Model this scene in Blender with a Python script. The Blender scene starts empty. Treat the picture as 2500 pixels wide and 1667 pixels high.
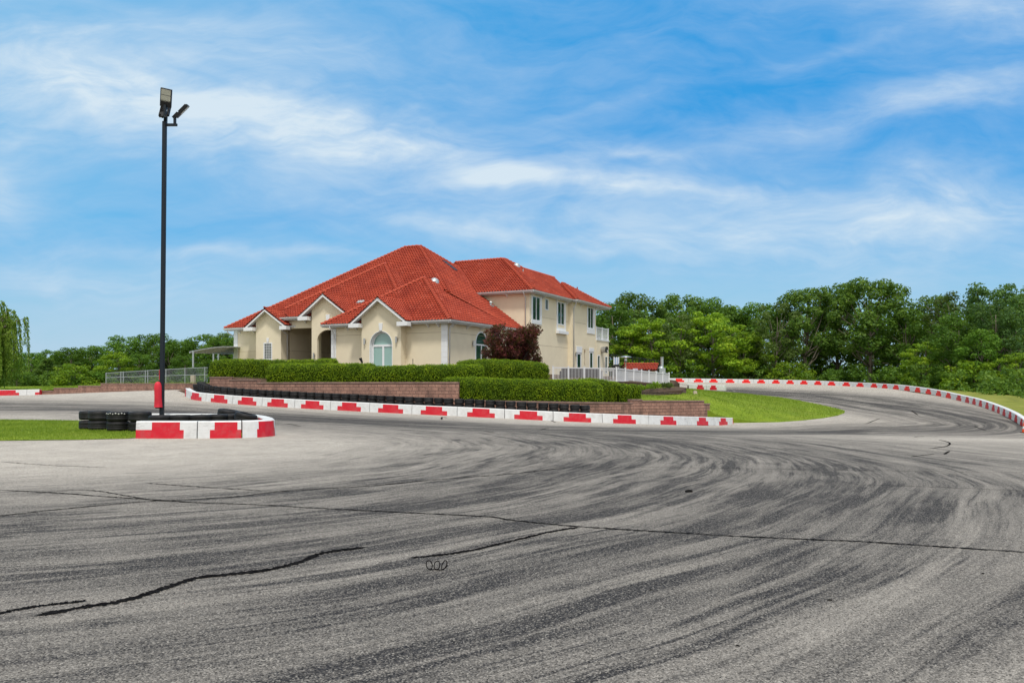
import bpy, bmesh, math, random
import numpy as np
from mathutils import Vector, Matrix
from mathutils import geometry as mgeo

SC = bpy.context.scene
COL = SC.collection
rad = math.radians
# ------------------------------------------------------------------ camera
F = 1944.0      # focal length in photo pixels (photo 2500 x 1667)
HZ = 935.0      # eye-level row of the photo
HC = 1.7        # eye height
cam = bpy.data.cameras.new("camera")
cam.sensor_width = 36.0
cam.lens = 36.0 * F / 2500.0
cam.shift_y = (HZ - 833.5) / 2500.0
cam.clip_start = 0.1
cam.clip_end = 6000
co = bpy.data.objects.new("camera", cam)
COL.objects.link(co)
co.location = (0, 0, HC)
co.rotation_euler = (rad(90), 0, 0)
SC.camera = co
# ------------------------------------------------------------------ light
SUN_EL, SUN_AZ = 62.0, 174.0     # azimuth: compass style, 0 = +Y, clockwise
SUN_STRENGTH, SUN_ANGLE = 2.7, 9.0
SKY_STRENGTH = 0.10
EXPOSURE = 0.0
sl = bpy.data.lights.new("sun", 'SUN')
sl.energy = SUN_STRENGTH
sl.angle = rad(SUN_ANGLE)
sl.color = (1.0, 0.965, 0.90)
so = bpy.data.objects.new("sun", sl)
COL.objects.link(so)
sd = Vector((math.sin(rad(SUN_AZ)) * math.cos(rad(SUN_EL)), math.cos(rad(SUN_AZ)) * math.cos(rad(SUN_EL)), math.sin(rad(SUN_EL))))
so.rotation_euler = sd.to_track_quat('Z', 'Y').to_euler()
so.location = (-20, -20, 40)
SC.view_settings.view_transform = 'Standard'
SC.view_settings.look = 'None'
SC.view_settings.gamma = 1.0
SC.view_settings.exposure = EXPOSURE
SC.view_settings.use_curve_mapping = False


class NT:
    """small node-tree writer"""
    def __init__(s, tree):
        s.t = tree
        s.n = tree.nodes
        s.l = tree.links

    def node(s, kind, **kw):
        n = s.n.new(kind)
        for k, v in kw.items():
            setattr(n, k, v)
        return n

    def put(s, v, sock):
        if hasattr(v, 'bl_idname') or hasattr(v, 'is_linked'):
            s.l.new(v, sock)
        elif v is not None:
            sock.default_value = v

    def math(s, op, a, b=None, c=None, clamp=False):
        n = s.node('ShaderNodeMath', operation=op)
        n.use_clamp = clamp
        s.put(a, n.inputs[0])
        if b is not None:
            s.put(b, n.inputs[1])
        if c is not None:
            s.put(c, n.inputs[2])
        return n.outputs[0]

    def mix(s, fac, a, b, blend='MIX'):
        n = s.node('ShaderNodeMix', data_type='RGBA', blend_type=blend)
        s.put(fac, n.inputs[0])
        s.put(c4(a), n.inputs[6])
        s.put(c4(b), n.inputs[7])
        return n.outputs[2]

    def ramp(s, fac, stops, interp='LINEAR'):
        n = s.node('ShaderNodeValToRGB')
        n.color_ramp.interpolation = interp
        e = n.color_ramp.elements
        while len(e) < len(stops):
            e.new(0.5)
        for i, (p, c) in enumerate(stops):
            e[i].position = p
            e[i].color = c4(c) if not isinstance(c, (int, float)) else (c, c, c, 1)
        s.put(fac, n.inputs[0])
        return n.outputs[0]

    def mrange(s, v, a, b, c=0.0, d=1.0, smooth=False):
        n = s.node('ShaderNodeMapRange')
        if smooth:
            n.interpolation_type = 'SMOOTHSTEP'
        s.put(v, n.inputs[0])
        for i, x in enumerate((a, b, c, d)):
            n.inputs[i + 1].default_value = x
        return n.outputs[0]

    def noise(s, vec, scale, detail=3.0, rough=0.55, dist=0.0):
        n = s.node('ShaderNodeTexNoise')
        s.put(vec, n.inputs['Vector'])
        n.inputs['Scale'].default_value = scale
        n.inputs['Detail'].default_value = detail
        n.inputs['Roughness'].default_value = rough
        n.inputs['Distortion'].default_value = dist
        return n.outputs['Fac']

    def comb(s, x, y, z=0.0):
        n = s.node('ShaderNodeCombineXYZ')
        s.put(x, n.inputs[0])
        s.put(y, n.inputs[1])
        s.put(z, n.inputs[2])
        return n.outputs[0]

    def sep(s, v):
        n = s.node('ShaderNodeSeparateXYZ')
        s.put(v, n.inputs[0])
        return n.outputs

    def mapping(s, v, loc=(0, 0, 0), rot=(0, 0, 0), scale=(1, 1, 1)):
        n = s.node('ShaderNodeMapping')
        s.put(v, n.inputs[0])
        n.inputs['Location'].default_value = loc
        n.inputs['Rotation'].default_value = rot
        n.inputs['Scale'].default_value = scale
        return n.outputs[0]


def c4(c):
    if isinstance(c, (tuple, list)) and len(c) == 3:
        return (c[0], c[1], c[2], 1.0)
    return c


def srgb(r, g, b):
    f = lambda u: (u / 255 / 12.92) if u / 255 <= 0.04045 else ((u / 255 + 0.055) / 1.055) ** 2.4
    return (f(r), f(g), f(b))


# ------------------------------------------------------------------ sky
world = bpy.data.worlds.new("World")
SC.world = world
world.use_nodes = True
W = NT(world.node_tree)
W.n.clear()
out = W.node('ShaderNodeOutputWorld')
bg = W.node('ShaderNodeBackground')
bg.inputs['Strength'].default_value = SKY_STRENGTH
W.l.new(bg.outputs[0], out.inputs[0])
sky = W.node('ShaderNodeTexSky', sky_type='NISHITA')
sky.sun_disc = False
sky.sun_elevation = rad(SUN_EL)
sky.sun_rotation = rad(SUN_AZ)
sky.air_density = 1.0
sky.dust_density = 0.6
sky.ozone_density = 2.0
tc = W.node('ShaderNodeTexCoord')
dx, dy, dz = W.sep(tc.outputs['Generated'])
ay = W.math('MAXIMUM', W.math('ABSOLUTE', dy), 0.12)
U = W.math('DIVIDE', dx, ay)         # gnomonic direction coordinates
V = W.math('DIVIDE', dz, ay)
uv0 = W.comb(U, V, W.math('MULTIPLY', dy, 0.15))
# flowing distortion of the cloud field
d1 = W.math('SUBTRACT', W.noise(uv0, 3.5, 4, 0.6), 0.5)
d2 = W.math('SUBTRACT', W.noise(W.mapping(uv0, loc=(7, 3, 1)), 3.5, 4, 0.6), 0.5)
Ud = W.math('ADD', U, W.math('MULTIPLY', d1, 0.20))
Vd = W.math('ADD', V, W.math('MULTIPLY', d2, 0.11))


def pxv(px, py):
    return (px - 1250) / F, (HZ - py) / F


def band(x0, y0, x1, y1, wid, amp, lenk=0.62):
    u0, v0 = pxv(x0, y0)
    u1, v1 = pxv(x1, y1)
    L = math.hypot(u1 - u0, v1 - v0)
    c, s = (u1 - u0) / L, (v1 - v0) / L
    um, vm = (u0 + u1) / 2, (v0 + v1) / 2
    a = W.math('SUBTRACT', Ud, um)
    b = W.math('SUBTRACT', Vd, vm)
    p = W.math('MULTIPLY', W.math('ADD', W.math('MULTIPLY', a, c), W.math('MULTIPLY', b, s)), 1 / (L * lenk))
    q = W.math('MULTIPLY', W.math('SUBTRACT', W.math('MULTIPLY', b, c), W.math('MULTIPLY', a, s)), 1 / (wid / F))
    r2 = W.math('ADD', W.math('MULTIPLY', p, p), W.math('MULTIPLY', q, q))
    return W.math('MULTIPLY', W.math('POWER', 2.718, W.math('MULTIPLY', r2, -1.0)), amp)


bands = [
    (-350, 130, 650, 265, 105, 0.72), (300, 250, 1100, 370, 110, 0.36), (900, 330, 1500, 445, 64, 0.34),
    (1350, 430, 1800, 470, 28, 0.35), (-100, 420, 120, 470, 110, 0.45), (1850, 330, 2700, 150, 60, 0.42),
    (1800, 530, 2600, 490, 95, 0.52), (380, 610, 900, 650, 20, 0.42), (850, 520, 1500, 600, 22, 0.30),
    (-100, 640, 700, 700, 60, 0.28), (1200, 560, 2500, 640, 80, 0.32), (2250, -10, 2700, 60, 70, 0.40),
    (1500, 350, 1700, 390, 22, 0.42), (1900, 170, 2150, 90, 16, 0.16), (1450, 260, 1850, 190, 18, 0.15),
    (0, 0, 900, 120, 90, 0.22), (600, 330, 1300, 420, 110, 0.25),
]
acc = None
for b_ in bands:
    g = band(*b_)
    acc = g if acc is None else W.math('ADD', acc, g)
# wisps that break the bands up
ang = rad(-8)
wis = W.noise(W.mapping(W.comb(Ud, Vd, 0.0), rot=(0, 0, rad(12)), scale=(1.6, 7.0, 1)), 2.2, 7, 0.62, 0.6)
wis2 = W.noise(W.mapping(W.comb(U, V, 0.3), rot=(0, 0, rad(-22)), scale=(2.0, 6.0, 1)), 3.0, 6, 0.6, 0.8)
wm = W.math('ADD', W.math('MULTIPLY', wis, 0.65), W.math('MULTIPLY', wis2, 0.45))
thin = W.mrange(wm, 0.42, 0.78, 0.02, 0.45)
cl = W.math('MULTIPLY', acc, W.mrange(wm, 0.30, 0.68, 0.50, 1.15))
cloud = W.math('ADD', cl, thin, clamp=True)
# clear-sky colour: Nishita pushed to the photograph's deep cyan blue, paler low down
low = W.mrange(V, 0.0, 0.34, 1.0, 0.0, smooth=True)
left = W.mrange(U, -0.75, 0.35, 0.55, 0.0, smooth=True)
pale = W.math('MAXIMUM', low, left)
nis = W.mix(1.0, sky.outputs[0], (0.62, 1.25, 1.55), 'MULTIPLY')
blue = W.mix(0.85, nis, (0.14, 3.3, 7.8))
clear = W.mix(pale, blue, (2.7, 6.2, 8.5))
haze_low = W.mrange(V, -0.02, 0.20, 0.92, 0.0, smooth=True)
clear = W.mix(haze_low, clear, (4.8, 6.4, 7.5))
cloudc = W.mix(W.mrange(cloud, 0.3, 0.95, 0, 1), (5.4, 6.8, 8.6), (7.2, 8.3, 9.1))
fin = W.mix(W.math('MULTIPLY', cloud, 0.92), clear, cloudc)
# thin white overcast overhead and behind the viewer
veil = W.mrange(dz, 0.46, 0.74, 0.0, 0.92, smooth=True)
veil2 = W.mrange(dy, 0.25, -0.25, 0.0, 0.88, smooth=True)
fin = W.mix(W.math('MAXIMUM', veil, veil2), fin, (9.6, 9.5, 9.3))
W.l.new(fin, bg.inputs['Color'])

# ------------------------------------------------------------------ helpers


def P(px, py, Y):
    """world point that lies on the photo pixel at depth Y"""
    return Vector(((px - 1250) / F * Y, Y, HC - (py - HZ) / F * Y))


def X(px, Y):
    return (px - 1250) / F * Y


def Z(py, Y):
    return HC - (py - HZ) / F * Y


class MB:
    def __init__(s):
        s.v, s.f, s.m = [], [], []

    def add(s, verts, faces, mi=0):
        o = len(s.v)
        s.v.extend([tuple(x) for x in verts])
        for f in faces:
            s.f.append(tuple(i + o for i in f))
            s.m.append(mi)

    def quad(s, a, b, c, d, mi=0):
        s.add([a, b, c, d], [(0, 1, 2, 3)], mi)

    def box(s, lo, hi, mi=0):
        x0, y0, z0 = lo
        x1, y1, z1 = hi
        s.add([(x0, y0, z0), (x1, y0, z0), (x1, y1, z0), (x0, y1, z0), (x0, y0, z1), (x1, y0, z1), (x1, y1, z1), (x0, y1, z1)],
              [(3, 2, 1, 0), (4, 5, 6, 7), (0, 1, 5, 4), (1, 2, 6, 5), (2, 3, 7, 6), (3, 0, 4, 7)], mi)

    def obox(s, c, ax, ay, az, mi=0):
        """box from a centre and three half-axis vectors"""
        c, ax, ay, az = Vector(c), Vector(ax), Vector(ay), Vector(az)
        v = [c + sx * ax + sy * ay + sz * az for sz in (-1, 1) for sy, sx in ((-1, -1), (-1, 1), (1, 1), (1, -1))]
        s.add(v, [(3, 2, 1, 0), (4, 5, 6, 7), (0, 1, 5, 4), (1, 2, 6, 5), (2, 3, 7, 6), (3, 0, 4, 7)], mi)

    def bar(s, a, b, w, h, up=(0, 0, 1), mi=0):
        """rectangular bar from a to b, width w (sideways) and height h"""
        a, b = Vector(a), Vector(b)
        d = b - a
        side = d.cross(Vector(up))
        if side.length < 1e-6:
            side = d.cross(Vector((1, 0, 0)))
        side.normalize()
        u = side.cross(d).normalized()
        s.obox((a + b) / 2, d / 2, side * w / 2, u * h / 2, mi)

    def tube(s, pts, radii, n=8, mi=0, cap=True):
        pts = [Vector(p) for p in pts]
        if isinstance(radii, (int, float)):
            radii = [radii] * len(pts)
        o = len(s.v)
        ref = None
        for i, p in enumerate(pts):
            d = (pts[min(i + 1, len(pts) - 1)] - pts[max(i - 1, 0)])
            d.normalize()
            if ref is None:
                ref = Vector((1, 0, 0)) if abs(d.x) < 0.8 else Vector((0, 1, 0))
            a = (ref - d * ref.dot(d)).normalized()
            ref = a
            b = d.cross(a)
            for k in range(n):
                t = 2 * math.pi * k / n
                s.v.append(tuple(p + (a * math.cos(t) + b * math.sin(t)) * radii[i]))
        for i in range(len(pts) - 1):
            for k in range(n):
                k2 = (k + 1) % n
                s.f.append((o + i * n + k, o + i * n + k2, o + (i + 1) * n + k2, o + (i + 1) * n + k))
                s.m.append(mi)
        if cap:
            s.f.append(tuple(o + k for k in reversed(range(n))))
            s.m.append(mi)
            e = o + (len(pts) - 1) * n
            s.f.append(tuple(e + k for k in range(n)))
            s.m.append(mi)

    def lathe(s, prof, n=24, c=(0, 0, 0), mi=0, axis='z'):
        """prof: list of (r, h); closed solid if it starts and ends at r=0"""
        o = len(s.v)
        for r, h in prof:
            for k in range(n):
                t = 2 * math.pi * k / n
                p = (r * math.cos(t), r * math.sin(t), h)
                if axis == 'x':
                    p = (h, r * math.cos(t), r * math.sin(t))
                s.v.append((p[0] + c[0], p[1] + c[1], p[2] + c[2]))
        for i in range(len(prof) - 1):
            for k in range(n):
                k2 = (k + 1) % n
                s.f.append((o + i * n + k, o + i * n + k2, o + (i + 1) * n + k2, o + (i + 1) * n + k))
                s.m.append(mi)


def link(name, mb, mats, parent=None, smooth=False, bevel=0.0, loc=None, fixn=True):
    me = bpy.data.meshes.new(name)
    me.from_pydata(mb.v, [], mb.f)
    if not isinstance(mats, (list, tuple)):
        mats = [mats]
    for m in mats:
        me.materials.append(m)
    if len(mats) > 1:
        me.polygons.foreach_set('material_index', mb.m)
    if fixn:
        bm = bmesh.new()
        bm.from_mesh(me)
        bmesh.ops.recalc_face_normals(bm, faces=bm.faces)
        if bevel > 0:
            bmesh.ops.remove_doubles(bm, verts=bm.verts, dist=0.0005)
            bmesh.ops.bevel(bm, geom=[e for e in bm.edges if e.is_manifold and e.calc_face_angle(0) > 0.5], offset=bevel, segments=2, affect='EDGES', clamp_overlap=True)
        bm.to_mesh(me)
        bm.free()
    if smooth:
        me.polygons.foreach_set('use_smooth', [True] * len(me.polygons))
    me.update()
    o = bpy.data.objects.new(name, me)
    COL.objects.link(o)
    if parent:
        o.parent = parent
    if loc is not None:
        o.location = loc
    return o


def tag(o, label, cat, group=None):
    o['label'] = label
    o['category'] = cat
    if group:
        o['group'] = group
    return o


def struct(o, kind='structure'):
    o['kind'] = kind
    return o


def empty(name, loc, label, cat, group=None, rz=0.0):
    o = bpy.data.objects.new(name, None)
    COL.objects.link(o)
    o.location = loc
    o.rotation_euler = (0, 0, rz)
    return tag(o, label, cat, group)


def dup(root, loc, rz=None, label=None, scale=None, group=None):
    r = root.copy()
    COL.objects.link(r)
    r.location = loc
    if rz is not None:
        r.rotation_euler = (r.rotation_euler[0], r.rotation_euler[1], rz)
    if scale is not None:
        r.scale = scale
    if label:
        r['label'] = label
    if group:
        r['group'] = group
    for ch in list(root.children):
        c = ch.copy()
        COL.objects.link(c)
        c.parent = r
        for g in list(ch.children):
            d = g.copy()
            COL.objects.link(d)
            d.parent = c
    return r


ORD = ['first', 'second', 'third', 'fourth', 'fifth', 'sixth', 'seventh', 'eighth', 'ninth', 'tenth', 'eleventh', 'twelfth', 'thirteenth',
       'fourteenth', 'fifteenth', 'sixteenth', 'seventeenth', 'eighteenth', 'nineteenth']
TENS = {20: 'twent', 30: 'thirt', 40: 'fort', 50: 'fift', 60: 'sixt'}


def ordinal(i):
    """1 -> first"""
    if i < 20:
        return ORD[i - 1]
    t, u = divmod(i, 10)
    if u == 0:
        return TENS[t * 10] + 'ieth'
    return TENS[t * 10] + 'y-' + ORD[u - 1]


# ------------------------------------------------------------------ materials
def mat(name, color=(0.5, 0.5, 0.5), rough=0.6, metal=0.0, spec=0.4, var=0.0, vscale=3.0, bump=0.0, bscale=40.0, dirt=None, dscale=1.5, damt=0.4, rvar=0.0):
    m = bpy.data.materials.new(name)
    m.use_nodes = True
    t = NT(m.node_tree)
    bs = t.n['Principled BSDF']
    bs.inputs['Roughness'].default_value = rough
    bs.inputs['Metallic'].default_value = metal
    bs.inputs['Specular IOR Level'].default_value = spec
    co_ = t.node('ShaderNodeTexCoord').outputs['Object']
    c = c4(color)
    if var > 0:
        f = t.noise(co_, vscale, 4, 0.6)
        k = t.mrange(f, 0.3, 0.7, 1 - var, 1 + var)
        c = t.mix(1.0, c, t.comb(k, k, k), 'MULTIPLY')
    if dirt is not None:
        f = t.noise(co_, dscale, 6, 0.65)
        c = t.mix(t.mrange(f, 0.45, 0.75, 0.0, damt), c, dirt)
    if rvar > 0:
        oi = t.node('ShaderNodeObjectInfo').outputs['Random']
        k = t.mrange(oi, 0, 1, 1 - rvar, 1 + rvar)
        c = t.mix(1.0, c, t.comb(k, k, k), 'MULTIPLY')
    t.put(c, bs.inputs['Base Color'])
    if bump > 0:
        b = t.node('ShaderNodeBump')
        b.inputs['Strength'].default_value = bump
        b.inputs['Distance'].default_value = 0.02
        t.l.new(t.noise(co_, bscale, 4, 0.6), b.inputs['Height'])
        t.l.new(b.outputs[0], bs.inputs['Normal'])
    return m


def leafmat(name, a, b, c, rnd=0.25, trans=0.35, scale=0.7):
    m = bpy.data.materials.new(name)
    m.use_nodes = True
    t = NT(m.node_tree)
    bs = t.n['Principled BSDF']
    bs.inputs['Roughness'].default_value = 0.6
    bs.inputs['Specular IOR Level'].default_value = 0.25
    geo = t.node('ShaderNodeNewGeometry')
    r = geo.outputs['Random Per Island']
    tcn = t.node('ShaderNodeTexCoord').outputs['Object']
    f = t.noise(tcn, scale, 3, 0.6)
    k = t.math('ADD', t.math('MULTIPLY', r, 0.45), t.math('MULTIPLY', t.mrange(f, 0.3, 0.7), 0.55))
    col = t.ramp(k, [(0.1, a), (0.5, b), (0.95, c)])
    oi = t.node('ShaderNodeObjectInfo').outputs['Random']
    kk = t.mrange(oi, 0, 1, 1 - rnd, 1 + rnd)
    col = t.mix(1.0, col, t.comb(kk, kk, t.math('MULTIPLY', kk, 0.95)), 'MULTIPLY')
    t.l.new(col, bs.inputs['Base Color'])
    tr = t.node('ShaderNodeBsdfTranslucent')
    t.l.new(t.mix(0.5, col, (0.25, 0.4, 0.03), 'MIX'), tr.inputs[0])
    mx = t.node('ShaderNodeMixShader')
    mx.inputs[0].default_value = trans
    t.l.new(bs.outputs[0], mx.inputs[1])
    t.l.new(tr.outputs[0], mx.inputs[2])
    t.l.new(mx.outputs[0], t.n['Material Output'].inputs[0])
    return m


M = {}
M['white'] = mat('white_paint', (0.80, 0.81, 0.82), 0.45, var=0.03, dirt=(0.5, 0.48, 0.44), damt=0.12)
M['gutter'] = mat('white_gutter_metal', (0.68, 0.69, 0.70), 0.4, var=0.04, dirt=(0.4, 0.38, 0.35), dscale=2.5, damt=0.35)
M['soffit'] = mat('soffit_board', (0.55, 0.55, 0.53), 0.6)
M['stucco'] = mat('cream_stucco', (0.79, 0.70, 0.52), 0.9, spec=0.15, var=0.04, vscale=0.8, bump=0.35, bscale=60, dirt=(0.66, 0.56, 0.41), dscale=0.7, damt=0.35)
M['score'] = mat('stucco_joint', (0.34, 0.27, 0.18), 0.9, spec=0.1)
M['glass_skytint'] = mat('sky_reflection_tint_glass', (0.27, 0.44, 0.40), 0.06, spec=0.8)  # sky reflection painted in as the pale teal base colour
M['glass_dark'] = mat('dark_green_glass', (0.018, 0.060, 0.045), 0.04, spec=0.9)
M['glassblock'] = mat('glass_block', (0.14, 0.16, 0.15), 0.15, spec=0.8, var=0.35, vscale=9)
M['steel'] = mat('brushed_steel', (0.5, 0.5, 0.5), 0.3, metal=0.9)
M['galv'] = mat('galvanised_steel', (0.42, 0.46, 0.47), 0.45, metal=0.5, var=0.08)
M['polepaint'] = mat('charcoal_pole_paint', (0.009, 0.015, 0.023), 0.45, spec=0.3)
M['black'] = mat('black_plastic', (0.012, 0.012, 0.014), 0.5)
M['lens'] = mat('lamp_lens', (0.55, 0.54, 0.46), 0.35, var=0.06, vscale=30)
M['redcloth'] = mat('red_vinyl', (0.62, 0.02, 0.04), 0.5, var=0.15, vscale=5)
M['rubber'] = mat('tyre_rubber', (0.008, 0.008, 0.009), 0.6, spec=0.3, var=0.3, vscale=6, dirt=(0.035, 0.033, 0.031), dscale=4, damt=0.45, rvar=0.35)
M['whitemark'] = mat('white_paint_mark', (0.75, 0.75, 0.73), 0.6)
M['barwhite'] = mat('barrier_white', (0.68, 0.69, 0.69), 0.45, var=0.04, dirt=(0.36, 0.34, 0.31), dscale=2.6, damt=0.42)
M['barred'] = mat('barrier_crimson', (0.58, 0.006, 0.022), 0.42, var=0.08, vscale=4, dirt=(0.42, 0.10, 0.10), dscale=3.2, damt=0.65)
M['barbright'] = mat('barrier_bright_red', (0.80, 0.012, 0.010), 0.45, var=0.06)


def scuff(m):
    """dark tyre rubs and chips in streaks along painted blocks"""
    t = NT(m.node_tree)
    bs = t.n['Principled BSDF']
    src = bs.inputs['Base Color'].links[0].from_socket
    geo = t.node('ShaderNodeNewGeometry').outputs['Position']
    a = t.noise(t.mapping(geo, scale=(1.0, 1.0, 9.0)), 2.6, 5, 0.7)
    b = t.noise(geo, 0.9, 3, 0.6)
    f = t.math('MULTIPLY', t.mrange(a, 0.56, 0.66), t.mrange(b, 0.45, 0.65))
    c = t.noise(geo, 14, 3, 0.6)
    chip = t.mrange(c, 0.70, 0.73)
    col = t.mix(t.math('MULTIPLY', f, 0.55), src, (0.09, 0.085, 0.08))
    col = t.mix(t.math('MULTIPLY', chip, 0.6), col, (0.33, 0.31, 0.29))
    t.l.new(col, bs.inputs['Base Color'])


for k_ in ('barwhite', 'barred', 'barbright'):
    scuff(M[k_])
M['orange'] = mat('cone_orange', (0.75, 0.09, 0.015), 0.45)
M['wicker'] = mat('dark_wicker', (0.025, 0.02, 0.02), 0.7, bump=0.5, bscale=90)
M['concrete'] = mat('pale_concrete', (0.50, 0.46, 0.40), 0.85, spec=0.2, var=0.08, bump=0.2)
M['soil'] = mat('bed_soil', (0.09, 0.06, 0.04), 0.95, spec=0.1, var=0.3, bump=0.6, bscale=15)
M['bark'] = mat('grey_bark', (0.17, 0.145, 0.115), 0.9, spec=0.1, var=0.3, vscale=5, bump=0.6, bscale=12)
M['debris'] = mat('dark_debris', (0.007, 0.007, 0.007), 0.85, spec=0.1)
M['tar'] = mat('crack_sealant', (0.007, 0.007, 0.008), 0.9, spec=0.0, var=0.5, vscale=12, bump=0.6, bscale=25, dirt=(0.035, 0.034, 0.033), dscale=30, damt=0.5)
M['acrylic'] = mat('translucent_roof_sheet', (0.62, 0.65, 0.66), 0.4)
M['stonelight'] = mat('pier_stone', (0.46, 0.39, 0.30), 0.9, var=0.15, bump=0.4)

# ------------------------------------------------------------------ terrain height
_ctl = []


def ctl(px, py, Y):
    p = P(px, py, Y)
    _ctl.append((p.x, p.y, p.z))


for x_ in (-60, -30, -12, 0, 12, 25, 45, 80):
    for y_ in (-40, -15, 0, 10, 18):
        _ctl.append((x_, y_, 0.0 if y_ < 18 else (-0.02 if x_ < 0 else -0.02 - 0.012 * min(x_, 30))))
for x_, y_, z_ in ((-25, 25, 0), (-11.6, 24.5, 0), (-8, 24.6, 0), (-10, 28, 0.03), (-17, 27, 0.0), (-18, 34, 0.10), (-40, 34, 0.2), (0, 28, -0.05), (10, 30, -0.3), (20, 32, -0.6), (40, 40, -1.0)):
    _ctl.append((x_, y_, z_))
MIDC = [(451, 966, 55), (462, 973, 53.5), (475, 977, 52.5), (534, 983, 51.3), (603, 988.5, 50.4), (677, 993, 49.5), (762, 998, 48.6), (852, 1002.5, 47.7), (953, 1008, 46.8), (1059, 1013, 46.1),
        (1174, 1018.3, 45.5), (1290, 1024.4, 45.2), (1410, 1030, 45.3), (1526, 1034, 46.2), (1633, 1036.5, 48.4), (1716, 1037.5, 51.5), (1767, 1038, 54.2), (1791, 1038, 56.0)]
RIGHTC = [(1560, 931.5, 112), (1700, 933, 113), (1782, 934.2, 112), (1860, 935.5, 110.5), (1930, 937, 108), (1995, 939, 105), (2067, 942.5, 101), (2133, 946, 96), (2187, 950, 90.5), (2240, 957, 84),
          (2291, 966, 78), (2339, 977.5, 72), (2378, 987, 67.5), (2409, 997, 64), (2437, 1008, 61), (2463, 1020, 58), (2482, 1031, 56), (2497, 1042, 54.5), (2520, 1058, 52)]
LAWNC = [(1745, 1030, 54.5), (1790, 1032, 57), (1850, 1032, 57.6), (1900, 1030.5, 58), (1960, 1026, 59.3), (2010, 1020, 61), (2045, 1014, 63.5), (2062, 1008, 67), (2062, 1003, 69.5), (2045, 998, 72.5), (2000, 988, 77.5),
         (1950, 978, 82.5), (1900, 970, 88), (1800, 960, 94.5), (1700, 953.5, 100.5)]
for c_ in MIDC[::2] + RIGHTC[::2] + LAWNC[1::2]:
    ctl(*c_)
ctl(48, 965, 72)
ctl(98, 964, 72)
ctl(-300, 965, 74)
ctl(300, 957, 66)
ctl(470, 951, 62)
ctl(100, 943, 115)
ctl(-400, 943, 110)
ctl(500, 940, 110)
ctl(1700, 931, 135)
ctl(2100, 938, 120)
ctl(2480, 975, 82)
ctl(2650, 985, 80)
ctl(900, 932, 120)
for a_ in range(0, 360, 30):
    _ctl.append((220 * math.sin(rad(a_)) + 10, 50 + 220 * math.cos(rad(a_)), 1.6 if a_ < 90 or a_ > 270 else 0.0))
_C = np.array(_ctl)
_E2 = 6.0 ** 2


def _phi(d2):
    return np.sqrt(d2 + _E2)


_n = len(_C)
_A = np.zeros((_n + 1, _n + 1))
_A[:_n, :_n] = _phi(((_C[:, None, :2] - _C[None, :, :2]) ** 2).sum(-1))
_A[:_n, :_n] += -np.eye(_n) * 0.3
_A[:_n, _n] = 1
_A[_n, :_n] = 1
_w = np.linalg.solve(_A, np.append(_C[:, 2], 0))


def gzs(xy):
    xy = np.asarray(xy, float).reshape(-1, 2)
    o = np.zeros(len(xy))
    for i in range(0, len(xy), 4000):
        q = xy[i:i + 4000]
        o[i:i + 4000] = _phi(((q[:, None, :] - _C[None, :, :2]) ** 2).sum(-1)) @ _w[:_n] + _w[_n]
    return o


def gz(x, y):
    return float(gzs([[x, y]])[0])


def GP(px, py, off=0.0):
    """where the line of sight through a photo pixel meets the track"""
    Ys = np.concatenate([np.arange(3.5, 30, 0.05), np.arange(30, 140, 0.2)])
    xs = (px - 1250) / F * Ys
    zr = HC - (py - HZ) / F * Ys
    g = gzs(np.stack([xs, Ys], 1)) + off
    k = np.nonzero(zr <= g)[0]
    i = int(k[0]) if len(k) else len(Ys) - 1
    if i > 0:
        a, b = zr[i - 1] - g[i - 1], zr[i] - g[i]
        t = a / (a - b) if a != b else 0
        Y = Ys[i - 1] + (Ys[i] - Ys[i - 1]) * t
    else:
        Y = Ys[0]
    x = (px - 1250) / F * Y
    return Vector((x, Y, gz(x, Y)))


def spline(pts, n):
    """Catmull-Rom through 3-D points, resampled evenly to n points"""
    p = [np.array(q, float) for q in pts]
    p = [2 * p[0] - p[1]] + p + [2 * p[-1] - p[-2]]
    o = []
    for i in range(1, len(p) - 2):
        for t in np.linspace(0, 1, 24, endpoint=False):
            a, b, c, d = p[i - 1], p[i], p[i + 1], p[i + 2]
            o.append(0.5 * ((2 * b) + (-a + c) * t + (2 * a - 5 * b + 4 * c - d) * t * t + (-a + 3 * b - 3 * c + d) * t ** 3))
    o.append(p[-2])
    o = np.array(o)
    s = np.concatenate([[0], np.cumsum(np.linalg.norm(np.diff(o, axis=0), axis=1))])
    q = np.linspace(0, s[-1], n)
    return np.stack([np.interp(q, s, o[:, k]) for k in range(o.shape[1])], 1), s[-1]


def inside(poly, pts):
    poly = np.asarray(poly)
    x, y = pts[:, 0], pts[:, 1]
    r = np.zeros(len(pts), bool)
    j = len(poly) - 1
    for i in range(len(poly)):
        xi, yi = poly[i]
        xj, yj = poly[j]
        c = ((yi > y) != (yj > y)) & (x < (xj - xi) * (y - yi) / (yj - yi + 1e-12) + xi)
        r ^= c
        j = i
    return r


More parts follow.
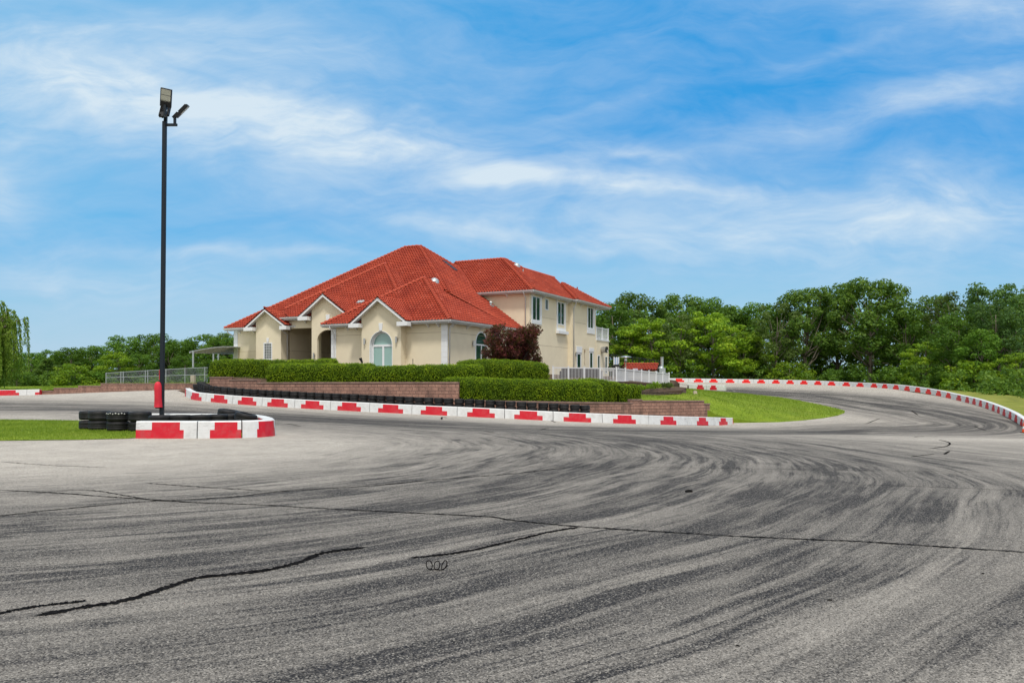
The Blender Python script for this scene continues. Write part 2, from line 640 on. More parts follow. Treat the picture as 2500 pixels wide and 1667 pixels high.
def sheet(name, poly, pts, zf, mats, skirt=0.0):
    """a clean-edged triangulated sheet: polygon outline + interior points, heights from zf"""
    poly = np.asarray(poly, float)
    pts = np.asarray(pts, float)
    pts = pts[inside(poly, pts)]
    vv = [Vector((a, b)) for a, b in np.vstack([poly, pts])]
    n = len(poly)
    ov, oe, of, _, _, _ = mgeo.delaunay_2d_cdt(vv, [], [list(range(n))], 1, 1e-4)
    xy = np.array([(v.x, v.y) for v in ov])
    z = zf(xy)
    mb = MB()
    mb.add(np.column_stack([xy, z]), [tuple(f) for f in of])
    if skirt:
        for i in range(n):
            a, b = poly[i], poly[(i + 1) % n]
            za, zb = zf(np.array([a, b]))
            mb.add([(a[0], a[1], za), (b[0], b[1], zb), (b[0], b[1], zb - skirt), (a[0], a[1], za - skirt)], [(0, 1, 2, 3)])
    o = link(name, mb, mats, fixn=False, smooth=not skirt)
    me = o.data
    # faces up
    bm = bmesh.new()
    bm.from_mesh(me)
    for f in bm.faces:
        f.normal_update()
        if f.normal.z < -0.01:
            f.normal_flip()
    bm.to_mesh(me)
    bm.free()
    return o


def grid(x0, x1, y0, y1, s):
    xs = np.arange(x0, x1, s)
    ys = np.arange(y0, y1, s * 0.9)
    g = np.array([(x + (s / 2 if j % 2 else 0), y) for j, y in enumerate(ys) for x in xs])
    return g + np.random.RandomState(3).uniform(-0.08, 0.08, g.shape) * s


# ---- base ground (grass and forest floor), to the horizon
def grassmat(name, a, b, c, sc=0.6, dry=(0.16, 0.13, 0.03), damt=0.35):
    m = bpy.data.materials.new(name)
    m.use_nodes = True
    t = NT(m.node_tree)
    bs = t.n['Principled BSDF']
    bs.inputs['Roughness'].default_value = 0.85
    bs.inputs['Specular IOR Level'].default_value = 0.1
    co_ = t.node('ShaderNodeTexCoord').outputs['Object']
    f = t.noise(co_, sc, 5, 0.6)
    g = t.noise(t.mapping(co_, scale=(1, 0.6, 1)), 9, 5, 0.7)
    k = t.math('ADD', t.math('MULTIPLY', f, 0.55), t.math('MULTIPLY', g, 0.45))
    col = t.ramp(k, [(0.32, a), (0.5, b), (0.68, c)])
    d = t.noise(t.mapping(co_, loc=(9, 2, 0)), 0.35, 5, 0.65)
    col = t.mix(t.mrange(d, 0.5, 0.72, 0, damt), col, dry)
    t.l.new(col, bs.inputs['Base Color'])
    b = t.node('ShaderNodeBump')
    b.inputs['Strength'].default_value = 0.7
    b.inputs['Distance'].default_value = 0.08
    t.l.new(g, b.inputs['Height'])
    t.l.new(b.outputs[0], bs.inputs['Normal'])
    return m


M['lawn'] = grassmat('lawn_grass', (0.085, 0.135, 0.010), (0.165, 0.240, 0.018), (0.245, 0.310, 0.030))
M['floor'] = grassmat('rough_grass', (0.035, 0.06, 0.012), (0.07, 0.12, 0.018), (0.13, 0.17, 0.03))


def far_z(xy):
    z = gzs(xy)
    d = np.hypot(xy[:, 0] - 10, xy[:, 1] - 50)
    k = np.clip((d - 150) / 100, 0, 1)
    return z * (1 - k) + 1.2 * k


mb = MB()
xs = np.concatenate([[-1800, -900, -450, -260], np.arange(-180, 181, 4.0), [260, 450, 900, 1800]])
ys = np.concatenate([[-1500, -600, -250, -120], np.arange(-60, 181, 4.0), [260, 450, 900, 2200]])
gx, gy = np.meshgrid(xs, ys)
gp = np.stack([gx.ravel(), gy.ravel()], 1)
gzv = far_z(gp) - 0.30
nx = len(xs)
mb.add(np.column_stack([gp, gzv]), [(j * nx + i, j * nx + i + 1, (j + 1) * nx + i + 1, (j + 1) * nx + i) for j in range(len(ys) - 1) for i in range(nx - 1)])
struct(link('ground', mb, M['floor'], smooth=True, fixn=False))

# ---- curves of the place
mid_pts, mid_len = spline([P(*c) for c in MIDC], 260)
right_pts, right_len = spline([P(*c) for c in RIGHTC], 300)


def offset(path, d):
    """shift a path sideways: +d to its left (plan view)"""
    t = np.gradient(path[:, :2], axis=0)
    t /= np.linalg.norm(t, axis=1)[:, None]
    o = path.copy()
    o[:, 0] += -t[:, 1] * d
    o[:, 1] += t[:, 0] * d
    return o


# ---- the track
track_poly = []
track_poly += [(-62, -30), (90, -30), (75, 20), (48, 45)]
ro = offset(right_pts, 0.35)[::-1]
track_poly += [tuple(p[:2]) for p in ro[::6]]
track_poly += [(12, 108), (17, 92), (17, 78), (15, 66)]
mo = offset(mid_pts, 0.5)[::-1]
track_poly += [tuple(p[:2]) for p in mo[::8]]
track_poly += [(-25.5, 60.5), (-26, 63), tuple(P(300, 950, 66.8)[:2]), tuple(P(98, 950, 73)[:2]), tuple(P(-300, 950, 75.5)[:2]), (-75, 76), (-75, 20)]
tp = np.vstack([grid(-40, 40, -6, 62, 0.62), grid(-74, -40, -6, 76, 1.6), grid(40, 90, -6, 60, 1.6), grid(-40, 62, 62, 118, 1.3), grid(-60, 90, -29, -6, 3)])
track = sheet('track', track_poly, tp, gzs, [])
struct(track)


def along(px_path, closed=False):
    return np.array([GP(a, b)[:2] for a, b in px_path])


line_pts, _ = spline(along([(-500, 985), (-150, 990), (100, 993), (350, 998), (600, 1014), (900, 1030), (1200, 1044), (1500, 1050), (1800, 1052.5), (2100, 1054), (2280, 1053), (2380, 1047), (2395, 1036), (2330, 1019), (2230, 1000), (2100, 981), (1950, 965), (1800, 954)]), 400)
tv = np.array([v.co[:] for v in track.data.vertices])
nv = len(tv)
best = np.full(nv, 1e9)
bi = np.zeros(nv, int)
for i in range(len(line_pts)):
    d = np.hypot(tv[:, 0] - line_pts[i, 0], tv[:, 1] - line_pts[i, 1])
    k = d < best
    best[k] = d[k]
    bi[k] = i
tl = np.gradient(line_pts, axis=0)
tl /= np.linalg.norm(tl, axis=1)[:, None]
sg = np.sign(tl[bi, 0] * (tv[:, 1] - line_pts[bi, 1]) - tl[bi, 1] * (tv[:, 0] - line_pts[bi, 0]))
segl = np.concatenate([[0], np.cumsum(np.linalg.norm(np.diff(line_pts, axis=0), axis=1))])
RC = np.array([-11.0, 21.0])
rr = np.hypot(tv[:, 0] - RC[0], tv[:, 1] - RC[1])
th = np.arctan2(tv[:, 1] - RC[1], tv[:, 0] - RC[0])


def vattr(name, arr):
    a = track.data.attributes.new(name, 'FLOAT', 'POINT')
    a.data.foreach_set('value', np.asarray(arr, np.float32))


vattr('line_d', best * sg)
vattr('line_s', segl[bi])

m = bpy.data.materials.new('worn_asphalt')
m.use_nodes = True
t = NT(m.node_tree)
bs = t.n['Principled BSDF']
pos = t.node('ShaderNodeTexCoord').outputs['Object']
px_, py_, pz_ = t.sep(pos)
ax_ = t.math('SUBTRACT', px_, float(RC[0]))
ay_ = t.math('SUBTRACT', py_, float(RC[1]))
wob = t.math('MULTIPLY', t.math('SUBTRACT', t.noise(pos, 0.10, 2, 0.5), 0.5), 2.0)
R_ = t.math('ADD', t.math('SQRT', t.math('ADD', t.math('MULTIPLY', ax_, ax_), t.math('MULTIPLY', ay_, ay_))), wob)
TH = t.math('ARCTAN2', ay_, ax_)


def attr(n):
    a = t.node('ShaderNodeAttribute')
    a.attribute_name = n
    return a.outputs['Fac']


LD, LS = attr('line_d'), attr('line_s')
# rubbered-in level by radius round the hairpin
lev = t.ramp(t.math('MULTIPLY', R_, 1 / 30.0), [(0.10, 0.06), (0.20, 0.16), (0.30, 0.62), (0.44, 1.0), (0.56, 1.0), (0.66, 0.90), (0.76, 0.66), (0.95, 0.34)])
rv = t.comb(R_, t.math('MULTIPLY', TH, 0.62), 0.0)
st1 = t.noise(rv, 1.15, 5, 0.62)          # broad tyre streaks
st2 = t.noise(t.mapping(rv, loc=(3, 9, 0), scale=(1, 1.6, 1)), 4.2, 4, 0.6)   # narrow streaks
st3 = t.noise(t.mapping(t.comb(R_, t.math('MULTIPLY', TH, 3.5), 1.0), loc=(5, 1, 0)), 0.8, 4, 0.6)   # where marks start and stop
st6 = t.noise(t.mapping(t.comb(R_, t.math('MULTIPLY', TH, 3.4), 7.0), loc=(1, 6, 0)), 2.0, 4, 0.62)   # short patches of rubber
broad = t.mrange(st1, 0.36, 0.64)
fine_s = t.mrange(st2, 0.41, 0.63)
patch = t.mrange(st6, 0.40, 0.62)
thin_s = t.mrange(t.noise(t.mapping(rv, loc=(9, 2, 5), scale=(1, 1.3, 1)), 10.0, 3, 0.6), 0.48, 0.62)
s_b = t.mrange(st3, 0.35, 0.65, 0.25, 1.0)
streak = t.math('ADD', t.math('MULTIPLY', fine_s, 0.55), t.math('MULTIPLY', thin_s, 0.45))
streak = t.math('MULTIPLY', streak, t.math('MULTIPLY', s_b, t.math('ADD', 0.35, t.math('MULTIPLY', patch, 0.75))))
ringr = t.math('MULTIPLY', lev, t.math('ADD', t.math('ADD', 0.43, t.math('MULTIPLY', broad, 0.30)), t.math('MULTIPLY', streak, 1.25)))
# the racing line further out
ld2 = t.math('MULTIPLY', LD, LD)
lint = t.math('POWER', 2.718, t.math('MULTIPLY', ld2, -1 / 26.0))
lv = t.comb(LD, t.math('MULTIPLY', LS, 0.045), 2.0)
ls1 = t.mrange(t.noise(lv, 1.3, 5, 0.65, 0.3), 0.36, 0.64)
ls2 = t.mrange(t.noise(t.mapping(lv, loc=(2, 4, 0)), 5.5, 3, 0.6), 0.50, 0.68)
liner = t.math('MULTIPLY', lint, t.math('ADD', t.math('ADD', 0.36, t.math('MULTIPLY', ls1, 0.72)), t.math('MULTIPLY', ls2, 0.25)))
fade = t.mrange(R_, 16, 25, 0.0, 1.0, smooth=True)
farY = t.mrange(py_, 27, 33, 0.0, 1.0, smooth=True)
rub = t.math('ADD', t.math('MULTIPLY', ringr, t.math('SUBTRACT', 1.0, t.math('MULTIPLY', farY, 0.85))), t.math('MULTIPLY', liner, farY))
# single hard tyre marks
st4 = t.noise(t.mapping(rv, loc=(11, 5, 2), scale=(1, 0.9, 1)), 7.5, 3, 0.55)
st5 = t.noise(t.mapping(t.comb(R_, t.math('MULTIPLY', TH, 2.5), 4.0), loc=(2, 8, 0)), 1.3, 4, 0.6)
hard = t.math('MULTIPLY', t.mrange(st4, 0.60, 0.70), t.mrange(st5, 0.50, 0.62))
rub = t.math('ADD', rub, t.math('MULTIPLY', t.math('MULTIPLY', hard, t.math('SUBTRACT', 1.0, farY)), 0.42))
lhard = t.math('MULTIPLY', t.mrange(t.noise(t.mapping(lv, loc=(7, 1, 3)), 9, 3, 0.6), 0.60, 0.68), t.mrange(t.noise(pos, 0.25, 3, 0.5), 0.45, 0.6))
rub = t.math('ADD', rub, t.math('MULTIPLY', t.math('MULTIPLY', lhard, farY), 0.65))
blot = t.noise(pos, 0.9, 5, 0.65)
rub = t.math('ADD', rub, t.mrange(blot, 0.35, 0.75, -0.07, 0.10), clamp=True)
base = t.mix(t.noise(pos, 0.25, 4, 0.6), (0.40, 0.365, 0.32), (0.51, 0.47, 0.415))
v1 = t.node('ShaderNodeTexVoronoi')
v1.inputs['Scale'].default_value = 92
t.l.new(pos, v1.inputs['Vector'])
# rubber sits on the high stones first: the grain breaks every mark up
cellr = t.sep(v1.outputs['Color'])[2]
rubg = t.math('MULTIPLY', rub, t.mrange(cellr, 0, 1, 0.70, 1.26), clamp=True)
col = t.mix(t.math('POWER', rubg, 0.80), base, (0.034, 0.034, 0.037))
# aggregate
cr = t.sep(v1.outputs['Color'])[0]
cg = t.sep(v1.outputs['Color'])[1]
agg = t.mrange(cr, 0.0, 1.0, 0.70, 1.30)
fine = t.mrange(t.noise(pos, 190, 2, 0.7), 0.3, 0.7, 0.72, 1.28)
v2 = t.node('ShaderNodeTexVoronoi')
v2.inputs['Scale'].default_value = 150
t.l.new(pos, v2.inputs['Vector'])
agg2 = t.mrange(t.sep(v2.outputs['Color'])[0], 0.0, 1.0, 0.66, 1.34)
k = t.math('MULTIPLY', t.math('MULTIPLY', agg, fine), agg2)
col = t.mix(1.0, col, t.comb(k, k, k), 'MULTIPLY')
stone = t.math('GREATER_THAN', cg, 0.93)
col = t.mix(t.math('MULTIPLY', stone, 0.40), col, (0.48, 0.45, 0.40))
pit = t.math('LESS_THAN', cg, 0.07)
col = t.mix(t.math('MULTIPLY', pit, 0.75), col, (0.02, 0.02, 0.02))
t.l.new(col, bs.inputs['Base Color'])
bs.inputs['Roughness'].default_value = 0.95
bs.inputs['Specular IOR Level'].default_value = 0.04
bmp = t.node('ShaderNodeBump')
bmp.inputs['Strength'].default_value = 0.55
bmp.inputs['Distance'].default_value = 0.006
t.l.new(t.math('ADD', t.math('MULTIPLY', v1.outputs['Distance'], -1.0), t.math('MULTIPLY', fine, 0.4)), bmp.inputs['Height'])
t.l.new(bmp.outputs[0], bs.inputs['Normal'])
track.data.materials.append(m)

# ---- crack sealant strips, a few millimetres proud of the asphalt
rng = random.Random(5)


def sealed_crack(px, width, taper=True, wig=0.012):
    pts, L = spline([GP(a, b) for a, b in px], max(16, int(len(px) * 22)))
    tt = np.gradient(pts[:, :2], axis=0)
    tt /= np.linalg.norm(tt, axis=1)[:, None]
    n = len(pts)
    mb = MB()
    vs = []
    for i in range(n):
        e = min(1.0, (i + 0.3) / 4, (n - i - 0.7) / 4) if taper else 1
        w = width * e * rng.uniform(0.45, 1.35) / 2
        x, y = pts[i, :2]
        x += rng.uniform(-wig, wig)
        y += rng.uniform(-wig, wig)
        for s_ in (-1, 1):
            qx, qy = x - tt[i, 1] * w * s_, y + tt[i, 0] * w * s_
            vs.append((qx, qy))
    z = gzs(vs) + 0.008
    mb.add([(a, b, c) for (a, b), c in zip(vs, z)], [(2 * i, 2 * i + 1, 2 * i + 3, 2 * i + 2) for i in range(n - 1)])
    o = link('sealed_crack', mb, M['tar'], fixn=False)
    struct(o)


q3 = lambda pts: [(a * 0.5315, 1000 + b * 0.5315) for a, b in pts]
q4 = lambda pts: [(1250 + a * 0.5315, 1000 + b * 0.5315) for a, b in pts]
sealed_crack([(-60, 1194)] + q3([(0, 370), (240, 382), (520, 402), (760, 418), (900, 427), (1180, 437), (1500, 455), (1900, 475), (2250, 493)]) + q4([(0, 508), (300, 537), (700, 562), (1000, 580), (1400, 598), (1600, 606), (2000, 632), (2352, 655), (2500, 665)]), 0.040, False)
sealed_crack(q3([(160, 948), (400, 905), (560, 880), (700, 840), (900, 775), (1050, 758), (1220, 738), (1380, 700), (1480, 660), (1680, 632)]), 0.085)
sealed_crack(q3([(-60, 950), (0, 938), (130, 910), (400, 878)]), 0.050)
sealed_crack(q3([(1870, 683), (2120, 655), (2352, 604)]) + q4([(160, 565), (310, 540)]), 0.055)
sealed_crack(q3([(-40, 492), (260, 460), (640, 425), (1060, 402), (1300, 375), (1700, 350), (2000, 322), (2352, 295)]) + q4([(130, 280), (270, 265)]), 0.040)
sealed_crack(q3([(140, 388), (400, 370), (700, 415), (860, 418)]), 0.030)
sealed_crack(q3([(665, 337), (900, 354), (1210, 373)]), 0.035)
sealed_crack(q4([(1600, 345), (2000, 358), (2352, 373), (2450, 376)]), 0.022)
sealed_crack(q4([(0, 262), (700, 266), (1300, 275), (2352, 290), (2450, 291)]), 0.030)
sealed_crack(q3([(5, 240), (240, 256), (490, 265)]), 0.030)
sealed_crack(q4([(1960, 138), (2008, 152), (1995, 168), (1920, 178)]), 0.06)
sealed_crack(q4([(2010, 190), (1985, 205)]), 0.07)
sealed_crack(q4([(1830, 216), (1940, 204)]), 0.05)
sealed_crack(q4([(1625, 65), (1690, 40)]), 0.10)
sealed_crack(q4([(1850, 126), (1890, 122)]), 0.12)
sealed_crack(q4([(2120, 75), (2180, 97)]), 0.11)
sealed_crack(q4([(1835, 5), (1865, 25)]), 0.12)
sealed_crack(q4([(175, 48), (200, 58)]), 0.10)
sealed_crack(q4([(130, 92), (170, 85)]), 0.09)
sealed_crack([(1092, 1020), (1080, 1018), (1078, 1024)], 0.10)
sealed_crack([(700, 1034), (735, 1041)], 0.07)
sealed_crack([(1180, 1052), (1208, 1057)], 0.06)

# ------------------------------------------------------------------ lawns
near_lawn_poly = [(-60, 23.2), (-30, 23.4), (-16, 23.6), (-13, 23.9), (-11.75, 24.35), (-11.55, 24.9), (-10, 24.8), (-8.3, 25.0), (-7.9, 25.7), (-7.9, 26.4), (-8.4, 27.0), (-9.4, 27.6), (-11, 27.9), (-13.0, 28.3), (-15.2, 30.6), (-18.2, 33.6), (-30, 34.6), (-60, 35.5)]


def near_lawn_z(xy):
    z = gzs(xy)
    poly = np.array(near_lawn_poly)
    d = np.full(len(xy), 1e9)
    for i in range(len(poly)):
        a, b = poly[i], poly[(i + 1) % len(poly)]
        ab = b - a
        tt = np.clip(((xy - a) @ ab) / (ab @ ab), 0, 1)
        d = np.minimum(d, np.linalg.norm(xy - (a + tt[:, None] * ab), axis=1))
    return z + 0.015 + 0.05 * np.clip(d / 1.2, 0, 1)


struct(sheet('lawn', near_lawn_poly, grid(-60, -7, 23, 36, 0.5), near_lawn_z, [M['lawn']]))

# lawn mound right of the terraces
lw = [P(*c) for c in LAWNC]
lawn_poly = [P(1566, 977, 52.2)[:2], P(1640, 977, 53.0)[:2], P(1719, 977, 54.2)[:2], P(1727, 1000, 54.3)[:2]] + [v[:2] for v in lw] + [P(1640, 951, 100)[:2], P(1600, 945, 96)[:2], (15.4, 88), (13.8, 78), (8.5, 60.8), (8, 57)]
lawn_poly = np.array([tuple(p) for p in lawn_poly])
_lc = [tuple(P(a, b, c)) for a, b, c in ((1566, 977.5, 52.2), (1640, 977.5, 53.0), (1719, 978, 54.2), (1727, 1000, 54.3), (1760, 1002, 57), (1850, 1000, 63), (1950, 1000, 66.5), (1900, 985, 72), (1800, 985, 63), (1720, 966, 60), (1760, 963, 74),
                                         (1850, 970, 80), (1600, 968, 58), (1640, 960, 62), (1690, 954, 76), (1640, 944, 74), (1600, 942, 70), (1650, 947.5, 90), (1600, 942, 85))] + [tuple(v) for v in lw]
_lc = np.array(_lc)
_B = np.zeros((len(_lc) + 1,) * 2)
_B[:-1, :-1] = np.sqrt(((_lc[:, None, :2] - _lc[None, :, :2]) ** 2).sum(-1) + 4) - np.eye(len(_lc)) * 0.4
_B[:-1, -1] = 1
_B[-1, :-1] = 1
_lwt = np.linalg.solve(_B, np.append(_lc[:, 2], 0))


def lawn_z(xy):
    xy = np.asarray(xy, float)
    return np.sqrt(((xy[:, None, :] - _lc[None, :, :2]) ** 2).sum(-1) + 4) @ _lwt[:-1] + _lwt[-1] + 0.03


lawn_mound = sheet('lawn', lawn_poly, grid(5, 40, 50, 104, 0.8), lawn_z, [M['lawn']], skirt=0.8)
struct(lawn_mound)
# far lawn on the left, above the low block wall
fl_poly = [tuple(P(-500, 950, 76)[:2]), tuple(P(98, 950, 73.3)[:2]), tuple(P(300, 950, 67.2)[:2]), tuple(P(468, 950, 63.0)[:2]), (-24.5, 62.5), (-27, 75), (-33, 110), (-50, 125), (-110, 120), (-80, 80)]


def far_lawn_z(xy):
    px = 1250 + F * xy[:, 0] / xy[:, 1]
    top = np.interp(px, [-500, 0, 98, 150, 260, 470], [953, 954, 953, 948, 938, 936])
    zt = HC - (top - HZ) * xy[:, 1] / F
    back = HC - (942 - HZ) * xy[:, 1] / F
    k = np.clip((xy[:, 1] - 73) / 40, 0, 1)
    return zt * (1 - k) + np.maximum(back, 1.1) * k - 0.02


struct(sheet('lawn', fl_poly, grid(-110, -24, 62, 126, 2.0), far_lawn_z, [M['lawn']]))
# dry grass patch beyond the barrier's near end
ro2 = offset(right_pts, 0.5)
dry = [tuple(p[:2]) for p in ro2[185:]][::5] + [(48, 52), (62, 70), (58, 84), (44, 86)]
M['drygrass'] = grassmat('dry_grass', (0.12, 0.15, 0.025), (0.21, 0.23, 0.045), (0.30, 0.29, 0.08))
struct(sheet('grass_verge', dry, grid(20, 62, 44, 86, 1.5), lambda xy: gzs(xy) - 0.02 + 0.02 * np.clip(xy[:, 1] - 60, 0, 20), [M['drygrass']]))


# ---- grass blades (uncountable): one object
def blades(n, poly, zf, hgt, wid, seed, bounds, weight=None):
    r = np.random.RandomState(seed)
    x0, x1, y0, y1 = bounds
    q = np.stack([r.uniform(x0, x1, n), r.uniform(y0, y1, n)], 1)
    q = q[inside(np.array(poly), q)]
    z = zf(q)
    n = len(q)
    h = hgt * r.uniform(0.45, 1.25, n)
    a = r.uniform(0, 2 * np.pi, n)
    w = wid * r.uniform(0.7, 1.3, n) / 2
    l = r.normal(0, 0.35, (n, 2)) * h[:, None]
    p0 = np.column_stack([q[:, 0] - np.cos(a) * w, q[:, 1] - np.sin(a) * w, z - 0.01])
    p1 = np.column_stack([q[:, 0] + np.cos(a) * w, q[:, 1] + np.sin(a) * w, z - 0.01])
    p2 = np.column_stack([q[:, 0] + l[:, 0], q[:, 1] + l[:, 1], z + h])
    return np.stack([p0, p1, p2], 1).reshape(-1, 3)


def trimesh(name, V, mats, parent=None, k=3):
    me = bpy.data.meshes.new(name)
    n = len(V) // k
    me.vertices.add(len(V))
    me.vertices.foreach_set('co', np.asarray(V, np.float32).ravel())
    me.loops.add(len(V))
    me.loops.foreach_set('vertex_index', np.arange(len(V), dtype=np.int32))
    me.polygons.add(n)
    me.polygons.foreach_set('loop_start', np.arange(0, len(V), k, dtype=np.int32))
    me.polygons.foreach_set('loop_total', np.full(n, k, np.int32))
    for m_ in (mats if isinstance(mats, list) else [mats]):
        me.materials.append(m_)
    me.update()
    me.validate()
    o = bpy.data.objects.new(name, me)
    COL.objects.link(o)
    if parent:
        o.parent = parent
    return o


M['blade'] = leafmat('grass_blade', (0.10, 0.17, 0.012), (0.20, 0.295, 0.025), (0.32, 0.38, 0.06), 0.0, 0.3, 0.5)
gv = blades(90000, near_lawn_poly, near_lawn_z, 0.055, 0.018, 1, (-24, -7, 23.2, 35))
gv2 = blades(60000, lawn_poly, lawn_z, 0.09, 0.05, 2, (7, 31, 50, 104))
gv3 = blades(16000, fl_poly, far_lawn_z, 0.16, 0.09, 4, (-60, -24, 62, 110))
struct(trimesh('grass', np.vstack([gv, gv2, gv3]), M['blade']), 'stuff')

# ------------------------------------------------------------------ retaining walls
m = bpy.data.materials.new('split_face_block')
m.use_nodes = True
t = NT(m.node_tree)
bs = t.n['Principled BSDF']
uv = t.node('ShaderNodeUVMap').outputs[0]
br = t.node('ShaderNodeTexBrick')
t.l.new(uv, br.inputs['Vector'])
br.inputs['Scale'].default_value = 1.0
br.inputs['Brick Width'].default_value = 0.42
br.inputs['Row Height'].default_value = 0.205
br.inputs['Mortar Size'].default_value = 0.014
br.inputs['Mortar Smooth'].default_value = 0.3
br.inputs['Bias'].default_value = 0.0
br.inputs['Color1'].default_value = c4((0.37, 0.19, 0.14))
br.inputs['Color2'].default_value = c4((0.25, 0.12, 0.09))
br.inputs['Mortar'].default_value = c4((0.05, 0.03, 0.028))
nz = t.noise(uv, 14, 5, 0.7)
nz2 = t.noise(t.mapping(uv, scale=(1, 0.35, 1)), 1.8, 4, 0.6)
c = t.mix(t.mrange(nz, 0.35, 0.7, 0, 0.65), br.outputs['Color'], (0.50, 0.34, 0.27))
c = t.mix(t.mrange(nz2, 0.44, 0.70, 0, 0.65), c, (0.11, 0.07, 0.06))
t.l.new(c, bs.inputs['Base Color'])
bs.inputs['Roughness'].default_value = 0.9
bs.inputs['Specular IOR Level'].default_value = 0.15
b = t.node('ShaderNodeBump')
b.inputs['Strength'].default_value = 0.9
b.inputs['Distance'].default_value = 0.03
t.l.new(t.math('ADD', t.math('MULTIPLY', nz, 0.8), t.math('MULTIPLY', br.outputs['Fac'], -1.2)), b.inputs['Height'])
t.l.new(b.outputs[0], bs.inputs['Normal'])
M['block'] = m
M['cap'] = mat('wall_cap_stone', (0.26, 0.17, 0.14), 0.9, var=0.25, vscale=4, bump=0.6, bscale=25, dirt=(0.10, 0.075, 0.06), dscale=3, damt=0.6)
M['darkstone'] = mat('dark_field_stone', (0.10, 0.07, 0.06), 0.9, var=0.45, vscale=7, bump=0.9, bscale=14)


def retaining_wall(label, segs, zbase, thick=0.32, stepped=True, name='retaining_wall', mw=None):
    """segs: list of runs; each run is a list of (px, py_top, Y) points along which the cap stays level or slopes"""
    root = empty(name, P(*segs[0][0]), label, 'wall')
    base = root.location.copy()
    wall, cap = MB(), MB()
    uvs = []
    s0 = 0.0
    for run in segs:
        pts = [P(*q) for q in run]
        pts, L = spline(pts, max(2, int(len(pts) * 5))) if len(pts) > 2 else (np.array(pts), (pts[0] - pts[1]).length)
        tt = np.gradient(pts[:, :2], axis=0)
        tt /= np.linalg.norm(tt, axis=1)[:, None]
        nrm = np.stack([-tt[:, 1], tt[:, 0]], 1)        # away from the viewer for a left-to-right wall
        ss = s0 + np.concatenate([[0], np.cumsum(np.linalg.norm(np.diff(pts[:, :2], axis=0), axis=1))])
        for i in range(len(pts)):
            zt = pts[i, 2] - 0.10
            zb = min(zbase(pts[i, 0], pts[i, 1]), zt - 0.1)
            f, bk = pts[i, :2], pts[i, :2] + nrm[i] * thick
            wall.v += [(f[0] - base.x, f[1] - base.y, zb - base.z), (f[0] - base.x, f[1] - base.y, zt - base.z), (bk[0] - base.x, bk[1] - base.y, zt - base.z), (bk[0] - base.x, bk[1] - base.y, zb - base.z)]
            uvs += [(ss[i], zb), (ss[i], zt), (ss[i], zt + thick), (ss[i], zb)]
            f2, b2 = pts[i, :2] - nrm[i] * 0.035, pts[i, :2] + nrm[i] * (thick + 0.02)
            zc = pts[i, 2]
            cap.v += [(f2[0] - base.x, f2[1] - base.y, zt + 0.002 - base.z), (f2[0] - base.x, f2[1] - base.y, zc - base.z), (b2[0] - base.x, b2[1] - base.y, zc - base.z), (b2[0] - base.x, b2[1] - base.y, zt + 0.002 - base.z)]
        for mb_ in (wall, cap):
            n = len(pts)
            o = len(mb_.v) - 4 * n
            for i in range(n - 1):
                for k in range(4):
                    mb_.f.append((o + 4 * i + k, o + 4 * i + 4 + k, o + 4 * i + 4 + (k + 1) % 4, o + 4 * i + (k + 1) % 4))
                    mb_.m.append(0)
            mb_.f += [(o, o + 1, o + 2, o + 3), (o + 4 * n - 4, o + 4 * n - 1, o + 4 * n - 2, o + 4 * n - 3)]
            mb_.m += [0, 0]
        s0 = ss[-1]
    w = link('wall', wall, mw or M['block'], root)
    ul = w.data.uv_layers.new(name='UVMap')
    for lp in w.data.loops:
        ul.data[lp.index].uv = uvs[lp.vertex_index]
    # end faces: use depth instead of length so blocks stay square
    link('coping', cap, M['cap'] if mw is None else mw, root, bevel=0.012)
    return root


gb = lambda x, y: gz(x, y) - 0.25
W1 = [[(512, 919.5, 55.4), (560, 919.5, 54.0)], [(560, 926, 54.0), (627, 925.5, 52.3)], [(627, 933, 52.3), (760, 932.6, 50.6), (900, 932.2, 49.4), (1040, 932.0, 48.4), (1120, 932, 48.0)]]
retaining_wall('stepped pinkish block wall under the long clipped hedges behind the tyre row', W1, gb)
W2 = [[(1060, 974, 47.9), (1200, 977, 47.6), (1340, 979.5, 48.2), (1480, 981.5, 50.0), (1545, 982, 51.4)]]
retaining_wall('brown block wall at the foot of the lower hedge that bends round', W2, gb)
W3 = [[(1541, 974.3, 51.3), (1568, 974.3, 51.9)], [(1568, 977.2, 51.9), (1640, 977.2, 52.7), (1719, 977.2, 53.9)], [(1719, 984, 53.9), (1733, 984.3, 54.6)]]
retaining_wall('brown block wall ending in a step on the grass mound', W3, gb)
WL = [[(97, 953.5, 72.6), (131, 953, 71.5)], [(131, 946.5, 71.5), (191, 946.2, 69.6)], [(191, 941, 69.6), (247, 941, 68.2)], [(246, 935, 68.2), (360, 935, 65.4), (472, 935, 62.6), (520, 935, 61.6)]]
retaining_wall('long stepped block wall below the chain link fence at the left of the track', WL, gb)
retaining_wall('short dark block wall on the grass between round shrub and white fence', [[(1562, 954.5, 57.6), (1600, 955.2, 58.4), (1660, 959.5, 60.0)]], lambda x, y: 0.1, mw=M['darkstone'])

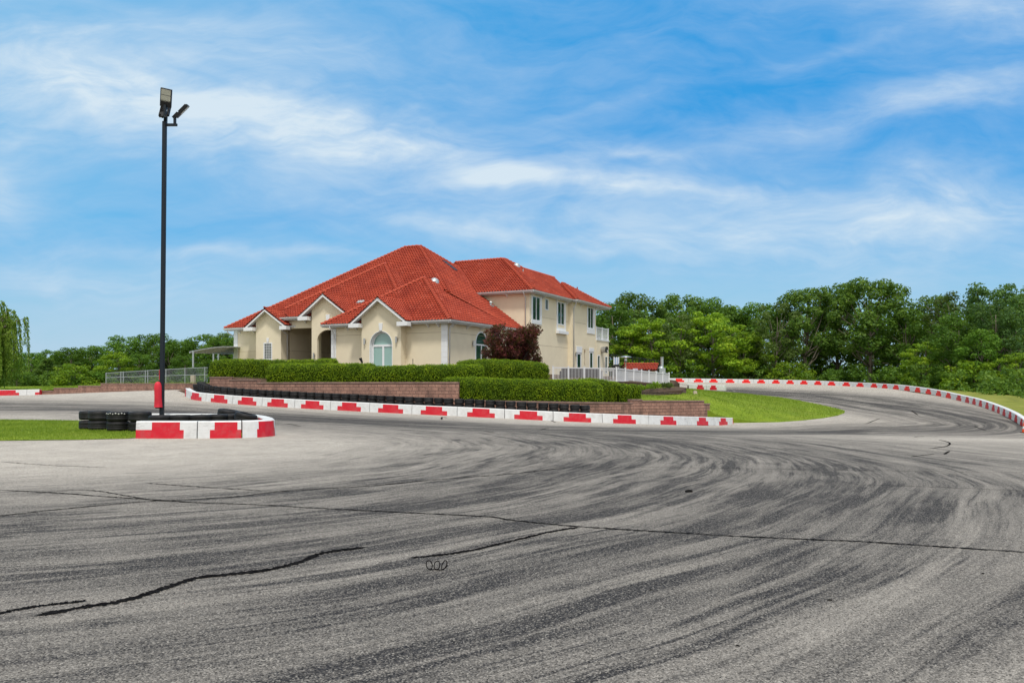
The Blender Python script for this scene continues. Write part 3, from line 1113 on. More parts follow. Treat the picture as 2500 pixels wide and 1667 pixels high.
# ------------------------------------------------------------------ terraces behind the walls
_t1 = [P(512, 921, 55.5), P(560, 921, 54.3), P(627, 934, 52.6), P(760, 934, 50.9), P(900, 934, 49.7), P(1040, 934, 48.7), P(1120, 934, 48.3), Vector((0.5, 50.3, 1.75)), Vector((4, 52.5, 1.75)), Vector((7.2, 57.5, 1.75)), Vector((8.45, 60.6, 1.80)), Vector((15.1, 74.6, 1.53)), Vector((20, 95, 1.7)), Vector((-10, 112, 2.4)),
       Vector((-36, 98, 2.4)), Vector((-24.4, 66, 2.0))]
t1_poly = [tuple(v[:2]) for v in _t1]
_tc = np.array([tuple(v) for v in _t1] + [(-5, 61.5, 2.60), (-15, 66, 2.62), (-24, 71.5, 2.64), (1.5, 72, 2.55), (4, 66, 2.1), (8, 80, 2.4), (-10, 90, 2.6), (-23, 67.5, 2.45), (3.3, 63.6, 2.0), (6, 84, 2.45)])


def t1_z(xy):
    xy = np.asarray(xy, float)
    w = 1 / (((xy[:, None, :] - _tc[None, :, :2]) ** 2).sum(-1) + 0.15) ** 1.5
    return (w @ _tc[:, 2]) / w.sum(1)


struct(sheet('upper_terrace', t1_poly, grid(-37, 20, 47, 112, 1.5), t1_z, [M['soil']], skirt=3.0))
_t2 = [P(1070, 978, 48.2), P(1200, 980, 47.95), P(1340, 982, 48.6), P(1480, 983, 50.4), P(1540, 983, 51.5), P(1600, 980, 53.0), Vector((10.6, 58, 0.75)), Vector((8.2, 60, 0.85)), Vector((3.9, 53, 0.7)), Vector((0.4, 50.6, 0.65)), Vector((-2.5, 49.0, 0.65))]


def t2_z(xy):
    xy = np.asarray(xy, float)
    c = np.array([tuple(v) for v in _t2])
    w = 1 / (((xy[:, None, :] - c[None, :, :2]) ** 2).sum(-1) + 0.1) ** 1.5
    return (w @ c[:, 2]) / w.sum(1)


struct(sheet('lower_terrace', [tuple(v[:2]) for v in _t2], grid(-3, 11, 47, 61, 0.8), t2_z, [M['soil']], skirt=2.0))
# planted bed between the short dark wall and the fence
_t3 = [(9.3, 57.8, 1.05), (10.7, 58.6, 1.03), (12.8, 60.2, 0.95), (14.9, 68, 1.25), (15.2, 74, 1.4), (8.6, 60.7, 1.2)]
struct(sheet('planting_bed', [q[:2] for q in _t3], grid(8, 16, 57, 75, 0.7), lambda xy: np.interp(xy[:, 1], [57.8, 62, 74], [1.04, 1.2, 1.4]), [M['soil']], skirt=1.2))
# gravelly bank the tyre row stands on
bank_a, bank_b = offset(mid_pts, 0.5), offset(mid_pts, 1.9)
nb = 222
mb = MB()
vs = []
for i in range(0, nb, 3):
    k = min(1.0, i / 24.0) * min(1.0, (nb - i) / 20.0)
    for q, h in ((bank_a[i], 0.02), (bank_a[i], 0.37 * k + 0.02), (bank_b[i], 0.39 * k + 0.02), (bank_b[i], 0.02)):
        vs.append((q[0], q[1], q[2] + h - (0.3 if h == 0.02 else 0)))
n = len(vs) // 4
mb.add(vs, [(4 * i + k, 4 * i + 4 + k, 4 * i + 5 + k, 4 * i + 1 + k) for i in range(n - 1) for k in range(3)])
struct(link('gravel_bank', mb, M['concrete']))

# ------------------------------------------------------------------ red and white kerb blocks
BH, BD = 0.54, 0.40


def path_at(pts, s):
    """points of a sampled path at arc lengths s"""
    L = np.concatenate([[0], np.cumsum(np.linalg.norm(np.diff(pts, axis=0), axis=1))])
    return np.stack([np.interp(s, L, pts[:, k]) for k in range(3)], 1), L[-1]


def arc_of_px(pts, px):
    """arc lengths where a path crosses given photo columns"""
    L = np.concatenate([[0], np.cumsum(np.linalg.norm(np.diff(pts, axis=0), axis=1))])
    p = 1250 + F * pts[:, 0] / pts[:, 1]
    return np.interp(px, p, L)


def barrier_block(pts, s0, s1, cols, label, group, red, hb=BH, name='barrier_block', gap=0.018):
    """one block of a painted barrier. cols: red extent along the block as fractions (bottom a,b ; top c,d) or None"""
    s0, s1 = s0 + gap, s1 - gap
    L = s1 - s0
    br_ = sorted(set([0.0, 1.0] + [round(c, 4) for c in (cols or ())] + [0.25, 0.5, 0.75]))
    ss = [s0 + f * L for f in br_]
    q, _ = path_at(pts, ss)
    e = 0.15
    qa, _ = path_at(pts, [s - e for s in ss])
    qb, _ = path_at(pts, [s + e for s in ss])
    tt = (qb - qa)[:, :2]
    tt /= np.linalg.norm(tt, axis=1)[:, None] + 1e-9
    nr = np.stack([-tt[:, 1], tt[:, 0]], 1)
    c = q.mean(0)
    hs = [0.0, 0.5 * hb, hb - 0.035, hb]
    ins = [0.0, 0.018, 0.035, 0.065]         # slight batter and rounded top arris
    mb = MB()
    n = len(br_)
    prof = []
    for h, i_ in zip(hs, ins):
        prof.append((i_, h))
    for h, i_ in reversed(list(zip(hs, ins))):
        prof.append((BD - i_, h))
    K = len(prof)
    for i in range(n):
        for d, h in prof:
            mb.v.append((q[i, 0] + nr[i, 0] * d - c[0], q[i, 1] + nr[i, 1] * d - c[1], q[i, 2] + h - 0.01 - c[2]))
    for i in range(n - 1):
        f = (br_[i] + br_[i + 1]) / 2
        for k in range(K - 1):
            isred = False
            if cols:
                a, b_, c_, d_ = cols
                if k == 0 or k == K - 2:
                    isred = a < f < b_
                elif k == 1 or k == K - 3:
                    isred = c_ < f < d_
            mb.f.append((i * K + k, (i + 1) * K + k, (i + 1) * K + k + 1, i * K + k + 1))
            mb.m.append(1 if isred else 0)
    for i, fl in ((0, False), (n - 1, True)):
        er = bool(cols) and ((i == 0 and cols[0] <= 0.001) or (i == n - 1 and cols[1] >= 0.999))
        for k in range(K // 2 - 1):
            mb.f.append((i * K + k, i * K + k + 1, i * K + K - 2 - k, i * K + K - 1 - k))
            mb.m.append(1 if er and k < 2 else 0)
    o = link(name, mb, [M['barwhite'], red], loc=tuple(c))
    tag(o, label, 'barrier block', group)
    return o


def barrier_run(pts, reds, half, where, group, red, top=0.62, hb=BH, first=None):
    """reds: photo columns of the red panels' middles; one block per panel, joints midway"""
    sr = arc_of_px(pts, reds)
    n = len(sr)
    jo = [(sr[i] + sr[i + 1]) / 2 for i in range(n - 1)]
    st = [sr[0] - (jo[0] - sr[0])] + jo
    en = jo + [sr[-1] + (sr[-1] - jo[-1])]
    for i in range(n):
        L = en[i] - st[i]
        w = min(half, L * 0.32)
        c = (sr[i] - st[i]) / L
        a, b_ = c - w / L, c + w / L
        barrier_block(pts, st[i], en[i], (a, b_, c - top * w / L, c + top * w / L), f'painted barrier block, {ordinal(i + 1)} from the left {where}', group, red, hb)


MIDR = [475, 534, 603, 677, 762, 852, 953, 1059, 1174, 1290, 1410, 1526, 1633, 1716, 1767, 1789]
barrier_run(mid_pts, MIDR[:-1], 0.82, 'in the row before the tyres', 'blocks of the long barrier before the tyre row', M['barred'])
sA = arc_of_px(mid_pts, [451, (475 + 534) / 2, 475])
sM = 2 * sA[2] - sA[1]
if sM > 0.5:
    barrier_block(mid_pts, 0, sM, (0, 0.28, 0, 0.22), 'red tipped white barrier block closing the left end of the row before the tyres', 'blocks of the long barrier before the tyre row', M['barred'])
sE = arc_of_px(mid_pts, [1716, 1767])
s_end = sE[1] + (sE[1] - sE[0]) / 2
Lm = path_at(mid_pts, [0])[1]
if Lm - s_end > 0.4:
    barrier_block(mid_pts, s_end, Lm, (0.62, 1.0, 0.70, 1.0), 'short white barrier block with red end face, closing the long row', 'blocks of the long barrier before the tyre row', M['barred'])

z4c = [15, 123, 242, 358, 465, 571, 673, 772, 872, 970, 1076, 1175, 1275, 1352, 1432, 1512, 1588, 1665, 1738, 1808, 1883, 1943, 1992, 2038, 2085, 2130, 2167, 2207, 2250, 2292, 2332]
RR_ = [1658] + [1700 + a / 2.94 for a in z4c]
rs = arc_of_px(right_pts, RR_)
n = len(rs)
for i in range(n):
    a = rs[i] - (rs[i] - rs[i - 1]) / 2 if i else rs[0] - (rs[1] - rs[0]) / 2
    b_ = rs[i] + (rs[i + 1] - rs[i]) / 2 if i < n - 1 else rs[i] + (rs[i] - rs[i - 1]) / 2
    L = b_ - a
    c = (rs[i] - a) / L
    w = 0.27
    bright = i < 21
    barrier_block(right_pts, a, b_, (c - w, c + w, c - w * 0.66, c + w * 0.66), f'painted barrier block below the woods, {ordinal(i + 1)} along from the white fence', 'blocks of the long curved barrier below the woods', M['barbright'] if bright else M['barred'])
for k_, (u0, u1) in enumerate(((path_at(right_pts, [0])[1] - 4.6, path_at(right_pts, [0])[1] - 2.4),)):
    pass
# small piece behind the fence end of that barrier
barrier_block(right_pts, max(0.0, rs[0] - (rs[1] - rs[0]) * 1.45), rs[0] - (rs[1] - rs[0]) / 2, None, 'white barrier block half hidden by the end of the white fence', 'blocks of the long curved barrier below the woods', M['barbright'])

inner = np.array([tuple(P(a, b_, c)) for a, b_, c in ((1620, 944.5, 92), (1640, 945.5, 91), (1660, 947, 90), (1690, 949.3, 89), (1730, 951, 88), (1772, 952.5, 87))])
inner, _ = spline(inner, 60)
si = arc_of_px(inner, [1630, 1646, 1678, 1712, 1747, 1771])
barrier_block(inner, si[2], (si[2] + si[3]) / 2 + 1.4, (0.50, 0.88, 0.55, 0.82), 'red and white barrier block by the mound, left one of the short inner row', 'blocks of the short inner barrier', M['barred'])
barrier_block(inner, (si[2] + si[3]) / 2 + 1.4, si[5], (0.18, 0.55, 0.24, 0.49), 'red and white barrier block by the mound, right one of the short inner row', 'blocks of the short inner barrier', M['barred'])
lb, _ = spline([P(-260, 967, 73), P(-100, 966.5, 72.5), P(0, 966, 72.2), P(50, 965.3, 72.1), P(96, 964.3, 72)], 60)
sl_ = arc_of_px(lb, [-150, -55, 65, 96])
barrier_block(lb, sl_[0], sl_[1], (0.3, 0.8, 0.38, 0.72), 'barrier block before the willow that runs out of view', 'blocks of the barrier before the willow', M['barred'])
barrier_block(lb, sl_[1], sl_[2], (0.30, 0.85, 0.36, 0.78), 'barrier block with a wide red panel before the willow', 'blocks of the barrier before the willow', M['barred'])
barrier_block(lb, sl_[2], sl_[3], (0.66, 1.0, 1.0, 1.0), 'white barrier end block with a red foot before the low block wall', 'blocks of the barrier before the willow', M['barred'])

# the island barrier round the lamp post
isl = [(-11.60, 24.5), (-10.4, 24.42), (-9.2, 24.44), (-8.3, 24.62), (-7.82, 25.0), (-7.62, 25.5), (-7.80, 26.2), (-8.4, 27.1), (-9.2, 27.85), (-10.6, 28.15), (-12.0, 28.25), (-13.0, 28.3)]
isl3, _ = spline([(a, b_, gz(a, b_) + (0.07 if b_ > 26 else 0.0) * min(1, (b_ - 26) / 1.5 + 0.0)) for a, b_ in isl], 160)
ig = 'blocks of the barrier round the lamp post'
def isl_s(px):
    L = np.concatenate([[0], np.cumsum(np.linalg.norm(np.diff(isl3, axis=0), axis=1))])
    p = 1250 + F * isl3[:, 0] / isl3[:, 1]
    i = int(np.argmax(p))
    return float(np.interp(px, p[:i + 1], L[:i + 1]))
S_ = [isl_s(v) for v in (331, 369, 439, 449, 511.5, 523, 581, 590, 627.5, 632, 668)]
Li = path_at(isl3, [0])[1]
f_ = lambda s, a, b_: (s - a) / (b_ - a)
jA, jB = isl_s(481), isl_s(590.5)
barrier_block(isl3, 0, jA, (0, f_(S_[3], 0, jA), f_(S_[1], 0, jA), f_(S_[2], 0, jA)), 'large red and white barrier block at the grass end of the lamp post island', ig, M['barred'])
barrier_block(isl3, jA, jB, (f_(S_[4], jA, jB), 1, f_(S_[5], jA, jB), f_(S_[6], jA, jB)), 'red and white barrier block midway along the near side of the lamp post island', ig, M['barred'])
jC = isl_s(668) + 0.35
barrier_block(isl3, jB, jC, (f_(S_[8], jB, jC), 0.90, f_(S_[9], jB, jC), 0.86), 'scuffed red and white barrier block at the rounded nose of the lamp post island', ig, M['barred'])
jD = jC + (Li - jC) * 0.33
jE = jC + (Li - jC) * 0.66
barrier_block(isl3, jC, jD, (0.25, 0.6, 0.3, 0.55), 'barrier block behind the nose of the lamp post island, mostly behind tyres', ig, M['barred'])
barrier_block(isl3, jD, jE, None, 'white topped barrier block across the far side of the lamp post island', ig, M['barred'])
barrier_block(isl3, jE, Li, None, 'white topped barrier block at the far left side of the lamp post island', ig, M['barred'])

# ------------------------------------------------------------------ tyres


def tyre_mb(R, w, n=28):
    """tyre lying flat, base at z=0; open centre with inner wall"""
    mb = MB()
    ri = R * 0.56
    pr = [(ri, 0.05 * w), (ri * 1.15, 0.0), (R * 0.86, 0.012 * w), (R * 0.945, 0.055 * w), (R * 0.985, 0.14 * w), (R, 0.26 * w), (R * 1.004, 0.40 * w), (R * 0.99, 0.41 * w), (R * 0.99, 0.43 * w), (R * 1.005, 0.44 * w), (R * 1.005, 0.56 * w), (R * 0.99, 0.57 * w), (R * 0.99, 0.59 * w), (R * 1.004, 0.60 * w), (R, 0.74 * w), (R * 0.985, 0.86 * w), (R * 0.945, 0.945 * w), (R * 0.86, 0.988 * w), (ri * 1.15, w), (ri, 0.95 * w), (R * 0.80, 0.7 * w), (R * 0.80, 0.3 * w), (ri, 0.05 * w)]
    mb.lathe(pr, n)
    return mb


big = link('tyre', tyre_mb(0.365, 0.33), M['rubber'], smooth=True)
small = link('tyre', tyre_mb(0.292, 0.30, 22), M['rubber'], smooth=True)
used_b = [False]
used_s = [False]


def put_tyre(proto, flag, loc, label, group, tilt=(0, 0), rz=0.0, sc=1.0):
    if not flag[0]:
        o = proto
        flag[0] = True
    else:
        o = proto.copy()
        COL.objects.link(o)
    o.location = loc
    o.rotation_euler = (tilt[0], tilt[1], rz)
    o.scale = (sc, sc, sc)
    return tag(o, label, 'tyre', group)


ti = [(219, 28.1, 'beside the grass at the far end'), (243.5, 27.7, 'second from the grass end'), (289, 27.1, 'with white daubs on it'), (342, 26.95, 'just left of the island barrier')]
rng = random.Random(11)
marked = None
for k, (px, Y, wh) in enumerate(ti):
    x = X(px, Y)
    z = float(near_lawn_z(np.array([[x, Y]]))[0]) - 0.01
    a = put_tyre(big, used_b, (x, Y, z), f'black tyre at the bottom of the island stack {wh}', 'tyres stacked round the lamp post', rz=rng.uniform(0, 6), sc=1.0 if k else 0.94)
    b_ = put_tyre(big, used_b, (x + rng.uniform(-.02, .02), Y, z + 0.335), f'black tyre on top of the island stack {wh}', 'tyres stacked round the lamp post', rz=0, sc=1.0 if k else 0.94)
    if k == 2:
        marked = (a, b_)
ti2 = [(391, 26.0, 'nearest the red cover'), (441, 26.15, 'second from the lamp post'), (491, 26.2, 'third from the lamp post'), (531, 26.55, 'fourth from the lamp post'), (560, 26.9, 'fifth from the lamp post')]
for k, (px, Y, wh) in enumerate(ti2):
    x = X(px, Y)
    z = gz(x, Y) + 0.0
    put_tyre(big, used_b, (x, Y, z), f'lower black tyre behind the island barrier {wh}', 'tyres stacked round the lamp post', rz=rng.uniform(0, 6), sc=0.97)
    put_tyre(big, used_b, (x, Y, z + 0.325), f'upper black tyre behind the island barrier {wh}', 'tyres stacked round the lamp post', rz=rng.uniform(0, 6), sc=0.97)
x, Y = X(597, 26.5), 26.5
put_tyre(big, used_b, (x, Y, gz(x, Y) + 0.36), 'black tyre leaning over at the nose end of the island row', 'tyres stacked round the lamp post', tilt=(0, rad(13)))
put_tyre(big, used_b, (x - 0.1, Y + 0.05, gz(x, Y) + 0.03), 'black tyre propping the leaning one at the nose of the island', 'tyres stacked round the lamp post')
x, Y = X(556, 27.75), 27.75
put_tyre(big, used_b, (x, Y, gz(x, Y) + 0.43), 'black tyre tilted behind the island row near its nose', 'tyres stacked round the lamp post', tilt=(0, rad(8)))
put_tyre(big, used_b, (x, Y, gz(x, Y) + 0.08), 'black tyre under the tilted one behind the island row', 'tyres stacked round the lamp post')
# white daubs painted on the marked pair: a second material inside the tyre's own mesh
mb = tyre_mb(0.365, 0.33)
for k in range(9):
    a_ = rad(-150 + k * 14.5)
    h_ = 0.265 + (0.012 if k % 2 else -0.008)
    tn = Vector((-math.sin(a_), math.cos(a_), 0))
    mb.obox(Vector((0.368 * math.cos(a_), 0.368 * math.sin(a_), h_)), tn * rng.uniform(0.014, 0.026), Vector((math.cos(a_), math.sin(a_), 0)) * 0.006, Vector((0.2 * tn.x, 0.2 * tn.y, 1)) * rng.uniform(0.012, 0.02), 1)
tmp = link('tyre_marked', mb, [M['rubber'], M['whitemark']], smooth=False)
marked[1].data = tmp.data
bpy.data.objects.remove(tmp)
mb = tyre_mb(0.365, 0.33)
for a_ in (rad(-128), rad(-62)):
    mb.obox(Vector((0.368 * math.cos(a_), 0.368 * math.sin(a_), 0.27)), Vector((-math.sin(a_), math.cos(a_), 0)) * 0.012, Vector((math.cos(a_), math.sin(a_), 0)) * 0.006, (0, 0, 0.012), 1)
tmp = link('tyre_marked', mb, [M['rubber'], M['whitemark']], smooth=False)
marked[0].data = tmp.data
bpy.data.objects.remove(tmp)
for o_ in marked:
    o_.data.polygons.foreach_set('use_smooth', [True] * len(o_.data.polygons))

# long row behind the middle barrier
rowp = offset(mid_pts, 1.05)
s_a, s_b = arc_of_px(rowp, [486, 1428])
nt = int(round((s_b - s_a) / 0.605))
q, _ = path_at(rowp, np.linspace(s_a, s_b, nt))
hz_ = [rng.choice([0, 0, 0.0, 0.03, -0.03]) for _ in range(nt)]
for i in range(nt):
    x, y, z = q[i]
    k = min(1.0, i / 5.0)
    zz = z + 0.37
    lab = f'{ordinal(i + 1)} from the left in the long row behind the barrier'
    put_tyre(small, used_s, (x, y, zz), f'lower black tyre, {lab}', 'tyres in the row along the long barrier', rz=rng.uniform(0, 6))
    put_tyre(small, used_s, (x + rng.uniform(-.03, .03), y + rng.uniform(-.04, .04), zz + 0.302), f'upper black tyre, {lab}', 'tyres in the row along the long barrier', rz=rng.uniform(0, 6), tilt=(rng.uniform(-.03, .03), rng.uniform(-.03, .03)))
# taller stack at the left end
for j, (px, Y) in enumerate(((482, 55.6), (496, 55.2))):
    x = X(px, Y)
    for h in range(3):
        put_tyre(small, used_s, (x, Y, 0.60 + 0.30 * h + 0.12), f'black tyre, {["bottom", "middle", "top"][h]} of the {["left", "right"][j]} tall stack under the left end of the hedge', 'tall tyre stacks under the hedge', rz=rng.uniform(0, 6))

# ================================================================== the house
HA = rad(26.5)
CA, SA = math.cos(HA), math.sin(HA)
EX, EY, ZF = -4.77, 61.2, 2.65
house = empty('clubhouse', (EX, EY, ZF), 'cream stucco clubhouse with red tiled hip roofs and white trim behind the hedges', 'building', rz=-HA)


def HA_of(px, b):
    k = (px - 1250) / F
    return (k * (EY + b * CA) - EX - b * SA) / (CA + k * SA)


def HB_of(px, a):
    k = (px - 1250) / F
    return (k * (EY - a * SA) - EX - a * CA) / (SA - k * CA)


def HH(a, b, py):
    Y = EY - a * SA + b * CA
    return Z(py, Y) - ZF


def wxyz(a, b, h):
    return Vector((EX + a * CA + b * SA, EY - a * SA + b * CA, ZF + h))


# ---- roof tiles: real S-profile courses clipped to each roof plane
m = bpy.data.materials.new('red_clay_tile')
m.use_nodes = True
t = NT(m.node_tree)
bs = t.n['Principled BSDF']
oc = t.node('ShaderNodeTexCoord').outputs['Object']
rnd = t.node('ShaderNodeNewGeometry').outputs['Random Per Island']
n1 = t.noise(oc, 0.55, 5, 0.6)
n2 = t.noise(t.mapping(oc, loc=(4, 7, 1), scale=(1, 1, 2.5)), 1.3, 4, 0.65)
n3 = t.noise(oc, 6, 3, 0.6)
c = t.mix(t.mrange(n1, 0.35, 0.65), (0.29, 0.037, 0.017), (0.45, 0.068, 0.030))
c = t.mix(t.mrange(n3, 0.35, 0.7, 0, 0.6), c, (0.25, 0.026, 0.014))
c = t.mix(t.mrange(n2, 0.56, 0.70, 0, 0.55), c, (0.58, 0.14, 0.09))
t.l.new(c, bs.inputs['Base Color'])
bs.inputs['Roughness'].default_value = 0.7
bs.inputs['Specular IOR Level'].default_value = 0.25
M['tile'] = m
M['deck_and_course_shade'] = mat('underlay_and_course_shade', (0.085, 0.013, 0.008), 0.9)  # roof deck, also the painted shadow on the tile risers
M['captile'] = mat('red_cap_tile', (0.40, 0.066, 0.032), 0.7, var=0.12, vscale=4, spec=0.25)
TW, TC = 0.28, 0.36


def roof_plane(poly, e=None, ref=None, parent=None, lip=0.085):
    """poly: 3-D convex outline (house coordinates) of a planar slope; e: direction along the eave"""
    poly = [Vector(p) for p in poly]
    nrm = Vector((0, 0, 0))
    for i in range(len(poly)):
        a, b = poly[i], poly[(i + 1) % len(poly)]
        nrm += a.cross(b)
    nrm.normalize()
    if nrm.z < 0:
        nrm = -nrm
        poly.reverse()
    e = Vector((-nrm.y, nrm.x, 0)).normalized()     # horizontal
    g = nrm.cross(e)
    if g.z < 0:
        g = -g
        e = -e
    o = Vector(ref) if ref else poly[0]
    o = o - nrm * (o - poly[0]).dot(nrm)
    us = [(p - o).dot(e) for p in poly]
    vs = [(p - o).dot(g) for p in poly]
    i0, i1 = math.floor(min(us) / TW), math.ceil(max(us) / TW)
    j0, j1 = math.floor(min(vs) / TC), math.ceil(max(vs) / TC)
    prof = [(0.0, 0.0), (0.18, 0.06), (0.36, 0.085), (0.54, 0.06), (0.72, 0.0), (0.86, -0.015)]
    un = np.array([(i + a) * TW for i in range(i0, i1) for a, _ in prof] + [i1 * TW])
    hn = np.array([h for i in range(i0, i1) for _, h in prof] + [0.0])
    V, Fc = [], []
    ev, gv, nv_, ov = (np.array(q) for q in (e, g, nrm, o))
    n = len(un)
    rr = np.random.RandomState(int(abs(o.x * 13 + o.y * 7)) % 999)
    for j in range(j0, j1):
        base = len(V) * n
        jit = rr.normal(0, 0.006, n)
        for (vv, lift) in ((j * TC, 0.002), (j * TC, lip), ((j + 1.02) * TC, 0.012)):
            V.append(ov + np.outer(un, ev) + gv * vv + np.outer(hn * (1 if lift > 0.005 else 0.6) + lift + jit * (lift > 0.05), nv_))
        for r in range(2):
            for i in range(n - 1):
                Fc.append((base + r * n + i, base + r * n + i + 1, base + (r + 1) * n + i + 1, base + (r + 1) * n + i))
    V = np.vstack(V)
    bm = bmesh.new()
    bv = [bm.verts.new(p) for p in V]
    for q, f in enumerate(Fc):
        fc = bm.faces.new([bv[k] for k in f])
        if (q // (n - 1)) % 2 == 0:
            fc.material_index = 1          # riser painted dark for the shadow in each tile course's mouth
    for i in range(len(poly)):
        a, b = poly[i], poly[(i + 1) % len(poly)]
        pn = (b - a).cross(nrm).normalized()
        bmesh.ops.bisect_plane(bm, geom=bm.verts[:] + bm.edges[:] + bm.faces[:], dist=1e-5, plane_co=a, plane_no=pn, clear_outer=True)
    # deck under the tiles
    dv = [bm.verts.new(p - nrm * 0.012) for p in poly]
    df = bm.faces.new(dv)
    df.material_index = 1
    dv2 = [bm.verts.new(p - nrm * 0.10) for p in poly]
    df = bm.faces.new(list(reversed(dv2)))
    df.material_index = 2
    for i in range(len(poly)):
        k = (i + 1) % len(poly)
        f2 = bm.faces.new((dv[i], dv2[i], dv2[k], dv[k]))
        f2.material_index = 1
    me = bpy.data.meshes.new('roof')
    bm.to_mesh(me)
    bm.free()
    for q in (M['tile'], M['deck_and_course_shade'], M['soffit']):
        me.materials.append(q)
    ob = bpy.data.objects.new('roof', me)
    COL.objects.link(ob)
    ob.parent = parent or house
    return ob


def hip_caps(a, b, parent, r=0.19, L=0.42, name='ridge_cap'):
    """overlapping half-round cap tiles from low end a to high end b"""
    a, b = Vector(a), Vector(b)
    d = b - a
    n = max(1, int(d.length / (L * 0.88)))
    d.normalize()
    st = (b - a).length / n
    side = d.cross(Vector((0, 0, 1))).normalized()
    up = side.cross(d).normalized()
    mb = MB()
    for i in range(n):
        p0 = a + d * (st * i - 0.03)
        p1 = a + d * (st * (i + 1) + 0.02)
        o = len(mb.v)
        for p, rr_, lift in ((p0, r * 1.12, 0.085), (p1, r * 0.92, 0.045)):
            for k in range(7):
                an = math.pi * k / 6
                mb.v.append(tuple(p + side * math.cos(an) * rr_ + up * (math.sin(an) * rr_ * 0.8 + lift - 0.02)))
        for k in range(6):
            mb.f.append((o + k, o + k + 1, o + 8 + k, o + 7 + k))
            mb.m.append(0)
        mb.f.append(tuple(o + k for k in reversed(range(7))))
        mb.m.append(0)
    return link(name, mb, M['captile'], parent)


HE = 3.9
# front wing (B)
E0, F0, PK = (0, 0, HE), (-12.5, 0, HE), (-6.25, 6.1, 8.2)
rB1 = roof_plane([E0, PK, F0], ref=(0, 0, HE))
rB2 = roof_plane([E0, (0, 13.45, HE), (-6.25, 13.45, 8.2), PK], ref=(0, 0, HE))
rB3 = roof_plane([F0, PK, (-6.25, 13.45, 8.2), (-12.5, 13.45, HE)], ref=F0)
hip_caps(E0, PK, rB1)
hip_caps(F0, PK, rB1)
# main roof
ME, MS = 2.3, 0.724
RR = Vector((-12.1, 14.4, HE + MS * 12.1))
RL = Vector((-13.9, 14.4, RR.z))
LC = Vector((HA_of(549, ME), ME, HE))
LH = 0.25
msl = (RR.z - HE - LH) / (14.4 - ME)
LC.z = HE + LH
ARQ = HA_of(656, ME - 0.1) + 1.42
bq = 6.4
hq = HE + LH + msl * (bq - ME)
bT = ME + (ARQ - LC.x) / (RL.x - LC.x) * (14.4 - ME)
rM = roof_plane([LC, (ARQ, ME, HE + LH), (ARQ, bT, HE + LH + msl * (bT - ME))], ref=(0, ME, HE + LH))
roof_plane([(ARQ, bq, hq), (-4, bq, hq), RR, RL, (ARQ, bT, HE + LH + msl * (bT - ME))], ref=(0, ME, HE + LH))
rA1 = roof_plane([(0, 11.2, HE), (0, 13.42, HE), (-4.9, 13.42, HE + MS * 4.9), (-4, 6.4, HE + MS * 4)], ref=(0, 0, HE))
rA2 = roof_plane([(-4, 6.4, HE + MS * 4), (-4.9, 13.42, HE + MS * 4.9), (-9.3, 17.3, HE + MS * 9.3), RR], ref=(0, 0, HE))
rL = roof_plane([LC, RL, (LC.x, 26.5, HE + LH)], ref=LC)
rK = roof_plane([RL, RR, (-5.0, 26.5, HE + LH), (LC.x, 26.5, HE + LH)], ref=RL)
hip_caps((-4.0, 6.35, HE + MS * 4 + 0.02), RR, rM)
hip_caps(LC, RL, rM)
hip_caps((0.0, 11.2, HE + 0.02), (-4.0, 6.4, HE + MS * 4 + 0.02), rA1, r=0.12)
hip_caps(RL, RR, rM)
hip_caps(RR, (-9.3, 17.2, HE + MS * 9.3), rM)
# entry block roof (N)
NB_ = 1.9
na = HA_of(647, NB_)
nh = HH(na, NB_, 778)
best_ = None
for k_ in np.arange(3, 12, 0.02):
    a_, b_ = na + k_, NB_ + k_
    pxx = 1250 + F * (wxyz(a_, b_, 0).x) / wxyz(a_, b_, 0).y
    if pxx >= 940:
        best_ = k_
        break
NP = Vector((na + best_, NB_ + best_, 0))
NP.z = HH(NP.x, NP.y, 645)
NS = (NP.z - nh) / best_


def npt(k):
    return Vector((na + k, NB_ + k, nh + NS * k))


kq = next(k for k in np.arange(0, 10, 0.02) if 1250 + F * wxyz(na + k, NB_ + k, 0).x / wxyz(na + k, NB_ + k, 0).y >= 697)
NQ = npt(kq)
nr_k = best_
NL2 = (HA_of(703, NB_), NB_, nh)
NRC = (NP.x + nr_k, NB_, nh)
rN = roof_plane([NQ, NL2, NRC, NP], ref=NL2)
hip_caps(NQ, NP, rN)
hip_caps((NP.x + nr_k * 0.75, NB_ + nr_k * 0.25, nh + NS * nr_k * 0.25), NP, rN)
# side and back closure of the entry roof
rN2 = roof_plane([NP, NRC, (NP.x + nr_k, NP.y, nh)], ref=NRC)
rN3 = roof_plane([NP, NQ, (NQ.x, NP.y, NQ.z)], ref=NQ)
# second storey roof (U)
UH = 7.49
rU1 = roof_plane([(1.0, 12.9, UH), (-5.05, 18.95, UH + 4.06), (-10.9, 18.95, UH + 4.06), (-4.9, 12.9, UH)], ref=(1.0, 12.9, UH))
rU2 = roof_plane([(1, 12.9, UH), (1, 20.9, UH), (-3.7, 20.9, UH + 0.671 * 4.7), (-5.05, 18.95, UH + 4.06)], ref=(1, 12.9, UH))
rU3 = roof_plane([(1, 20.9, UH), (1, 23.9, UH), (-3.7, 28.6, UH + 0.671 * 4.7), (-3.7, 20.9, UH + 0.671 * 4.7)], ref=(1, 12.9, UH))
rU4 = roof_plane([(-10.9, 18.95, UH + 4.06), (-5.05, 18.95, UH + 4.06), (-5.05, 25, UH), (-10.9, 25, UH)], ref=(-10.9, 25, UH))
rU5 = roof_plane([(-3.7, 20.9, UH + 3.15), (-3.7, 28.6, UH + 3.15), (-8.4, 28.6, UH), (-8.4, 20.9, UH)], ref=(-8.4, 25, UH))
hip_caps((1.0, 12.9, UH), (-5.05, 18.95, UH + 4.06), rU1)
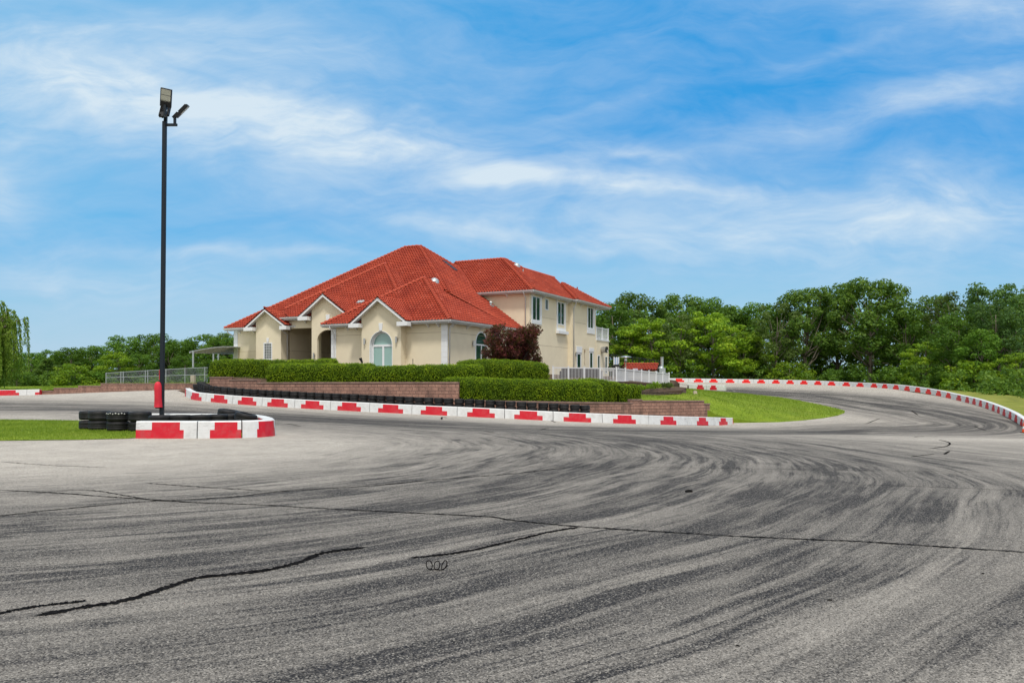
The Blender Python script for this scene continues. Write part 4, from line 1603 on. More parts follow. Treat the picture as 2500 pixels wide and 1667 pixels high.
hip_caps((-10.6, 18.95, UH + 4.04), (-5.05, 18.95, UH + 4.04), rU1)
hip_caps((-3.7, 20.9, UH + 3.15), (-5.05, 18.95, UH + 4.06), rU2)
hip_caps((-3.7, 28.4, UH + 3.15), (-3.7, 20.9, UH + 3.15), rU2)
UP = Vector((-1.9, 26.6, UH + 2.3))
rV1 = roof_plane([(1.45, 22.5, UH), (1.45, 32.5, UH), UP], ref=(1.45, 22.5, UH))
rV2 = roof_plane([(1.45, 22.5, UH), UP, (-4.6, 22.5, UH)], ref=(1.45, 22.5, UH))
rV3 = roof_plane([(1.45, 32.5, UH), (-6, 32.5, UH), UP], ref=(1.45, 32.5, UH))
hip_caps((1.45, 22.5, UH), UP, rV1)
hip_caps((1.45, 32.5, UH), UP, rV1)


# ---- walls with real openings
def loop_arch(c, half, h0, hs, n=14, rad_=None):
    """opening outline: straight sides to springing height hs, half-round above (counter-clockwise)"""
    r = rad_ or half
    p = [(c - half, h0), (c + half, h0), (c + half, hs)]
    for k in range(1, n):
        an = math.pi * k / n
        p.append((c + half * math.cos(an), hs + r * math.sin(an)))
    p.append((c - half, hs))
    return p


def rect(c0, c1, h0, h1):
    return [(c0, h0), (c1, h0), (c1, h1), (c0, h1)]


def panel(outer, holes, place, thick, mb, mi=0):
    """wall panel: outer/hole loops in (along, height); place(c, h, depth) -> house coordinates"""
    loops = [outer] + holes
    tri = mgeo.tessellate_polygon([[Vector((c, h, 0)) for c, h in lp] for lp in loops])
    flat = [q for lp in loops for q in lp]
    for d in (0.0, thick):
        mb.add([place(c, h, d) for c, h in flat], [tuple(t_) for t_ in tri], mi)
    for lp in loops:
        n = len(lp)
        for i in range(n):
            (c0, h0), (c1, h1) = lp[i], lp[(i + 1) % n]
            mb.add([place(c0, h0, 0), place(c1, h1, 0), place(c1, h1, thick), place(c0, h0, thick)], [(0, 1, 2, 3)], mi)


front = lambda b: (lambda c, h, d: (c, b + d, h))            # faces the viewer's side (-b)
right = lambda a: (lambda c, h, d: (a - d, c, h))            # faces +a


def wall(place, outer, holes=(), thick=0.22, score=(), score_face=None):
    mb = MB()
    panel(outer, list(holes), place, thick, mb)
    for (c0, c1, h) in score:
        mb.add([place(c0, h - 0.012, -0.004), place(c1, h - 0.012, -0.004), place(c1, h + 0.012, -0.004), place(c0, h + 0.012, -0.004)], [(0, 1, 2, 3)], 1)
    return link('wall', mb, [M['stucco'], M['score']], house)


def frame_window(place, loop, c0, c1, h0, h1, bar=0.07, depth=0.08, at=0.10, mull=(), trans=(), glass=None, arch_spring=None, name='window', pane='pane'):
    """frame set back in an opening + its glass as a child"""
    mb = MB()
    n = len(loop)
    cc, ch = (c0 + c1) / 2, (h0 + h1) / 2
    inner = []
    if arch_spring is None:
        inner = rect(c0 + bar, c1 - bar, h0 + bar, h1 - bar)
    else:
        half = (c1 - c0) / 2
        inner = loop_arch(cc, half - bar, h0 + bar, arch_spring, 14, (h1 - arch_spring) - bar)
    panel(loop, [inner], lambda c, h, d: place(c, h, at + d), depth, mb)
    for mc in mull:
        top = h1 - bar if arch_spring is None or not trans else trans[0]
        mb.add([place(x_, h_, d_) for d_ in (at - 0.004, at + depth) for x_, h_ in ((mc - bar / 2, h0 + bar), (mc + bar / 2, h0 + bar), (mc + bar / 2, top), (mc - bar / 2, top))],
               [(0, 1, 2, 3), (4, 7, 6, 5), (0, 4, 5, 1), (1, 5, 6, 2), (2, 6, 7, 3), (3, 7, 4, 0)])
    for th_ in trans:
        mb.add([place(x_, h_, d_) for d_ in (at - 0.007, at + depth) for x_, h_ in ((c0 + bar, th_ - bar / 2), (c1 - bar, th_ - bar / 2), (c1 - bar, th_ + bar / 2), (c0 + bar, th_ + bar / 2))],
               [(0, 1, 2, 3), (4, 7, 6, 5), (0, 4, 5, 1), (1, 5, 6, 2), (2, 6, 7, 3), (3, 7, 4, 0)])
    w = link(name, mb, M['white'], house)
    g = MB()
    panel(inner, [], lambda c, h, d: place(c, h, at + depth * 0.45 + d), 0.02, g)
    link(pane, g, glass or M['glass_dark'], w)
    return w


def trim_box(place, c0, c1, h0, h1, proud=0.05, name='trim', m_=None, back=0.0, parent=None, taper=0.0):
    mb = MB()
    mb.add([place(x_, h_, d_) for d_ in (-proud, back) for x_, h_ in ((c0 + taper, h0), (c1 - taper, h0), (c1, h1), (c0, h1))],
           [(0, 1, 2, 3), (4, 7, 6, 5), (0, 4, 5, 1), (1, 5, 6, 2), (2, 6, 7, 3), (3, 7, 4, 0)])
    return link(name, mb, m_ or M['white'], parent or house, bevel=0.008)


def wall_lamp(place, c, h):
    """cylindrical up-down wall light on a back plate"""
    mb = MB()
    mb.add([place(c + x_, h + z_, d_) for d_ in (-0.03, 0.0) for x_, z_ in ((-0.08, -0.10), (0.08, -0.10), (0.08, 0.10), (-0.08, 0.10))],
           [(0, 1, 2, 3), (4, 7, 6, 5), (0, 4, 5, 1), (1, 5, 6, 2), (2, 6, 7, 3), (3, 7, 4, 0)])
    ct = Vector(place(c, h, -0.12))
    mb.tube([ct + Vector((0, 0, -0.25)), ct + Vector((0, 0, 0.25))], 0.075, 14)
    mb.bar(Vector(place(c, h, -0.02)), ct, 0.05, 0.05)
    return link('wall_lamp', mb, M['steel'], house, smooth=False)


def corbel(place, c, h, drop=0.30, out=0.42):
    """curved eave bracket"""
    mb = MB()
    prof = [(0, 0), (-out, 0), (-out, -0.07), (-out * 0.55, -0.12), (-out * 0.2, -drop * 0.8), (0, -drop)]
    n = len(prof)
    v = [place(c + s_, h + z_, d_) for s_ in (-0.05, 0.05) for d_, z_ in prof]
    mb.add(v, [tuple(range(n)), tuple(reversed(range(n, 2 * n)))] + [(i, (i + 1) % n, n + (i + 1) % n, n + i) for i in range(n)])
    return link('eave_bracket', mb, M['white'], house)


def gutter(p0, p1, outw, name='gutter'):
    """half-round gutter run; outw = outward horizontal direction"""
    p0, p1, o_ = Vector(p0), Vector(p1), Vector(outw)
    mb = MB()
    prof = [(-0.02, 0.0), (0.0, -0.02), (0.015, -0.10), (0.07, -0.145), (0.13, -0.12), (0.155, -0.02), (0.165, 0.0), (0.135, 0.005), (0.115, -0.09), (0.07, -0.115), (0.03, -0.085), (0.02, 0.0)]
    n = len(prof)
    for p in (p0, p1):
        for d_, z_ in prof:
            mb.v.append(tuple(p + o_ * d_ + Vector((0, 0, z_ + 0.03))))
    for i in range(n):
        k = (i + 1) % n
        mb.f.append((i, k, n + k, n + i))
        mb.m.append(0)
    mb.f += [tuple(reversed(range(n))), tuple(range(n, 2 * n))]
    mb.m += [0, 0]
    # fascia board behind
    a_, b_ = p0 - o_ * 0.05, p1 - o_ * 0.05
    mb.bar(a_ + Vector((0, 0, -0.10)), b_ + Vector((0, 0, -0.10)), 0.04, 0.22)
    return link(name, mb, M['gutter'], house)


def soffit(pts, name='soffit'):
    mb = MB()
    n = len(pts)
    mb.add([(x_, y_, z_) for x_, y_, z_ in pts] + [(x_, y_, z_ + 0.02) for x_, y_, z_ in pts], [tuple(reversed(range(n))), tuple(range(n, 2 * n))] + [(i, (i + 1) % n, n + (i + 1) % n, n + i) for i in range(n)])
    return link(name, mb, M['soffit'], house)


def downspout(pts, r=0.055):
    mb = MB()
    mb.tube(pts, r, 8)
    return link('downspout', mb, M['gutter'], house, smooth=True)


def gable(c, half, bf, bback, he, rise, wb, whalf, ext_ref, ret_depth=0.55, wall_h0=0.0, holes=(), score=(), ret=(0.85, 0.85), rakeh=0.24):
    """front-facing gable: roof with rake boards at bf, wall panel at wb"""
    hp = he + rise
    sl_ = rise / half
    rr_ = []
    for s_ in (-1, 1):
        lo_f = (c + s_ * half, bf, he)
        lo_b = (c + s_ * half, bback[0], he)
        hi_b = (c, bback[1], hp)
        hi_f = (c, bf, hp)
        rr_.append(roof_plane([lo_f, lo_b, hi_b, hi_f], ref=lo_f))
    hip_caps((c, bf, hp), (c, bback[1], hp), rr_[0], r=0.12)
    # rake boards
    mb = MB()
    for s_ in (-1, 1):
        a_, b_ = Vector((c + s_ * (half - 0.02), bf, he - 0.02)), Vector((c, bf, hp - 0.02))
        dn = Vector((0, 0, -rakeh))
        v = [a_, b_, b_ + dn, a_ + dn]
        v2 = [p + Vector((0, 0.05, 0)) for p in v]
        mb.add(v + v2, [(0, 1, 2, 3), (7, 6, 5, 4), (0, 4, 5, 1), (1, 5, 6, 2), (2, 6, 7, 3), (3, 7, 4, 0)])
        # sloping boarded soffit between rake and wall
        w0 = Vector((c + s_ * half, bf + 0.05, he - 0.14))
        w1 = Vector((c, bf + 0.05, hp - 0.14))
        mb.add([w0, w1, w1 + Vector((0, wb - bf, 0)), w0 + Vector((0, wb - bf, 0))], [(0, 1, 2, 3)])
    # boxed cornice returns
    for s_, wd in ((-1, ret[0]), (1, ret[1])):
        x0, x1 = c + s_ * (half + 0.04), c + s_ * (half - wd)
        mb.box((min(x0, x1), bf - 0.012, he - 0.36), (max(x0, x1), wb + 0.02, he - 0.03))
    link('gable_trim', mb, M['white'], house)
    # triangle-topped wall
    top = he - 0.14
    ol = [(c - whalf, wall_h0), (c + whalf, wall_h0), (c + whalf, top + sl_ * (half - whalf)), (c, hp - 0.16), (c - whalf, top + sl_ * (half - whalf))]
    wall(front(wb), ol, holes, score=score)
    # cheeks of the projecting bay
    mb = MB()
    for s_ in (-1, 1):
        x0 = c + s_ * whalf
        mb.box((min(x0, x0 - s_ * 0.2), wb + 0.222, wall_h0), (max(x0, x0 - s_ * 0.2), wb + 0.222 + ret_depth, top + sl_ * (half - whalf)))
    link('wall', mb, [M['stucco']], house)
    return rr_


HB0 = -2.2      # walls go down into the ground
# front wing walls
c3, w3 = -6.35, 1.92
wall(front(0.6), rect(-11.9, c3 - w3 + 0.05, HB0, HE), score=[(-11.5, c3 - w3, 3.02)])
wall(front(0.6), rect(c3 + w3 - 0.05, -0.6, HB0, HE), score=[(c3 + w3, -0.9, 3.02)])
ahalf, aspr = 1.12, 2.12
# arched French door bay
rise3 = 1.98
WB3 = -0.14
G3 = gable(c3, 2.82, WB3 - 0.52, (0.05, rise3 / 0.705 + 0.05), HE, rise3, WB3, w3, None, wall_h0=HB0, holes=[loop_arch(c3, ahalf, -0.02, aspr)], ret=(1.0, 0.95), ret_depth=0.6)
frame_window(front(WB3), loop_arch(c3, ahalf, -0.02, aspr), c3 - ahalf, c3 + ahalf, -0.02, aspr + ahalf, bar=0.17, depth=0.10, at=0.30, mull=(c3,), trans=(aspr - 0.05,), glass=M['glass_skytint'], arch_spring=aspr, name='french_door')
# white reveal lining of the arch
mb = MB()
la = loop_arch(c3, ahalf, -0.02, aspr)
lb_ = loop_arch(c3, ahalf - 0.05, 0.0, aspr)
panel(la, [lb_], lambda c, h, d: (c, WB3 - 0.02 + d, h), 0.30, mb)
link('arch_lining', mb, M['white'], house)
f3 = front(WB3)
trim_box(f3, c3 - 0.2, c3 + 0.2, aspr + ahalf + 0.02, aspr + ahalf + 0.62, 0.07, 'keystone', taper=0.07)
wall_lamp(f3, c3 - 1.55, 2.42)
wall_lamp(f3, c3 + 1.55, 2.48)
# plinth band
for x0, x1, pl in ((-11.3, c3 - w3 - 0.02, front(0.6)), (c3 + w3 + 0.02, -0.95, front(0.6)), (c3 - w3 - 0.04, c3 - ahalf, f3), (c3 + ahalf, c3 + w3 + 0.04, f3)):
    trim_box(pl, x0, x1, -1.2, 0.42, 0.05, 'plinth', M['stucco'])
# corner pilasters (quoined)


def pilaster(place, c0, c1, h0, h1, proud=0.06):
    mb = MB()
    hh = h0
    k = 0
    while hh < h1 - 0.05:
        top = min(hh + 0.42, h1)
        d = proud
        mb.add([place(x_, h_, d_) for d_ in (-d, 0.0) for x_, h_ in ((c0, hh + 0.006), (c1, hh + 0.006), (c1, top - 0.006), (c0, top - 0.006))],
               [(0, 1, 2, 3), (4, 7, 6, 5), (0, 4, 5, 1), (1, 5, 6, 2), (2, 6, 7, 3), (3, 7, 4, 0)])
        hh = top
        k += 1
    b_ = 0.10
    mb.add([place(x_, h_, d_) for d_ in (-b_ - 0.01, 0.0) for x_, h_ in ((c0 - 0.05, h0), (c1 + 0.05, h0), (c1 + 0.05, 0.45), (c0 - 0.05, 0.45))],
           [(0, 1, 2, 3), (4, 7, 6, 5), (0, 4, 5, 1), (1, 5, 6, 2), (2, 6, 7, 3), (3, 7, 4, 0)])
    return link('pilaster', mb, M['white'], house)


pilaster(front(0.6), -1.12, -0.56, -0.6, HE - 0.12)
pilaster(front(0.6), -11.95, -11.45, -0.6, HE - 0.12)
# right wall of the front wing with an arched window
rw_c, rw_half = 6.1, 1.05
rl_ = loop_arch(rw_c, rw_half, 0.5, 2.35)
wall(right(-0.6), rect(0.822, 13.5, HB0, HE), [rl_], score=[(0.95, 13.4, 3.02)])
frame_window(right(-0.6), rl_, rw_c - rw_half, rw_c + rw_half, 0.5, 2.35 + rw_half, bar=0.12, depth=0.1, at=-0.03, mull=(rw_c,), trans=(2.25,), glass=M['glass_dark'], arch_spring=2.35)
wall_lamp(right(-0.6), 4.6, 2.3)
trim_box(right(-0.6), 0.85, 13.4, -1.2, 0.42, 0.05, 'plinth', M['stucco'])
# left wall of the front wing (inside the porch)
wall(lambda c, h, d: (-11.9 + d, c, h), rect(0.822, 9, HB0, HE + 0.3))
# front wing eaves
gutter((c3 + 2.86, 0, HE), (0.1, 0, HE), (0, -1, 0))
gutter((-12.55, 0, HE), (c3 - 2.86, 0, HE), (0, -1, 0))
gutter((0, -0.1, HE), (0, 13.4, HE), (1, 0, 0))
soffit([(0, 0, HE - 0.2), (0, 0.6, HE - 0.2), (-12.5, 0.6, HE - 0.2), (-12.5, 0, HE - 0.2)])
soffit([(0, 0.6, HE - 0.2), (0, 13.4, HE - 0.2), (-0.6, 13.4, HE - 0.2), (-0.6, 0.6, HE - 0.2)])
for c_ in (-10.2, -9.35, -3.9, -2.3, -1.35):
    corbel(front(0.6), c_, HE - 0.2)
for c_ in (1.3, 3.6, 5.9, 10.5):
    corbel(right(-0.6), c_, HE - 0.2)
downspout([(-0.2, 0.75, HE - 0.1), (-0.2, 0.75, HE - 0.30), (-0.47, 0.78, HE - 0.5), (-0.53, 0.78, -0.5)])
downspout([(-11.6, -0.06, HE - 0.1), (-11.6, -0.06, HE - 0.25), (-11.55, 0.42, HE - 0.75), (-11.55, 0.42, 0.3), (-11.6, 0.3, 0.0)])

# ---- left wing and its gable bay
lwb = ME + 0.6
c1 = HA_of(656, ME - 0.1)
w1 = 1.5
lh = HE + LH
lwx = LC.x + 0.6
aR = HA_of(698, ME + 0.3)
wall(front(lwb), rect(lwx, c1 - w1 + 0.05, HB0, lh), score=[(lwx + 0.5, c1 - w1, 2.0)])
g1half = 2.5
rise1 = 1.62
hg1 = HE + LH + 0.02
gb_h = rect(c1 - 0.05 - 0.52, c1 - 0.05 + 0.52, 1.15, 2.72)
WB1 = ME - 0.14
gable(c1, g1half, WB1 - 0.5, (ME + 0.05, ME + rise1 / msl + 0.1), hg1, rise1, WB1, w1, None, ret_depth=0.9, wall_h0=HB0, holes=[gb_h], ret=(1.05, 0.75))
# glass block window: white frame, grid of blocks
gw = frame_window(front(WB1), gb_h, c1 - 0.57, c1 + 0.47, 1.15, 2.72, bar=0.10, depth=0.14, at=-0.03, glass=M['glassblock'], name='glass_block_window')
mb = MB()
x0, x1, y0, y1 = c1 - 0.57 + 0.1, c1 + 0.47 - 0.1, 1.25, 2.62
nc, nr2 = 4, 6
for i in range(1, nc):
    xx = x0 + (x1 - x0) * i / nc
    mb.box((xx - 0.011, WB1 + 0.005, y0), (xx + 0.011, WB1 + 0.03, y1))
for j in range(1, nr2):
    yy = y0 + (y1 - y0) * j / nr2
    mb.box((x0, WB1 + 0.002, yy - 0.011), (x1, WB1 + 0.028, yy + 0.011))
link('block_joints', mb, M['white'], gw)
trim_box(front(WB1), c1 - 0.05 - 0.15, c1 - 0.05 + 0.15, 2.75, 3.14, 0.06, 'keystone', taper=0.04)
pilaster(front(lwb), lwx - 0.02, lwx + 0.45, -0.6, lh - 0.12)
wall(lambda c, h, d: (lwx + d, c, h), rect(lwb + 0.222, 26, HB0, lh))
gutter((LC.x - 0.1, ME, lh), (c1 - g1half - 0.05, ME, lh), (0, -1, 0))
soffit([(LC.x, ME, lh - 0.2), (LC.x, lwb, lh - 0.2), (c1 - w1, lwb, lh - 0.2), (c1 - w1, ME, lh - 0.2)])
for c_ in (lwx + 0.75, c1 - w1 - 0.9):
    corbel(front(lwb), c_, lh - 0.2)
downspout([(LC.x + 0.15, ME + 0.1, lh - 0.1), (LC.x + 0.2, ME + 0.15, lh - 0.35), (lwx - 0.12, lwb + 0.1, lh - 0.7), (lwx - 0.12, lwb + 0.1, 0)])
# porch: left wing's inner side wall, back wall, lintel
aR = c1 + w1
wall(right(aR), rect(ME + 0.75, 11, HB0, nh + 0.2), score=[(ME + 0.8, 10.9, 2.0)])
wall(front(10.8), rect(aR - 0.3, -10.5, HB0, nh + 0.2))
c2 = HA_of(803, NB_ + 0.2)
w2 = 1.62
trim_box(front(NB_ + 0.5), aR - 0.1, c2 - w2 + 0.02, nh - 0.95, nh - 0.25, 0.0, 'porch_beam', M['stucco'], back=0.4)
gutter((aR - 0.2, NB_, nh), (c2 - 2.75, NB_, nh), (0, -1, 0))
soffit([(aR - 0.25, NB_, nh - 0.22), (aR - 0.25, NB_ + 0.55, nh - 0.22), (c2 - w2, NB_ + 0.55, nh - 0.22), (c2 - w2, NB_, nh - 0.22)])
soffit([(aR - 0.25, NB_ + 0.9, nh - 0.27), (aR - 0.25, 11, nh - 0.27), (-10.5, 11, nh - 0.27), (-10.5, NB_ + 0.9, nh - 0.27)], 'porch_ceiling')
corbel(front(NB_ + 0.5), c2 - w2 - 1.2, nh - 0.24)
downspout([(aR + 0.25, NB_ - 0.05, nh - 0.12), (aR + 0.22, NB_ - 0.05, nh - 0.95), (aR + 0.10, ME + 0.55, nh - 1.45), (aR + 0.10, ME + 0.55, -0.3)])
gutter((c1 + g1half - 0.15, ME + 0.0, hg1 - 0.02), (c1 + g1half + 0.75, ME + 0.35, hg1 - 0.02), (0.3, -0.95, 0))
WB2 = NB_ - 0.14
gable(c2, 2.72, WB2 - 0.5, (NB_ + 0.05, NB_ + 2.75), nh, 1.85, WB2, w2, None, ret_depth=0.8, wall_h0=HB0, holes=[loop_arch(c2 + 0.15, 1.15, -0.1, 2.75, rad_=0.9)], ret=(1.0, 0.8))
f2_ = front(WB2)
trim_box(f2_, c2 - 0.02, c2 + 0.42, 4.25, 4.95, 0.07, 'keystone', taper=0.07)
wall_lamp(f2_, c2 - w2 + 0.32, 1.42)
# glazed entrance door inside the porch
dl = rect(c2 - 0.75, c2 + 1.3, 0.0, 3.35)
wall(front(NB_ + 1.7), rect(c2 - 0.95, c2 + 1.6, HB0, nh - 0.3), [dl])
frame_window(front(NB_ + 1.7), dl, c2 - 0.75, c2 + 1.3, 0.0, 3.35, bar=0.10, depth=0.08, at=0.05, mull=(c2 + 0.3,), trans=(2.15,), glass=M['glass_skytint'], name='entrance_door')
wall_lamp(right(aR), 7.2, 1.35)

# ---- second storey
a1, a2 = 0.4, 0.86
b1, b2, b3, b4 = 13.5, 22.8, 29.55, 33.6
wall(front(b1), rect(-9.5, a1, 0.5, UH))
ws1 = rect(14.1, 15.85, 4.85, 7.15)
ws2 = rect(20.0, 21.75, 4.85, 7.15)
gbw = rect(16.95, 17.75, 6.05, 7.15)
wall(right(a1), rect(b1 + 0.222, b2, HB0, UH), [ws1, ws2, gbw], score=[(16.0, 19.8, 5.3), (21.9, b2, 5.3), (b1 + 0.3, b2, 2.62)])
for lp_, c0, c1_ in ((ws1, 14.1, 15.85), (ws2, 20.0, 21.75)):
    frame_window(right(a1), lp_, c0, c1_, 4.85, 7.15, bar=0.10, depth=0.09, at=-0.02, mull=((c0 + c1_) / 2,), glass=M['glass_dark'])
    trim_box(right(a1), c0 - 0.28, c0 - 0.002, 4.55, 7.27, 0.06)
    trim_box(right(a1), c1_ + 0.002, c1_ + 0.28, 4.55, 7.27, 0.06)
trim_box(right(a1), 14.1, 15.85, 4.55, 4.848, 0.06)
trim_box(right(a1), 19.72, 22.03, 4.25, 4.548, 0.06)
trim_box(right(a1), 19.62, 22.2, 3.95, 4.248, 0.30, 'window_box')
frame_window(right(a1), gbw, 16.95, 17.75, 6.05, 7.15, bar=0.09, depth=0.1, at=-0.03, glass=M['glassblock'], name='glass_block_window')
wall(front(b2), rect(a1 - 0.5, a2, HB0, UH))
ws3 = rect(27.1, 28.75, 4.9, 7.2)
gd1 = rect(23.95, 25.2, 0.0, 2.2)
gd2 = rect(27.62, 28.7, 0.0, 2.45)
wall(right(a2), rect(b2 + 0.222, b3, HB0, UH), [ws3, gd1, gd2], score=[(23.2, 26.7, 5.3), (25.5, 27.4, 2.62)])
frame_window(right(a2), ws3, 27.1, 28.75, 4.9, 7.2, bar=0.10, depth=0.09, at=-0.02, mull=(27.925,), glass=M['glass_dark'])
trim_box(right(a2), 26.82, 27.098, 4.35, 7.32, 0.06)
trim_box(right(a2), 28.752, 29.15, 4.35, 7.32, 0.06)
trim_box(right(a2), 27.1, 28.75, 4.35, 4.898, 0.06)
frame_window(right(a2), gd1, 23.95, 25.2, 0.0, 2.2, bar=0.16, depth=0.09, at=-0.02, glass=M['glass_dark'], name='door')
trim_box(right(a2), 23.82, 25.35, 2.204, 2.85, 0.06)
frame_window(right(a2), gd2, 27.62, 28.7, 0.0, 2.45, bar=0.16, depth=0.09, at=-0.02, glass=M['glass_dark'], name='door')
trim_box(right(a2), 27.5, 28.82, 2.454, 2.85, 0.06)
wall_lamp(right(a2), 23.55, 2.0)
wall(lambda c, h, d: (c, b3 - d, h), rect(-6, a2 - 0.222, 3.6, UH))
# ground floor block under the balcony
gw1 = rect(29.95, 30.75, 0.1, 2.15)
gw2 = rect(32.35, 33.15, 0.1, 2.1)
wall(right(a2 + 0.05), rect(b3 + 0.01, b4, HB0, 3.75), [gw1, gw2])
frame_window(right(a2 + 0.05), gw1, 29.95, 30.75, 0.1, 2.15, bar=0.12, depth=0.09, at=-0.02)
frame_window(right(a2 + 0.05), gw2, 32.35, 33.15, 0.1, 2.1, bar=0.12, depth=0.09, at=-0.02)
mb = MB()
mb.box((-4, b3 + 0.02, 3.752), (a2 + 0.12, b4 + 0.1, 3.86))
link('balcony_floor', mb, M['white'], house)
mb = MB()
for k in range(13):
    yy = b3 + 0.1 + (b4 - b3 - 0.15) * k / 12
    big_ = k in (0, 6, 12)
    w_ = 0.055 if big_ else 0.026
    mb.box((a2 - w_, yy - w_, 3.865), (a2 + w_, yy + w_, 5.28 if big_ else 5.12))
mb.box((a2 - 0.045, b3 + 0.05, 5.12), (a2 + 0.045, b4 - 0.05, 5.20))
mb.box((a2 - 0.03, b3 + 0.05, 3.95), (a2 + 0.03, b4 - 0.05, 4.0))
link('balcony_railing', mb, M['white'], house)
# second storey eaves
gutter((-4.85, 12.9, UH), (1.1, 12.9, UH), (0, -1, 0))
gutter((1.0, 12.8, UH), (1.0, 22.3, UH), (1, 0, 0))
gutter((1.45, 22.4, UH), (1.45, 32.6, UH), (1, 0, 0))
gutter((1.0, 22.5, UH), (1.5, 22.5, UH), (0, -1, 0))
soffit([(1, 12.9, UH - 0.2), (1, 22.5, UH - 0.2), (a1, 22.5, UH - 0.2), (a1, 13.5, UH - 0.2), (-5.0, 13.5, UH - 0.2), (-5.0, 12.9, UH - 0.2)])
soffit([(1.45, 22.5, UH - 0.2), (1.45, 32.5, UH - 0.2), (-5, 32.5, UH - 0.2), (-5, b3, UH - 0.2), (a2, b3, UH - 0.2), (a2, 22.5, UH - 0.2)])
corbel(front(b1), -1.9, UH - 0.2)
for c_ in (13.85, 16.35, 19.55, 22.3):
    corbel(right(a1), c_, UH - 0.2)
for c_ in (25.0, 29.3):
    corbel(right(a2), c_, UH - 0.2)
downspout([(0.1, 12.85, UH - 0.1), (0.1, 12.9, UH - 0.3), (0.02, 13.4, UH - 0.6), (0.02, 13.42, HE + 0.1)])
downspout([(1.35, 22.7, UH - 0.1), (1.3, 22.72, UH - 0.3), (0.95, 22.95, UH - 0.8), (0.95, 22.95, -1.2)])
# wall-mounted steel cylinder (round heater) on the right wall
mb = MB()
mb.lathe([(0, -0.02), (0.30, -0.02), (0.34, 0.02), (0.34, 0.62), (0.30, 0.66), (0.27, 0.60), (0, 0.60)], 22, axis='x')
ve = link('wall_fan', mb, M['steel'], house, smooth=False, loc=(a2 + 0.06, 31.2, 2.75))
mb = MB()
mb.lathe([(0.345, 0.55), (0.36, 0.55), (0.36, 0.67), (0.28, 0.67), (0.28, 0.63)], 22, axis='x')
link('grille_ring', mb, M['black'], ve)
# conduit cable on the wall
mb = MB()
mb.tube([(a2 + 0.02, 26.1, 2.45), (a2 + 0.02, 26.05, 2.0), (a2 + 0.02, 26.2, 1.6), (a2 + 0.02, 26.05, 1.2), (a2 + 0.02, 26.3, 0.9)], 0.018, 5)
mb.box((a2 - 0.01, 26.0, 2.3), (a2 + 0.08, 26.2, 2.6))
link('cable', mb, M['score'], house)


# ---- roof furniture
def on_plane(px, py, p0, sl_s=None, kind='A'):
    """point where a pixel meets a roof plane: kind A: h = HE + MS*s ; B: h = HE + .688*s ; U: second storey right slope"""
    for Y in np.arange(58, 95, 0.02):
        w_ = P(px, py, Y)
        dx_, dy_ = w_.x - EX, w_.y - EY
        a_ = dx_ * CA - dy_ * SA
        b_ = dx_ * SA + dy_ * CA
        h_ = w_.z - ZF
        if kind == 'A':
            t_ = HE + MS * -a_
        elif kind == 'B':
            t_ = HE + 0.688 * -a_
        elif kind == 'U':
            t_ = UH + 0.671 * (1 - a_)
        else:
            t_ = nh + NS * (b_ - NB_)
        if h_ <= t_:
            return Vector((a_, b_, t_))
    return Vector((0, 0, 0))


def dome(px, py, kind, slope, r=0.42, parent=None):
    p = on_plane(px, py, None, kind=kind)
    mb = MB()
    mb.lathe([(0, 0.30), (r * 0.5, 0.27), (r * 0.8, 0.19), (r, 0.05), (r * 1.12, 0.03), (r * 1.12, -0.1), (0, -0.1)], 20)
    o = link('roof_dome', mb, M['galv'], parent, smooth=True, loc=tuple(p + Vector((0, 0, 0.10))))
    o.rotation_euler = (0, math.atan(slope), 0)
    return o


dome(1062, 690, 'B', 0.688, 0.38, rB2)
dome(1262, 652, 'U', 0.671, 0.34, rU2)
p = on_plane(1097, 651, None, kind='A')
mb = MB()
mb.box((-0.9, -0.32, 0.02), (0.9, 0.32, 0.16))
sk = link('skylight', mb, M['polepaint'], rA2, loc=tuple(p))
sk.rotation_euler = (0, math.atan(MS), 0)
mb = MB()
mb.box((-0.82, -0.25, 0.161), (0.82, 0.25, 0.175))
link('pane', mb, M['glass_skytint'], sk) if False else None
p = on_plane(1198, 748, None, kind='A')
mb = MB()
mb.tube([(0, 0, -0.1), (0, 0, 0.34)], 0.11, 10)
mb.tube([(0, 0, 0.34), (0, 0, 0.46)], [0.17, 0.10], 10)
mb.box((-0.25, -0.25, -0.12), (0.25, 0.25, 0.12))
link('roof_vent', mb, M['galv'], rA1, loc=tuple(p))
p = on_plane(1277, 667, None, kind='U')
mb = MB()
mb.tube([(0, 0, -0.1), (0, 0, 0.4)], 0.06, 8)
link('vent_pipe', mb, M['galv'], rU2, loc=tuple(p))
mb = MB()
mb.tube([(0, 0, -0.1), (0, 0, 0.45)], 0.07, 8)
link('vent_pipe', mb, M['tile'], rV1, loc=(-0.9, 28.5, UH + 1.6))
# small white dormer sliver between the entry roof and the front wing
p = on_plane(883, 739, None, kind='N')
mb = MB()
mb.box((-0.4, -0.22, -0.05), (0.3, 0.22, 0.14))
o = link('skylight', mb, M['galv'], rN, loc=tuple(p))
o.rotation_euler = (math.atan(NS), 0, 0)

# ================================================================== planting
nprng = np.random.RandomState(21)


